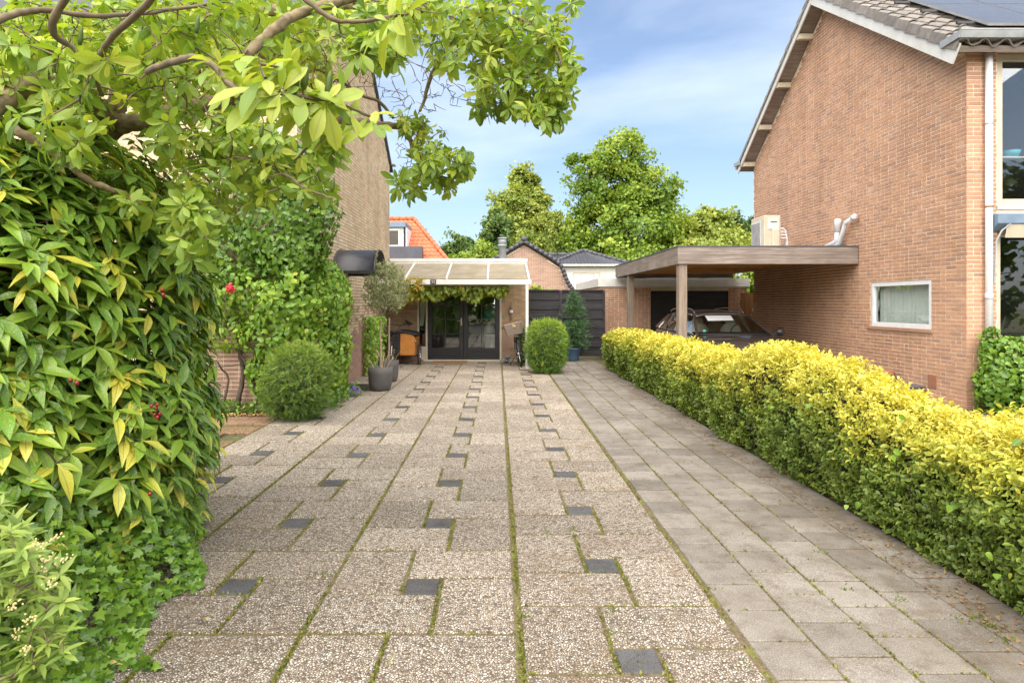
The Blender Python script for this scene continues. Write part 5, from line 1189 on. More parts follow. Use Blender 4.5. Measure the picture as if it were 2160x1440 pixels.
# across the street behind the camera: seen as reflections in the panes
for i, (x, h, mt_) in enumerate(((-9, 9, 'l_tree3'), (-2.5, 8, 'l_tree'), (4, 9, 'l_tree3'), (25, 13, 'l_tree3'), (31, 15, 'l_tree'))):
    tree('street_tree', ['dark tree across the street, leftmost of the row', 'light green tree across the street opposite the doors', 'dark tree across the street, third from the left', 'dark tall tree across the street facing the brick house', 'tallest light tree across the street, rightmost of the row'][i], (x, -15, 0),
         [((x, -15, h * .62), (2.6, 2.4, h * .3)), ((x - 1.3, -14.6, h * .45), (2.0, 2, h * .22)), ((x + 1.4, -15.2, h * .42), (2.0, 2, h * .22)), ((x, -14.5, h * .22), (3.0, 1.6, h * .2))], 2600, .55, M[mt_], .3, 'trees across the street')

# ================================================================== MAGNOLIA
mg = thing('magnolia_tree', 'large magnolia with broad light green leaves arching over the driveway', 'tree', (-3.6, 4.7, 0))
LIMBS = [  # photo pixel x, y, distance; radius at both ends
    ([(-60, 1000, 4.9), (60, 560, 4.8), (170, 330, 4.5), (240, 262, 4.2)], .12, .085),
    ([(240, 262, 4.2), (290, 258, 4.2), (345, 243, 4.3), (420, 222, 4.5), (560, 212, 5.0), (700, 250, 5.4), (790, 262, 5.5), (845, 268, 5.6)], .065, .028),
    ([(240, 262, 4.2), (248, 215, 4.2), (300, 130, 4.4), (352, 78, 4.6), (400, 40, 4.8)], .065, .05),
    ([(400, 40, 4.8), (560, 25, 5.0), (720, 12, 5.0), (860, 18, 5.0), (950, 22, 5.2), (985, 40, 5.3), (1030, 110, 5.4), (1065, 180, 5.4), (1085, 245, 5.4)], .05, .012),
    ([(950, 22, 5.2), (955, 80, 5.2), (915, 150, 5.3), (893, 215, 5.4), (885, 235, 5.4)], .025, .012),
    ([(845, 268, 5.6), (868, 300, 5.4), (875, 330, 5.2), (905, 350, 5.1), (930, 365, 5.0)], .026, .008),
    ([(240, 262, 4.2), (140, 190, 3.6), (60, 185, 3.2), (-40, 240, 3.0)], .06, .05),
    ([(30, 270, 3.0), (110, 320, 3.1), (185, 378, 3.2), (260, 408, 3.3), (310, 440, 3.4), (345, 480, 3.5)], .022, .008),
    ([(-40, 60, 2.3), (40, 28, 2.4), (110, 22, 2.5), (200, 34, 2.6), (330, 25, 2.9), (460, 5, 3.2)], .014, .008),
    ([(150, -30, 2.4), (110, 60, 2.5), (150, 100, 2.6), (190, 140, 2.7), (215, 200, 3.2)], .014, .012),
    ([(350, -40, 2.0), (300, 20, 2.2), (235, 80, 2.4), (205, 130, 2.6), (190, 140, 2.7)], .012, .014),
    ([(310, 150, 2.3), (370, 130, 2.1), (410, 122, 1.95), (450, 140, 1.85), (500, 190, 1.75), (560, 195, 1.7), (610, 200, 1.7), (700, 215, 1.75), (780, 245, 1.85)], .013, .004),
    ([(620, -20, 2.0), (700, 40, 2.0), (760, 45, 2.0), (830, 35, 1.9), (860, 30, 1.85)], .009, .004),
    ([(520, 120, 3.2), (580, 60, 3.3), (640, 25, 3.4), (760, -10, 3.6)], .025, .03),
    ([(600, 190, 4.6), (650, 150, 4.8), (700, 160, 4.9), (760, 200, 5.2), (800, 215, 5.4), (830, 250, 5.5)], .016, .012),
    ([(340, 250, 4.2), (420, 300, 3.8), (470, 330, 3.6), (560, 345, 3.4), (640, 395, 3.2), (700, 418, 3.1)], .02, .004),
    ([(600, 360, 3.4), (640, 320, 3.3), (665, 285, 3.2), (700, 270, 3.1)], .006, .003),
    ([(985, 40, 5.3), (1060, 30, 5.0), (1130, 60, 4.8), (1180, 120, 4.7), (1185, 200, 4.7)], .018, .005),
    ([(1000, 70, 5.3), (1090, 115, 5.0), (1150, 180, 4.9), (1170, 245, 4.8)], .014, .004),
]
skel = []; br = MB()
for i, (pts, ra, rb) in enumerate(LIMBS):
    ln = smooth_line([at(*p) for p in pts], 6, .0012 if ra < .02 else .003); m = MB().tube(ln, list(np.linspace(ra, rb, len(ln)) * (1 + rng.normal(0, .07, len(ln)))), 12 if ra > .02 else 7)
    m.build('trunk' if i == 0 else 'branch', M['bark'] if ra > .02 else M['twig'], mg, True); skel += list(ln)
REG = [  # polygon, number of whorls, distance range, size, leaf tone; backlit far leaves painted lighter
    ([(0, 0), (560, 0), (540, 120), (420, 180), (330, 230), (160, 200), (0, 220)], 310, 3.0, 5.0, .115, .58),
    ([(0, 60), (180, 90), (240, 230), (180, 330), (0, 300)], 55, 2.6, 3.8, .11, .5),
    ([(180, 40), (700, 40), (700, 230), (560, 250), (250, 240)], 250, 4.6, 6.0, .12, .8),
    ([(560, 0), (940, 0), (930, 70), (860, 100), (760, 120), (680, 80), (560, 110)], 85, 3.2, 4.9, .12, .58),
    ([(690, 60), (860, 80), (850, 130), (790, 125), (740, 115)], 24, 2.9, 3.6, .115, .42),
    ([(930, 0), (1235, 0), (1195, 60), (1190, 95), (1215, 125), (1222, 170), (1195, 225), (1180, 262), (1120, 250), (1100, 235), (1010, 215), (1000, 180), (960, 150), (905, 120), (920, 60)], 235, 4.5, 5.7, .125, .6),
    ([(1130, 215), (1195, 230), (1190, 262), (1130, 255)], 14, 4.7, 5.0, .125, .45),
    ([(995, 210), (1070, 200), (1070, 235), (1010, 240)], 10, 5.0, 5.4, .12, .35),
    ([(835, 235), (905, 235), (940, 275), (900, 300), (860, 285)], 18, 5.2, 5.6, .115, .6),
    ([(880, 305), (990, 310), (985, 370), (950, 400), (840, 405), (835, 375), (885, 360)], 50, 4.7, 5.3, .12, .55),
    ([(330, 215), (480, 240), (600, 280), (640, 330), (720, 400), (690, 425), (590, 405), (520, 440), (470, 480), (430, 470), (370, 400), (330, 300)], 145, 3.1, 4.7, .11, .52),
    ([(190, 380), (330, 440), (400, 420), (460, 470), (440, 540), (390, 560), (360, 480)], 30, 3.0, 3.5, .105, .5),
    ([(630, 270), (720, 260), (730, 310), (660, 345)], 12, 3.0, 3.3, .12, .45),
    ([(500, 0), (900, 0), (900, 60), (500, 60)], 40, 4.8, 5.6, .12, .8),
    ([(-150, -60), (250, -330), (700, -360), (1050, -200), (1200, 0), (900, 0), (400, 0), (0, 0)], 120, 4.0, 5.8, .125, .6),
]
WP, WS, WV = [], [], []
for poly, k, y0, y1, s_, v in REG:
    k = int(k * 1.4); p = sample_poly(poly, k, y0, y1); WP.append(p); WS += [s_ * .9] * k; WV += list(v + rng.normal(0, .16, k))
hand = [(545, 120, 1.70, .13), (560, 165, 1.68, .135), (590, 190, 1.66, .13), (640, 190, 1.70, .13), (690, 215, 1.72, .12), (735, 225, 1.78, .12), (780, 245, 1.85, .12), (835, 30, 1.85, .13), (815, 40, 1.9, .12), (480, 170, 1.8, .11), (445, 130, 1.85, .10), (160, 120, 2.5, .12), (230, 130, 2.5, .12), (640, 235, 1.76, .11), (610, 150, 1.75, .12)]
WP.append(np.array([at(x, y, Y) for x, y, Y, s_ in hand])); WS += [h[3] for h in hand]; WV += [.72] * len(hand)  # bright light on the near leaves is put into their tone
WP = np.concatenate(WP); WS, WV = np.array(WS), np.array(WV)
tw = MB(); ax = grow(skel, WP, tw, .0045, .002, 4, 4, .05)
bare = np.concatenate([sample_poly([(700, 100), (860, 120), (930, 150), (1000, 190), (990, 230), (900, 240), (840, 230), (760, 200), (690, 170)], 210, 4.9, 5.6), sample_poly([(560, 60), (720, 70), (700, 150), (560, 160)], 90, 4.2, 5.2), sample_poly([(830, 300), (890, 310), (890, 385), (840, 370)], 40, 5.0, 5.4), sample_poly([(1060, 180), (1120, 230), (1110, 260), (1050, 215)], 50, 5.0, 5.4), sample_poly([(0, 0), (560, 0), (500, 200), (0, 250)], 160, 2.6, 4.6)])
grow(skel + list(WP[::3]), bare, tw, .0035, .0016, 3, 4, .03)
tw.build('twigs', M['twig'], mg, True)['kind'] = 'stuff'
A = ax + np.array([0, -.25, .45]) + .3 * rdir(len(ax))
pos, d, nn, sc, src = [], [], [], [], []
for sz in (0, 1):
    p_, d_, n_, s_, r_ = whorls(WP, A, 4 if sz else 5, 1.0, (.75, 1.45) if sz else (1.1, 1.75), .25)
    pos.append(WP[r_] - (A / np.linalg.norm(A, axis=1, keepdims=True))[r_] * (rng.uniform(0, .35, len(r_)) * WS[r_])[:, None]); d.append(d_); nn.append(n_); sc.append(s_ * WS[r_] * (.8 if sz else 1)); src.append(r_)
pos, d, nn, sc, src = map(np.concatenate, (pos, d, nn, sc, src))
foliage(mg, T_MAG, pos, d, nn, sc, WV[src] + rng.normal(0, .14, len(src)), M['l_mag'], 300)
buds = MB()
for x, y, Y in ((640, 190, 1.72), (690, 205, 1.74), (620, 200, 1.7), (414, 70, 2.6), (168, 95, 2.5), (550, 290, 3.0), (700, 405, 3.1)):
    c = at(x, y, Y); MB().tube([c, c + [.003, 0, .02], c + [.008, -.004, .05], c + [.012, -.004, .07]], [.006, .010, .008, .003], 6).build('seed_cone', M['l_tree2'], mg, True)

# ================================================================== SPOTTED AUCUBA
au = thing('aucuba_bush', 'big spotted laurel bush with yellow flecked leaves at lower left', 'bush', (-3.4, 3.7, 0))
n = 3400
th = rng.uniform(-2.2, 1.0, n); zz = rng.uniform(.12, 2.62, n)
def auc(th, zz, k):
    prof_ = np.interp(zz, [0, .4, 1.0, 1.7, 2.3, 2.7], [.92, .98, 1.0, .97, .86, .62]) * k
    return np.stack([-3.38 + 1.50 * prof_ * np.cos(th), 3.75 + 1.75 * prof_ * np.sin(th), zz], 1)
P0 = auc(th, zz, 1.0); nrm_ = unit(np.stack([np.cos(th), np.sin(th), np.interp(zz, [0, 1, 2, 2.6], [-.1, .1, .35, 1.0])], 1))
depth = rng.uniform(0, 1, n) ** 1.5 * .28; P0 = P0 + nrm_ * (.10 * lump(P0, 2.6, 3) - depth)[:, None]
PX = CX + P0[:, 0] / P0[:, 1] * F_PX; kk = (P0[:, 1] > 1.9); P0, nrm_, depth = P0[kk], nrm_[kk], depth[kk]
Aw = nrm_ * .8 + np.array([0, -.1, .75]) + .25 * rdir(len(P0))
p_, d_, n_, s_, r_ = whorls(P0, Aw, 6, .15, (.8, 1.5), .4, .3)
cv = rng.normal(.46, .2, len(P0)); vv = cv[r_] + rng.normal(0, .12, len(r_)); old = rng.random(len(r_)) < .05; vv[old] = rng.uniform(.86, 1, old.sum())
foliage(au, T_AUC, p_, d_, n_, s_, vv, M['l_auc'], 300)
st = MB(); root = [np.array([-3.3 + .25 * math.cos(k), 3.8 + .25 * math.sin(k), 0]) for k in range(6)]
sk2 = []
for q in root:
    for k in range(3):
        tgt = P0[rng.integers(0, len(P0))] * [1, 1, .8]; l_ = smooth_line([q, q * .5 + tgt * .5 + [0, 0, .35], tgt], 5); st.tube(l_, list(np.linspace(.02, .008, len(l_))), 6); sk2 += l_
grow(sk2, P0[::2], st, .004, .003, 4, 3, .05); st.build('stems', M['trunk_dark'], au, True)['kind'] = 'stuff'
rows = [[tuple(auc(np.array([t]), np.array([z]), .68 + .03 * math.sin(5 * t + 7 * z))[0]) for t in np.linspace(0, 2 * math.pi, 30)] for z in np.linspace(0, 2.45, 14)]
MB().grid(rows).build('dark_foliage_core', M['core'], au, True)['kind'] = 'stuff'
for cx_, cy_, Y, k in ((330, 868, 3.35, 6), (150, 800, 2.9, 2), (337, 620, 3.2, 2), (314, 1036, 3.2, 1)):
    c = at(cx_, cy_, Y - .15)
    for q in range(k):
        w = c + rng.normal(size=3) * .015; MB().blob(w, (.009, .009, .011), 8, .02).build('berry', M['berry'], au, True)

# fresh plant with small florets, ivy and yew at its foot
sp_ = thing('flowering_shrub', 'light green shrub with tiny yellowish flowers at the lower left corner', 'shrub', (-1.75, 2.25, 0))
cp_ = sample_poly([(-60, 1010), (60, 1120), (150, 1230), (140, 1370), (60, 1440), (-80, 1480)], 190, 2.05, 2.45)
p_, d_, n_, s_, r_ = whorls(cp_, np.tile([.25, -.3, .8], (len(cp_), 1)) + .35 * rdir(len(cp_)), 7, .062, (.7, 1.4), .2)
foliage(sp_, [leaf_tpl([(0, .02), (.25, .13), (.6, .12), (1, 0)], .3, .2)], p_, d_, n_, s_, rng.normal(.5, .2, len(r_)), M['l_spir'], 120)
stm = MB(); grow([np.array([-1.85 + .05 * k, 2.3, 0.02 + .15 * k]) for k in range(5)], cp_, stm, .0035, .002, 4, 4, .1); stm.build('stems', M['twig'], sp_, True)['kind'] = 'stuff'
for x, y in ((50, 1177), (90, 1205), (80, 1150), (138, 1177), (30, 1275), (110, 1232), (62, 1305), (36, 1335), (55, 1370), (95, 1178), (115, 1135)):
    c = at(x, y, 2.0 + .1 * rng.random()); fm = MB()
    for k in range(16): fm.blob(c + rng.normal(size=3) * .009, (.0035,) * 3, 5, .1, k)
    fm.build('flower_head', M['flower'], sp_)
iv = thing('ground_ivy', 'bright green ivy creeping onto the pebble slabs at lower left', 'ivy', (-1.9, 3.0, 0))
k = 3900; yy = rng.uniform(2.2, 4.6, k); edge_ = np.interp(yy, [2.2, 2.6, 3.0, 3.45, 3.9, 4.3, 4.6], [-1.42, -1.55, -1.72, -1.66, -1.82, -2.02, -2.2]) + .05 * np.sin(yy * 9)
xx = edge_ - rng.uniform(0, 1, k) ** 1.3 * .75; hh = np.clip((edge_ - xx) * 1.7, 0, .80) * rng.uniform(.35, 1.0, k) + .015
Pi = np.stack([xx, yy, hh], 1); run = [(1.0, [(-1.7, 2.85), (-1.60, 2.8), (-1.52, 2.72), (-1.47, 2.7)]), (1.0, [(-1.85, 3.7), (-1.68, 3.5), (-1.6, 3.45)])]
for _, l_ in run:
    q = np.array(smooth_line([np.array([a, b, .012]) for a, b in l_], 8)); Pi = np.concatenate([Pi, q + rng.normal(size=q.shape) * [.02, .02, .004] + [0, 0, .008]])
d = rdir(len(Pi)); d[:, 2] *= .35; nn = rdir(len(Pi)) * .5 + np.array([.5, -.7, .6])
foliage(iv, T_IVY, Pi, d, nn, rng.uniform(.03, .062, len(Pi)), rng.normal(.6, .24, len(Pi)), M['l_ivy'], 150)
yw = thing('yew_seedling', 'feathery dark yew shoots poking out below the spotted laurel', 'shrub', (-2.3, 4.5, 0))
Py = sample_poly([(330, 960), (395, 960), (420, 1010), (405, 1110), (345, 1200), (260, 1220), (250, 1100)], 420, 3.9, 4.6); Py[:, 2] = np.maximum(Py[:, 2], .03)
d = np.tile([.8, -.4, .05], (len(Py), 1)) + .5 * rdir(len(Py)); foliage(yw, T_SPRAY, Py, d, rdir(len(Py)) * .4 + [0, -.3, 1], rng.uniform(.08, .17, len(Py)), rng.normal(.4, .2, len(Py)), M['l_yew'], 80, leaf='shoot')

# ================================================================== CLIMBERS ON THE LEFT HOUSE
def shell(blobs, n, inner=.35):
    P, Nn = [], []; vol = np.array([np.prod(r) ** (2 / 3) for c, r in blobs]); cnt = (vol / vol.sum() * n).astype(int)
    for (c, r), k in zip(blobs, cnt):
        dr = rdir(k); f = 1 - rng.uniform(0, 1, k) ** 2 * inner + .10 * lump(dr, 4, 9)
        P.append(np.array(c) + dr * np.array(r) * f[:, None]); Nn.append(unit(dr / np.array(r)))
    P, Nn = np.concatenate(P), np.concatenate(Nn)
    ok = ~((P[:, 1] > LY0 - .03) & (P[:, 0] < LX + .03)) & (P[:, 1] < 11.2); return P[ok], Nn[ok]
ci = thing('wall_ivy', 'dense dark ivy dome on the upper front wall of the left house', 'ivy', (-3.1, LY0, 0))
P, Nn = shell([((-3.12, 9.2, 2.85), (.86, .50, .85)), ((-2.98, 9.15, 2.25), (.52, .42, .5)), ((-3.75, 9.2, 2.3), (.5, .35, .5)), ((-2.92, 9.2, 3.6), (.30, .28, .28)), ((-3.2, 9.2, 3.4), (.55, .4, .45))], 7600)
d = np.cross(Nn, rdir(len(P))); d[:, 2] -= .55; foliage(ci, T_IVY, P, d, Nn + .55 * rdir(len(P)) + [0, -.1, .3], rng.uniform(.05, .095, len(P)), rng.normal(.48, .2, len(P)) + .12 * lump(P, 5, 2), M['l_ivy'], 120)
cc = thing('climbing_hydrangea', 'light green climber covering the lower corner of the left house', 'climber', (-2.9, LY0, 0))
P, Nn = shell([((-3.55, 9.2, 1.72), (.62, .46, .40)), ((-4.05, 9.2, 1.75), (.45, .3, .6)), ((-2.98, 9.15, 1.62), (.55, .62, .58)), ((-3.1, 9.15, 1.12), (.55, .52, .42)), ((-2.7, 9.75, 1.55), (.46, .75, .72)), ((-2.72, 10.2, 1.65), (.34, .75, .62)), ((-2.72, 9.9, .85), (.44, .75, .75)), ((-2.7, 10.3, .45), (.28, .5, .45)), ((-3.9, 9.15, 1.15), (.42, .3, .28)), ((-3.65, 9.12, .62), (.4, .22, .16)), ((-3.15, 9.12, .55), (.4, .25, .5)), ((-2.75, 9.5, .5), (.3, .6, .5)), ((-4.0, 9.12, .35), (.35, .2, .3))], 12500)
x_ = CX + P[:, 0] / P[:, 1] * F_PX; y_ = CY - (P[:, 2] - EYE) / P[:, 1] * F_PX
hole = ((x_ > 533) & (x_ < 598) & (y_ > 548) & (y_ < 592)) | ((x_ > 440) & (x_ < 520) & (y_ > 740)); P, Nn = P[~hole | (P[:, 1] > 9.3)], Nn[~hole | (P[:, 1] > 9.3)]
d = np.cross(Nn, rdir(len(P))); d[:, 2] -= .5; foliage(cc, T_OVATE, P, d, Nn + .6 * rdir(len(P)) + [0, -.15, .55], rng.uniform(.05, .095, len(P)), rng.normal(.45, .2, len(P)) + .2 * lump(P, 4, 6), M['l_climb'], 150)
stm = MB()
for pts, ra in (([(500, 855, 9.1), (512, 790, 9.15), (505, 720, 9.18), (520, 640, 9.18)], .04), ([(545, 850, 9.1), (530, 790, 9.12), (500, 735, 9.15)], .025), ([(470, 860, 9.1), (480, 800, 9.15), (455, 760, 9.15)], .02), ([(440, 775, 9.1), (500, 770, 9.12), (560, 760, 9.15)], .008), ([(690, 840, 9.2), (680, 780, 9.2), (670, 700, 9.2)], .02)):
    l_ = smooth_line([at(*p) for p in pts], 6, .008); MB().tube(l_, list(np.linspace(ra, ra * .6, len(l_))), 7).build('stem', M['trunk_dark'], cc, True)
ro = thing('red_rose', 'red rose blossom at the left edge of the climber', 'flower', tuple(at(486, 640, 8.6)))
c = at(486, 608, 8.6)
for k in range(14):
    a = k * 2.4; r = .012 + .0035 * k; q = c + [r * math.cos(a), -.01 * (14 - k) / 5, r * math.sin(a) * 1.1]; MB().blob(q, (.022, .012, .022), 7, .2, k).build('petal', M['red'], ro, True)
MB().tube([c + [0, .02, 0], c + [-.03, .05, -.12], c + [-.12, .1, -.3], c + [-.3, .2, -1.2]], .004, 5).build('stem', M['twig'], ro)

# ================================================================== CLIPPED SHRUBS
def clipped(name, label, c, r, h, n, mat, seed, size=.05, power=2.6, squash=1.0, group='clipped shrubs beside the driveway', top=.35):
    t = thing(name, label, 'shrub', (c[0], c[1], 0), group=group)
    dr = rdir(n); q = 1 / (np.abs(dr[:, 0]) ** power + np.abs(dr[:, 1]) ** power + np.abs(dr[:, 2]) ** power) ** (1 / power)
    P = dr * q[:, None] * np.array([r, r * squash, h / 2]); P[:, 2] += h / 2; P[:, :2] += np.array(c[:2])
    f = .06 * lump(P, 6.5, seed) + .03 * lump(P, 14, seed + 3) - rng.uniform(0, 1, n) ** 2 * .12; P = P + dr * f[:, None]; P[:, 2] = np.maximum(P[:, 2], .02)
    d = .45 * dr + 1.0 * rdir(n) + [0, 0, .25]; foliage(t, T_SPRAY, P, d, rdir(n) + .4 * dr, size * rng.uniform(.6, 1.3, n), rng.normal(.42, .2, n) + top * dr[:, 2] * .6 + .12 * lump(P, 7, seed + 1), mat, 0, 'shoots')  # upward shoots get a lighter tone, painting light on the top
    MB().blob((c[0], c[1], h * .48), (r * .84, r * squash * .84, h * .44), 16, .05, seed).build('dark_foliage_core', M['core'], t, True)['kind'] = 'stuff'
    MB().tube([(c[0], c[1], 0), (c[0], c[1], h * .4)], .03, 6).build('stem', M['trunk_dark'], t); return t
clipped('clipped_yew', 'rounded yew ball at the foot of the climber', (-2.70, 8.6), .42, .98, 7500, M['l_yew'], 11, .085)
clipped('clipped_yew', 'bright green clipped yew column beside the canopy post', (1.09, 14.35), .43, 1.17, 7500, M['l_box'], 12, .085, 3.2)
clipped('clipped_yew', 'low green shrub half hidden behind the canopy post and bicycle', (.62, 16.05), .2, 1.0, 1200, M['l_yew'], 13, .06, 3)
gc = thing('ground_cover', 'low green plants edging the drive beside the yew ball', 'plants', (-2.6, 10, 0), kind='stuff')
k = 900; Pg = np.stack([rng.uniform(-2.85, -2.35, k), rng.uniform(9.2, 10.9, k), np.zeros(k)], 1); Pg[:, 2] = rng.uniform(.01, .22, k)
d = rdir(k) * .7; d[:, 2] = np.abs(d[:, 2]) + .2; np_part('leaves', scat(T_OVAL, Pg, d, rdir(k) * .5 + [0, -.3, 1], rng.uniform(.03, .07, k), rng.random(k), M['l_ivy'], 'leaves'), gc, 'stuff')
k = 800; Pg = np.stack([rng.uniform(-4.6, -3.1, k), rng.uniform(8.85, 9.2, k), rng.uniform(.01, .16, k)], 1)
d = rdir(k) * .7; d[:, 2] = np.abs(d[:, 2]) + .2; np_part('bed_leaves', scat(T_OVAL + T_RH, Pg, d, rdir(k) * .5 + [0, -.3, 1], rng.uniform(.03, .07, k), rng.random(k), M['l_ivy'], 'bed_leaves'), gc, 'stuff')
vf = thing('bellflower', 'small clump of violet flowers beside the grate', 'flowers', (-2.45, 10.85, 0))
for k in range(36):
    c = np.array([rng.normal(-2.44, .07), rng.normal(10.78, .08), rng.uniform(.04, .17)]); MB().blob(c, (.016, .016, .012), 6, .3, k).build('blossom', M['purple'], vf)
k = 160; Pg = np.stack([rng.normal(-2.44, .1, k), rng.normal(10.8, .1, k), rng.uniform(.01, .12, k)], 1); foliage(vf, T_OVAL, Pg, rdir(k) * .6 + [0, 0, .4], rdir(k) + [0, 0, 1], rng.uniform(.02, .045, k), rng.random(k), M['l_ivy'])
lt = thing('fallen_petals', 'dry leaves and red petals scattered on the soil below the climber', 'litter', (-3.4, 8.9, 0), kind='stuff')
k = 420; Pg = np.stack([rng.normal(-3.42, .32, k), rng.normal(8.86, .07, k), rng.uniform(.005, .03, k)], 1)
for nm, mt_, sl_ in (('dry_leaves', M['litter'], slice(0, 330)), ('petals', pm('faded red petal', (.42, .06, .07), (.5, .12, .12), 20, .7), slice(330, 420))):
    np_part(nm, scat(T_RH, Pg[sl_], rdir(len(Pg[sl_])) * [1, 1, .3], rdir(len(Pg[sl_])) * .5 + [0, 0, 1], rng.uniform(.02, .05, len(Pg[sl_])), rng.random(len(Pg[sl_])), mt_, nm), lt, 'stuff')
for i, (x, y, s_, lab) in enumerate(((437, 1322, .07, 'curled yellow leaf lying on the slabs near the ivy'), (258, 1415, .12, 'large pale yellow leaf lying at the bottom edge by the ivy'))):
    c = at(x, y, EYE * F_PX / (y - CY)); tv, tf, tl = T_MAG[1]
    me = np_mesh('fallen_leaf', tv * s_ * [1.3, 1, 1], tf, M['litter'], True, np.full(len(tv), .9), tl); o = link(bpy.data.objects.new('fallen_leaf', me)); o.location = (c[0], c[1], .03); o.rotation_euler = (.2, .3 - .6 * i, .6 + i)
    props(o, lab, 'leaf', 'fallen leaves on the driveway')
lt2 = thing('leaf_litter', 'brown dry leaf crumbs along the foot of the hedge', 'litter', (2.4, 6, 0), kind='stuff')
k = 1500; yv = 2.6 + 12 * rng.random(k) ** 1.6; Pg = np.stack([rng.normal(2.47, .07, k) - np.abs(rng.normal(0, .05, k)), yv, np.full(k, .008)], 1)
np_part('crumbs', scat(T_RH, Pg, rdir(k) * [1, 1, .3], rdir(k) * .5 + [0, 0, 1], rng.uniform(.008, .03, k), rng.random(k), pm('brown leaf crumb', (.16, .10, .05), (.28, .17, .08), 20, .9), 'crumbs'), lt2, 'stuff')

# ================================================================== THE YELLOW HEDGE
he = thing('yellow_hedge', 'long clipped hedge with yellow green variegated leaves right of the path', 'hedge', (2.9, 9, 0))
HL, HR = 2.55, 3.20
def hh_(y): return np.interp(y, [2.5, 3.2, 4.0, 4.6, 5.4, 6.2, 6.9, 7.6, 9, 11, 13, 15.6], [.83, .86, .86, .92, 1.06, 1.17, 1.02, .94, .96, .97, .95, .92])
def hedge_pts(n, y0, y1, xl, xr, dens):
    yv = y0 + (y1 - y0) * rng.random(n) ** dens; H = hh_(yv); per = H + (xr - xl) + H * .6; s_ = rng.random(n) * per
    X, Z, NX, NZ = np.empty(n), np.empty(n), np.empty(n), np.empty(n)
    L_ = s_ < H; T_ = (s_ >= H) & (s_ < H + xr - xl); R_ = ~(L_ | T_)
    X[L_], Z[L_], NX[L_], NZ[L_] = xl, s_[L_], -1, .15; X[T_], Z[T_], NX[T_], NZ[T_] = xl + (s_ - H)[T_], H[T_], 0, 1; X[R_], Z[R_], NX[R_], NZ[R_] = xr, H[R_] - (s_ - H - (xr - xl))[R_], 1, .15
    # round the shoulders
    u = (X - xl) / (xr - xl); e = np.clip((Z / H - .78) / .22, 0, 1); X = X + np.where(u < .5, 1, -1) * .10 * e ** 2 * np.abs(u - .5) * 2; Z = Z - .10 * (np.abs(u - .5) * 2) ** 3 * e
    X = X + np.where(L_, .07 * np.clip(1 - Z / .35, 0, 1), 0)
    return np.stack([X, yv, Z], 1), unit(np.stack([NX, np.zeros(n), NZ], 1) + np.stack([np.where(u < .5, -1, 1) * e * .5, np.zeros(n), np.zeros(n)], 1)), H
A1, N1, H1 = hedge_pts(17500, 2.7, 15.5, HL, HR, 1.55)
# the short return towards the house at the near end
m = 3900; sel = rng.random(m); xq = np.where((sel >= .62) & (sel < .8), rng.uniform(2.6, 5.6, m), rng.uniform(3.15, 5.6, m)); zt = .87
yq = np.where(sel < .62, rng.uniform(2.75, 4.05, m), np.where(sel < .8, 2.7, 4.08)); zq = np.where(sel < .62, zt, rng.uniform(0, zt, m))
A2 = np.stack([xq, yq, zq], 1); N2 = np.where((sel < .62)[:, None], [0, 0, 1.0], np.where((sel < .8)[:, None], [0, -1.0, .1], [0, 1.0, .1])); H2 = np.full(m, zt)
A_, N_, H_ = np.concatenate([A1, A2]), np.concatenate([N1, N2]), np.concatenate([H1, H2])
bump_ = .085 * lump(A_, 2.8, 21) + .04 * lump(A_, 8, 22) - rng.uniform(0, 1, len(A_)) ** 2 * .14; A_ = A_ + N_ * bump_[:, None]; A_[:, 2] = np.maximum(A_[:, 2], .03)
ax = unit(N_ + np.array([0, 0, .55]) + .45 * rdir(len(A_)))
pos, d, nn, sc, vv = [], [], [], [], []
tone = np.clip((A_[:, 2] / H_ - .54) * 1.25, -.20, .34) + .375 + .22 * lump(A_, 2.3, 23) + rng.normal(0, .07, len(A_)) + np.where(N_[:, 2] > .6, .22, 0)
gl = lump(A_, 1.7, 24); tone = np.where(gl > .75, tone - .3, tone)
szl = np.interp(A_[:, 1], [3, 6, 15], [.030, .034, .048])
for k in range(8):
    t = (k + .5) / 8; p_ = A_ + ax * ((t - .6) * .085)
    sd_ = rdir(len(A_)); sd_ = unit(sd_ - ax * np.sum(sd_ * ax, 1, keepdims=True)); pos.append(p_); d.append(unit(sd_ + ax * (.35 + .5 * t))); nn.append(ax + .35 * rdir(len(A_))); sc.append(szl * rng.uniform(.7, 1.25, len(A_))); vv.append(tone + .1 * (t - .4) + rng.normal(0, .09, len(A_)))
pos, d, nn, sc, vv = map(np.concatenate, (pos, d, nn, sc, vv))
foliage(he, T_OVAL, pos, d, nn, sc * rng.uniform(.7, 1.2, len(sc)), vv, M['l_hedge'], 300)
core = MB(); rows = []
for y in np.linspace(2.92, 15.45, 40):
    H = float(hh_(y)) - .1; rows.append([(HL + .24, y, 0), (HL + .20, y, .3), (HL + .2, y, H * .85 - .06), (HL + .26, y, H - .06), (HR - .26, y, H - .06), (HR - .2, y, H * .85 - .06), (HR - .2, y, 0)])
core.grid(rows); core.add([rows[-1][i] for i in range(7)], [tuple(range(7))]); core.add([rows[0][i] for i in range(7)], [tuple(range(7))]); core.box(3.1, 5.55, 2.88, 3.92, 0, .70); core.build('dark_foliage_core', M['core'], he)['kind'] = 'stuff'
hs_ = MB()
for k in range(420):
    y = 2.6 + 12.6 * rng.random() ** 1.5; x0 = HL + .12 + .4 * rng.random(); z0 = rng.uniform(0, .3); h = float(hh_(y)); e = (x0 - .22 * rng.random() + .05, y + rng.normal() * .08, h * rng.uniform(.5, .95))
    hs_.tube([(x0, y, z0 * .2), ((x0 + e[0]) / 2 + .02 * rng.normal(), y, (z0 + e[2]) / 2), e], [.006, .004, .002], 4, False)
hs_.build('twigs', M['trunk_dark'], he)['kind'] = 'stuff'
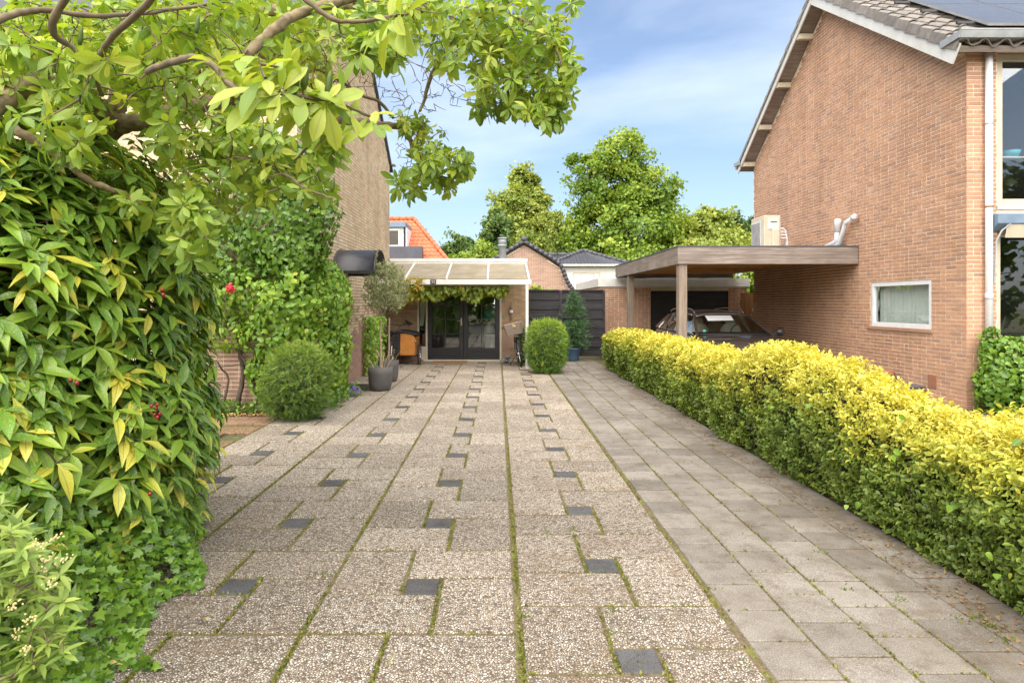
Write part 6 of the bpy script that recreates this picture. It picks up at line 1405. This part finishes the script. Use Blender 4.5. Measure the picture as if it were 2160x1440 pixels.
bw_ = thing('bindweed', 'green heart shaped bindweed leaves climbing through the hedge', 'weed', (2.6, 4, 0))
pts = [at(*q) for q in ((2080, 1180, 3.2), (2110, 1200, 3.16), (1790, 1070, 4.45), (1610, 860, 5.9), (1665, 885, 5.3), (1690, 790, 6.0), (1755, 800, 5.7), (1700, 870, 5.2), (1930, 880, 4.0), (2140, 950, 3.4), (2010, 1080, 3.6), (1880, 960, 4.0), (1570, 880, 6.4))]
pts = np.array(pts) + [-.03, -.06, .02]; P = np.repeat(pts, 2, 0) + rng.normal(size=(len(pts) * 2, 3)) * .035
foliage(bw_, T_OVATE, P, rdir(len(P)) * .6 + [0, -.2, -.5], np.tile([-.5, -.5, .6], (len(P), 1)) + .4 * rdir(len(P)), rng.uniform(.035, .055, len(P)), rng.normal(.35, .2, len(P)), M['l_climb'], len(P))
# ivy mound at the corner of the brick house
im = thing('corner_ivy', 'bright ivy mound at the front corner of the brick house', 'ivy', (7.2, 9, 0))
P, Nn = [], []
for c, r, k in (((7.35, 9.0, .55), (.55, .35, .58), 2400), ((7.9, 8.95, .6), (.6, .4, .5), 1800), ((7.02, 9.1, .85), (.16, .14, .40), 380), ((7.05, 9.05, .35), (.3, .25, .4), 600), ((8.6, 8.9, .5), (.6, .4, .5), 1200)):
    dr = rdir(k); P.append(np.array(c) + dr * np.array(r) * (1 - rng.uniform(0, 1, k) ** 2 * .35 + .12 * lump(dr, 4, 31))[:, None]); Nn.append(dr)
P, Nn = np.concatenate(P), np.concatenate(Nn); ok = (P[:, 2] > .01) & ((P[:, 1] < RY0 - .03) | (P[:, 0] < RX - .03)); P, Nn = P[ok], Nn[ok]
d = np.cross(Nn, rdir(len(P))); d[:, 2] -= .5; foliage(im, T_IVY + T_OVATE, P, d, Nn + .6 * rdir(len(P)) + [0, -.2, .5], rng.uniform(.05, .09, len(P)), rng.normal(.62, .2, len(P)) + .15 * Nn[:, 2], M['l_ivy'], 120)

# ================================================================== POTS, OLIVES, CONIFER
def pot_profile(r, h): return [(0, 0), (r * .72, 0), (r * .84, .03), (r * .95, h * .3), (r, h * .7), (r, h), (r - .022, h), (r - .03, h * .85), (0, h * .84)]
for i, (x, y, r, h, lab, lab2, tz) in enumerate(((-2.10, 11.45, .215, .42, 'charcoal round pot nearest the camera, at the left wall', 'slim olive tree in the nearer charcoal pot', 1.22), (-2.18, 12.75, .205, .42, 'second charcoal pot, half hidden behind the first', 'slim olive tree in the rear charcoal pot', 1.26))):
    pt = thing('plant_pot', lab, 'pot', (x, y, 0), group='charcoal pots by the left wall')
    MB().lathe(pot_profile(r, h), (x, y, 0.003), 36).build('vessel', M['pot'], pt, True)
    MB().lathe([(0, .005), (r - .03, .0)], (x, y, h * .86), 24).build('potting_soil', M['soil'], pt)
    ot = thing('olive_tree', lab2, 'tree', (x, y, h * .86), group='olive trees in pots')
    trk = smooth_line([(x, y, h * .86), (x + .012, y, .7), (x - .008 + .02 * i, y, 1.0), (x + .02, y, tz)], 5); MB().tube(trk, list(np.linspace(.024, .017, len(trk))), 8).build('trunk', M['olive_bark'], ot, True)
    c = np.array([x + .07 - .05 * i, y, 1.80 + .04 * i]); k = 430; dr = rdir(k); dr[:, 2] = np.where(dr[:, 2] < -.75, -dr[:, 2], dr[:, 2])
    tg = c + dr * np.array([.40, .40, .56]) * (rng.uniform(.3, 1, k) ** .5 * (1 + .22 * lump(dr, 3, 40 + i)))[:, None]
    tg = np.concatenate([tg, c + np.array([[-.12, -.1, .62], [-.10, -.1, .70], [-.13, -.1, .5], [.4, 0, -.25], [.42, 0, -.1], [-.4, 0, -.1]])])
    tb = MB(); ax = grow([np.array(trk[-1]) + [0, 0, .03 * q] for q in range(5)], tg, tb, .004, .0018, 4, 4, -.02); tb.build('twigs', M['olive_bark'], ot, True)['kind'] = 'stuff'
    P, D = [], []
    for q in range(11):
        P.append(tg - ax * rng.uniform(0, .16, len(tg))[:, None]); D.append(unit(ax * .7 + rdir(len(tg)) + [0, 0, .45]))
    P, D = np.concatenate(P), np.concatenate(D); foliage(ot, T_NARR, P, D, rdir(len(P)) + [0, 0, .4], rng.uniform(.035, .062, len(P)), rng.normal(.5, .22, len(P)) + .15 * np.clip((P[:, 2] - c[2]) * 2, -1, 1), M['l_olive'], 0, 'leaves')
    dp_ = MB(); fol = []
    for q in range(9):
        a = rng.uniform(0, 6.3); e = np.array([x + .25 * math.cos(a), y + .25 * math.sin(a), h + .12 + .12 * rng.random()]); l_ = smooth_line([(x + .1 * math.cos(a), y + .1 * math.sin(a), h * .86), (x + .17 * math.cos(a), y + .17 * math.sin(a), h + .08), e], 4); dp_.tube(l_, .003, 4); fol += [e] * 9
    dry = thing('dry_stalks', ['pale dry flower stalks in the nearer charcoal pot', 'pale dry flower stalks in the rear charcoal pot'][i], 'plant', (x, y, h * .86), group='dry stalks in the pots')
    dp_.build('stalks', pm('straw stalk', (.45, .34, .18), (.55, .43, .25), 20, .9), dry); fol = np.array(fol) + rng.normal(size=(len(fol), 3)) * .02
    foliage(dry, T_NARR, fol, rdir(len(fol)) + [0, 0, .6], rdir(len(fol)), rng.uniform(.02, .04, len(fol)), np.full(len(fol), .95), M['l_grass'])
bp_ = thing('blue_plant_pot', 'small blue pot in front of the black fence', 'pot', (2.05, 17.35, 0))
MB().lathe([(0, 0), (.135, 0), (.15, .03), (.185, .30), (.205, .31), (.205, .345), (.185, .345), (.17, .28), (0, .28)], (2.05, 17.35, .003), 28).build('vessel', M['blue_pot'], bp_, True)
cf = thing('potted_conifer', 'dark green conifer growing in the small blue pot', 'tree', (2.05, 17.35, .28))
MB().tube([(2.05, 17.35, .28), (2.06, 17.35, 1.0), (2.06, 17.35, 1.80)], [.03, .02, .005], 7).build('trunk', M['trunk_dark'], cf, True)
P, D, Vv = [], [], []
for q in range(210):
    z = .42 + 1.42 * rng.random() ** 1.15; R = np.interp(z, [.4, .6, 1.0, 1.5, 1.9], [.42, .50, .42, .26, .06]) * rng.uniform(.65, 1.1); a = rng.uniform(0, 6.3)
    e = np.array([math.cos(a), math.sin(a) * .6, .12 if z > 1.2 else -.12]); k = int(10 + 60 * R)
    t = rng.uniform(.15, 1, k); P.append(np.array([2.06, 17.3, z]) + e * (R * t)[:, None] + rng.normal(size=(k, 3)) * .028); D.append(np.tile(e, (k, 1)) + .7 * rdir(k) + [0, -.1, -.15]); Vv.append(rng.normal(.4, .12) + .35 * (t - .5))
P, D, Vv = np.concatenate(P), np.concatenate(D), np.concatenate(Vv); foliage(cf, T_SPRAY, P, D, rdir(len(P)) + [0, 0, .6], rng.uniform(.05, .10, len(P)), Vv, M['l_con'], 0, 'needles')
# vines under the canopy and on the wall inside it
vi = thing('canopy_vine', 'vine leaves hanging below the canopy gutter above the doors', 'vine', (-.8, 15.6, 2.0))
k = 1500; xx = rng.uniform(-2.45, .25, k); dropv = np.interp(xx, [-2.4, -2.0, -1.7, -1.3, -.9, -.5, 0, .25], [.5, .62, .35, .38, .34, .42, .34, .12]) * (.75 + .25 * np.sin(xx * 7))
P = np.stack([xx, rng.uniform(15.32, 16.4, k), 1.98 - dropv * rng.random(k) ** 1.2], 1)
d = rdir(k) * .5 + [0, -.2, -.9]; vv = rng.normal(.42, .2, k) + np.where(xx < -1.8, .25, 0); foliage(vi, T_IVY + T_OVATE, P, d, rdir(k) * .5 + [0, -.8, .45], rng.uniform(.06, .13, k), vv, M['l_vine'], 60)
k = 260; P = np.stack([rng.uniform(-2.55, -1.75, k), rng.uniform(15.1, 15.2, k), rng.uniform(1.88, 2.2, k)], 1); foliage(vi, T_NARR + T_RH, P, rdir(k) * .6 + [.2, -.2, -.5], rdir(k) + [0, -.6, .5], rng.uniform(.05, .11, k), rng.normal(.82, .14, k), M['l_vine'], 0, 'upper_leaves')
stm = MB(); l_ = smooth_line([(-2.8, 15.6, 0), (-2.78, 15.5, 1.0), (-2.6, 15.5, 1.9), (-1.8, 15.6, 1.97), (-.8, 15.7, 1.96), (.2, 15.7, 1.97)], 6, .01); stm.tube(l_, .012, 6); stm.build('stem', M['trunk_dark'], vi, True)
wv = thing('wall_climber', 'leafy climber on the left wall behind the olive pots', 'climber', (-2.8, 14.2, 0))
k = 1100; P = np.stack([-2.87 + rng.uniform(0, .22, k), rng.uniform(13.6, 15.2, k), 1.25 * rng.random(k)], 1); P[:, 2] += .02; foliage(wv, T_OVATE, P, rdir(k) * .6 + [.2, -.2, -.5], rdir(k) * .6 + [.7, -.4, .4], rng.uniform(.06, .10, k), rng.normal(.45, .2, k), M['l_climb'])

# ================================================================== CAR
car = thing('parked_car', 'dark brown estate car parked under the timber carport', 'car', (4.78, 13.9, 0))
cx, ny = 4.78, 11.68          # centre line, nose
def cpt(x, y, z): return (cx + x, ny + y, z)
st_ = [  # y, half width at sill, at belt, belt z, centre z of the upper skin, lower z
    (0.00, .55, .60, .55, .58, .38), (.06, .72, .74, .62, .66, .28), (.22, .83, .84, .72, .775, .24), (.6, .88, .87, .80, .86, .24), (1.0, .90, .87, .855, .905, .24), (1.32, .90, .86, .895, .93, .24),
    (1.5, .90, .85, .91, .90, .24), (2.4, .91, .85, .92, .90, .24), (3.3, .91, .85, .93, .90, .24), (4.1, .90, .83, .945, .92, .26), (4.5, .86, .78, .95, .93, .30), (4.66, .78, .72, .90, .90, .36)]
rows = []
for y, ws, wb, zb, zc_, zl in st_:
    half = [(ws * .82, zl), (ws, zl + .08), (ws + .015, (zl + zb) / 2), (wb + .03, zb - .10), (wb, zb - .02), (wb - .05, zb + .01), (wb * .55, zb + (zc_ - zb) * .75), (0, zc_)]
    rows.append([cpt(-a, y, b) for a, b in half] + [cpt(a, y, b) for a, b in half[::-1][1:]])
body = MB().grid(rows); body.add(rows[0], [tuple(range(len(rows[0])))]); body.add(rows[-1], [tuple(range(len(rows[-1])))])
bo = body.build('body', M['carpaint'], car, True); ss = bo.modifiers.new('sub', 'SUBSURF'); ss.levels = ss.render_levels = 2
# roof skin
ry = [1.98, 2.2, 2.7, 3.3, 3.9, 4.25]; rz = [1.345, 1.385, 1.415, 1.41, 1.375, 1.33]; rw = [.56, .58, .59, .585, .56, .53]
rows = [[cpt(w * u, y, z - .055 * abs(u) ** 2.5 - (.02 if abs(u) > .95 else 0)) for u in np.linspace(-1, 1, 11)] for y, z, w in zip(ry, rz, rw)]
ro_ = MB().grid(rows).build('roof', M['carpaint'], car, True); so_ = ro_.modifiers.new('solid', 'SOLIDIFY'); so_.thickness = .03
for s_ in (-1, 1):
    MB().tube(smooth_line([cpt(s_ * .53, 2.15, 1.35), cpt(s_ * .535, 2.35, 1.425), cpt(s_ * .535, 3.2, 1.445), cpt(s_ * .52, 3.9, 1.41), cpt(s_ * .51, 4.1, 1.345)], 5), .014, 6).build('roof_rail', M['chrome'], car, True)
    belt = lambda y: cpt(s_ * (.815 - .02 * max(0, y - 3.6)), y, .925 + .012 * (y - 1.3))
    rail = lambda y: cpt(s_ * np.interp(y, ry, rw) * 1.015, y, float(np.interp(y, ry, rz)) - .075)
    # pillars: A, B, C, D
    for a, b, w in ((cpt(s_ * .765, 1.22, .915), cpt(s_ * .575, 2.02, 1.285), .055), (belt(2.62), rail(2.66), .07), (belt(3.45), rail(3.42), .055)):
        MB().beam(a, b, .03, w, (1, 0, 0)).build('pillar', M['carpaint'], car)
    MB().add([belt(4.02), belt(4.55), cpt(s_ * .535, 4.27, 1.30), rail(3.92)], [(0, 1, 2, 3)]).build('rear_quarter', M['carpaint'], car)
    for y0, y1, q0, q1 in ((1.36, 2.60, 2.06, 2.62), (2.64, 3.43, 2.68, 3.41), (3.47, 4.02, 3.44, 3.90)):
        MB().grid([[belt(y) for y in np.linspace(y0, y1, 6)], [tuple(np.array(belt(y)) * .5 + np.array(rail(q)) * .5 + [s_ * .03, 0, 0]) for y, q in zip(np.linspace(y0, y1, 6), np.linspace(q0, q1, 6))], [rail(q) for q in np.linspace(q0, q1, 6)]]).build('side_window', M['glass_dark'], car, True)
    MB().tube(smooth_line([belt(1.3), belt(2.6), belt(3.9), tuple(np.array(belt(4.05)) + [0, .02, .02]), tuple(np.array(rail(3.95)) + [s_ * .02, .06, -.06]), rail(3.6), rail(2.8), rail(2.15)], 5), .010, 5).build('chrome_strip', M['chrome'], car, True)
    mr = MB().blob(cpt(s_ * 1.0, 1.42, .97), (.10, .07, .075), 12, .02).build('mirror', M['black_plastic'], car, True)
    MB().box(*(sorted((cx + s_ * .86, cx + s_ * .95)) + [ny + 1.40, ny + 1.45, .93, .96])).build('mirror_foot', M['black_plastic'], mr)
    hl = MB().grid([[cpt(s_ * (.55 + .27 * u), .05 + .30 * u * u + .06 * v, .60 + .12 * v + .03 * u) for u in np.linspace(0, 1, 6)] for v in (0, .5, 1)]).build('headlight', M['chrome'], car, True)
    for y in (.92, 3.72):
        c = cpt(s_ * .80, y, .325); wheel = MB().ring(c, .245, .078, 'X', 32, 10).build('wheel', M['rubber'], car, True)
        MB().ring((c[0] + s_ * .05, c[1], c[2]), .185, .02, 'X', 28, 6).build('rim', M['alu'], wheel, True)
        for k in range(6):
            a = k * math.pi / 3; MB().beam((c[0] + s_ * .055, c[1], c[2]), (c[0] + s_ * .055, c[1] + .185 * math.cos(a), c[2] + .185 * math.sin(a)), .03, .035, (1, 0, 0)).build('spoke', M['alu'], wheel)
wsr = []
for v in np.linspace(0, 1, 6):
    y = 1.20 + .80 * v; w = .745 - .18 * v; z = .925 + .41 * v; wsr.append([cpt(w * u, y + .13 * u * u * (1 - .35 * v), z + .03 * math.sin(v * 3.14) - .045 * u * u * v) for u in np.linspace(-1, 1, 11)])
wsd = MB().grid(wsr).build('windscreen', M['glass_dark'], car, True)
MB().tube([tuple(np.array(p) + [0, -.01, .0]) for p in wsr[0]], .014, 6).build('wiper_cowl', M['black_plastic'], car, True)
rwr = [[cpt((.72 - .17 * v) * u, 4.60 - .33 * v - .05 * u * u, .95 + .37 * v) for u in np.linspace(-1, 1, 7)] for v in np.linspace(0, 1, 4)]
MB().grid(rwr).build('rear_window', M['glass_dark'], car, True)
MB().add([cpt(-.40, 1.86, 1.295), cpt(.14, 1.86, 1.30), cpt(.14, 1.66, 1.20), cpt(-.40, 1.66, 1.19)], [(0, 1, 2, 3)]).build('paper_notice', M['paper'], wsd)
MB().lathe([(0, 0), (.032, 0)], (0, 0, 0), 16).mesh('x')
vg = MB().tube([cpt(-.56, 1.385, .985), cpt(-.56, 1.379, .987)], .032, 14).build('sticker', pm('green sticker', (.03, .35, .25), (.04, .4, .3), 5, .5), wsd)
MB().box(cx - .06, cx + .14, ny + 1.86, ny + 1.88, 1.20, 1.25).build('inner_mirror', M['black_plastic'], car)
MB().grid([[cpt(x, 1.35, .90), cpt(x, 1.5, .965), cpt(x, 1.75, .955), cpt(x, 1.85, .85)] for x in (-.72, -.3, .1, .36, .5, .72)]).build('dashboard', M['black_plastic'], car, True)
MB().ring(cpt(.36, 1.95, .93), .18, .014, 'Y', 24, 6).build('steering_wheel', M['black_plastic'], car, True)
for x, y in ((-.36, 2.45), (.36, 2.45), (-.36, 3.4), (.36, 3.4)):
    se = MB().blob(cpt(x, y, .86), (.25, .09, .30), 14, .02).build('seat', M['seat'], car, True); MB().blob(cpt(x, y + .02, 1.17), (.13, .06, .09), 12, .02).build('headrest', M['seat'], se, True)
MB().box(cx - .8, cx + .8, ny + 4.0, ny + 4.3, .6, .95).build('parcel_shelf', M['black_plastic'], car)
gr_ = MB()
for k in range(6): MB().box(cx - .36, cx + .36, ny - .012, ny + .02, .42 + k * .032, .435 + k * .032).build('grille_bar', M['chrome'], car)

# ================================================================== BICYCLES
def wheel(parent, c, R, axis='X', w=.02):
    t = MB().ring(c, R, w, axis, 36, 8).build('tyre', M['rubber'], parent, True, local=True)
    MB().ring(c, R - .028, .012, axis, 36, 6).build('rim', M['chrome'], t, True, local=True)
    sp = MB()
    for k in range(18):
        a = k * 2 * math.pi / 18; q = (c[0], c[1] + (R - .03) * math.cos(a), c[2] + (R - .03) * math.sin(a)) if axis == 'X' else (c[0] + (R - .03) * math.cos(a), c[1], c[2] + (R - .03) * math.sin(a)); sp.tube([c, q], .0022, 3, False)
    sp.build('spokes', M['chrome'], t, local=True)
    MB().tube([(c[0] - .04, c[1], c[2]), (c[0] + .04, c[1], c[2])], .022, 8).build('hub', M['chrome'], t, local=True)
bk = thing('bicycle', 'old bicycle with a wicker front basket leaning by the canopy post', 'bicycle', (.56, 16.15, 0))
bk.rotation_euler = (0, math.radians(-9), math.radians(2))
T = lambda pts, r, nm, mt, n=8: MB().tube(pts, r, n).build(nm, M[mt], bk, True, local=True)
wheel(bk, (0, -.55, .34), .32); wheel(bk, (0, .52, .34), .32)
for nm, pts, r, mt in (('fork', [(.045, -.55, .34), (.05, -.50, .62), (.0, -.44, .70), (-.05, -.50, .62), (-.045, -.55, .34)], .011, 'steel_dark'), ('frame', [(0, -.44, .70), (0, -.40, .82), (0, -.25, .60), (0, -.02, .30), (0, .1, .50), (0, .17, .82)], .016, 'steel_dark'), ('chainstay', [(.04, -.02, .30), (.045, .52, .34), (.03, .14, .72)], .009, 'steel_dark'), ('chainstay', [(-.04, -.02, .30), (-.045, .52, .34), (-.03, .14, .72)], .009, 'steel_dark'), ('stem', [(0, -.44, .70), (0, -.38, 1.04)], .013, 'chrome'), ('handlebar', [(-.29, -.18, .99), (-.28, -.30, 1.02), (-.16, -.42, 1.06), (0, -.40, 1.05), (.16, -.42, 1.06), (.28, -.30, 1.02), (.29, -.18, .99)], .011, 'chrome'), ('kickstand', [(-.02, .08, .28), (-.26, -.02, .035)], .010, 'steel_dark'), ('crank', [(.06, -.02, .30), (.07, .06, .16), (.12, .06, .16)], .010, 'chrome')):
    T(pts, r, nm, mt)
for s_ in (-1, 1): T([(s_ * .29, -.20, .99), (s_ * .295, -.08, .98)], .017, 'grip', 'rubber')
MB().blob((0, .2, .88), (.11, .15, .045), 12, .03).build('saddle', M['black_plastic'], bk, True, local=True)
T([(0, -.75, .50), (0, -.72, .62), (0, -.62, .69), (0, -.50, .72)], .02, 'mudguard', 'steel_dark')
MB().blob((0, -.53, .78), (.045, .05, .045), 10, .02).build('headlamp', M['chrome'], bk, True, local=True)
# basket: woven from strands
bm = thing('wicker_basket', 'grey wicker basket hung on the bicycle handlebar', 'basket', (.42, 15.55, .80)); bm.rotation_euler = (0, math.radians(-13), math.radians(2))
def W2(u, v, z): s_ = .82 + .18 * z / .26; return (u * .21 * s_, v * .15 * s_, z)
per = [(-1, -1), (-.6, -1), (-.2, -1), (.2, -1), (.6, -1), (1, -1), (1, -.5), (1, 0), (1, .5), (1, 1), (.6, 1), (.2, 1), (-.2, 1), (-.6, 1), (-1, 1), (-1, .5), (-1, 0), (-1, -.5)]
for k in range(13):
    z = .01 + k * .02; q = [W2(u * (1 + .035 * (-1) ** (i + k)), v * (1 + .05 * (-1) ** (i + k)), z) for i, (u, v) in enumerate(per)]; q.append(q[0]); MB().tube(q, .0085, 5, False).build('strand', M['wicker'], bm, True, local=True)
for u, v in per: MB().tube([W2(u, v, 0), W2(u, v, .26)], .007, 5).build('upright', M['wicker'], bm, local=True)
q = [W2(u, v, .27) for u, v in per]; q.append(q[0]); MB().tube(q, .014, 6, False).build('rim', M['wicker'], bm, True, local=True)
MB().box(-.17, .17, -.12, .12, .0, .012).build('bottom', M['wicker'], bm, local=True)
for k in range(7):
    a = k * .9; MB().blob((-.0 + .028 * math.cos(a), -.158, .215 + .024 * math.sin(a)), (.022, .012, .02), 7, .2, k).build('flower_trim', M['terracotta'] if k % 2 else M['flower'], bm, True, local=True)
cb = thing('cargo_tricycle', 'dark cargo tricycle with an orange brown front box beside the doors', 'cargo bike', (-2.42, 15.9, 0))
wheel(cb, (.42, .42, .26), .245, w=.026); wheel(cb, (-.40, .42, .26), .245, w=.026); wheel(cb, (-.14, -.55, .31), .29, w=.026)
Lq = lambda m, nm, mt, **k: m.build(nm, M[mt], cb, local=True, **k)
Lq(MB().prism([(-.02, .26), (.32, .26), (.34, .70), (.30, .77), (.2, .80), (-.02, .80)], 'Y', .08, .10), 'box_panel', 'tanbox', bevel=.01)
Lq(MB().prism([(-.36, .26), (-.024, .26), (-.024, .80), (-.36, .80)], 'Y', .081, .099), 'box_side', 'black_plastic')
Lq(MB().prism([(-.36, .26), (.34, .26), (.36, .72), (.30, .80), (-.36, .84)], 'Y', .92, .94), 'box_panel', 'tanbox', bevel=.01)
for x in (-.36, .34): Lq(MB().box(x - .01, x + .01, .101, .919, .27, .70), 'box_panel', 'tanbox')
Lq(MB().box(-.34, .33, .101, .919, .25, .27), 'box_floor', 'tanbox')
rows = [[(u, y, .79 + .075 * math.sin(math.pi * (u + .40) / .80)) for u in np.linspace(-.40, .40, 12)] for y in (.05, .3, .6, .97)]
o = MB().grid(rows).build('rain_cover', M['rubber'], cb, True, local=True); sm_ = o.modifiers.new('s', 'SOLIDIFY'); sm_.thickness = .05
Lq(MB().box(-.44, .44, .38, .46, .21, .245), 'axle_beam', 'steel_dark')
for pts, r, nm in (([(-.14, -.55, .31), (-.14, -.1, .32), (-.05, .1, .30)], .018, 'frame'), ([(-.14, -.1, .32), (-.14, -.22, .80)], .016, 'seat_tube'), ([(-.14, -.55, .31), (-.14, -.22, .62)], .01, 'seat_stay'), ([(-.02, .10, .6), (-.02, .04, .98)], .014, 'steering_post'), ([(-.36, -.08, 1.02), (-.2, .0, 1.04), (0, .04, 1.0), (.16, .0, 1.04), (.24, -.08, 1.0)], .012, 'handlebar'), ([(.1, .02, 1.03), (.12, .0, 1.15)], .008, 'mirror_stalk'), ([(-.14, -.84, .40), (-.14, -.78, .56), (-.14, -.55, .645), (-.14, -.32, .58)], .026, 'mudguard'), ([(-.14, -.8, .72), (-.14, -.3, .72)], .03, 'carrier')):
    Lq(MB().tube(pts, r, 8), nm, 'steel_dark', smooth=True)
Lq(MB().blob((-.14, -.22, .86), (.1, .14, .045), 12, .03), 'saddle', 'rubber', smooth=True)
Lq(MB().tube([(-.14, -.865, .42), (-.14, -.88, .42)], .032, 10), 'reflector', 'red')
Lq(MB().tube([(.36, .06, .62), (.37, .04, .62)], .022, 10), 'bell', 'chrome')

# ================================================================== SMALL THINGS
for i, (x, y, z, r) in enumerate(((.22, 16.75, .06, .09), (.34, 16.62, .05, .08), (.12, 16.65, .05, .07), (.26, 16.68, .17, .07), (.42, 16.7, .04, .06))):
    m = MB().blob((x, y, z), (r, r * .8, r * .8), 9, .22, i).build('stone', M['stone'], None)
    props(m, ['large stone at the back of the pile by the door', 'rounded stone at the front of the pile by the door', 'leftmost stone of the pile by the door', 'topmost stone of the pile by the door', 'rightmost stone of the pile, beside the bicycle'][i], 'stone', 'stones piled beside the black doors')
tp = thing('terracotta_pot', 'terracotta pot standing against the gable wall behind the hedge', 'pot', (6.62, 10.95, 0))
MB().lathe([(0, 0), (.10, 0), (.13, .32), (.15, .33), (.15, .40), (.13, .40), (.12, .34), (0, .34)], (6.62, 10.95, 0), 20).build('vessel', M['terracotta'], tp, True)
bx_ = thing('stone_trough', 'low grey slab lying against the gable wall', 'slab', (6.55, 10.45, 0))
MB().box(6.30, 6.80, 10.2, 10.8, 0, .20).build('body', M['stone'], bx_, bevel=.02); MB().box(6.28, 6.81, 10.18, 10.82, .202, .235).build('lid', M['felt'], bx_, bevel=.01)
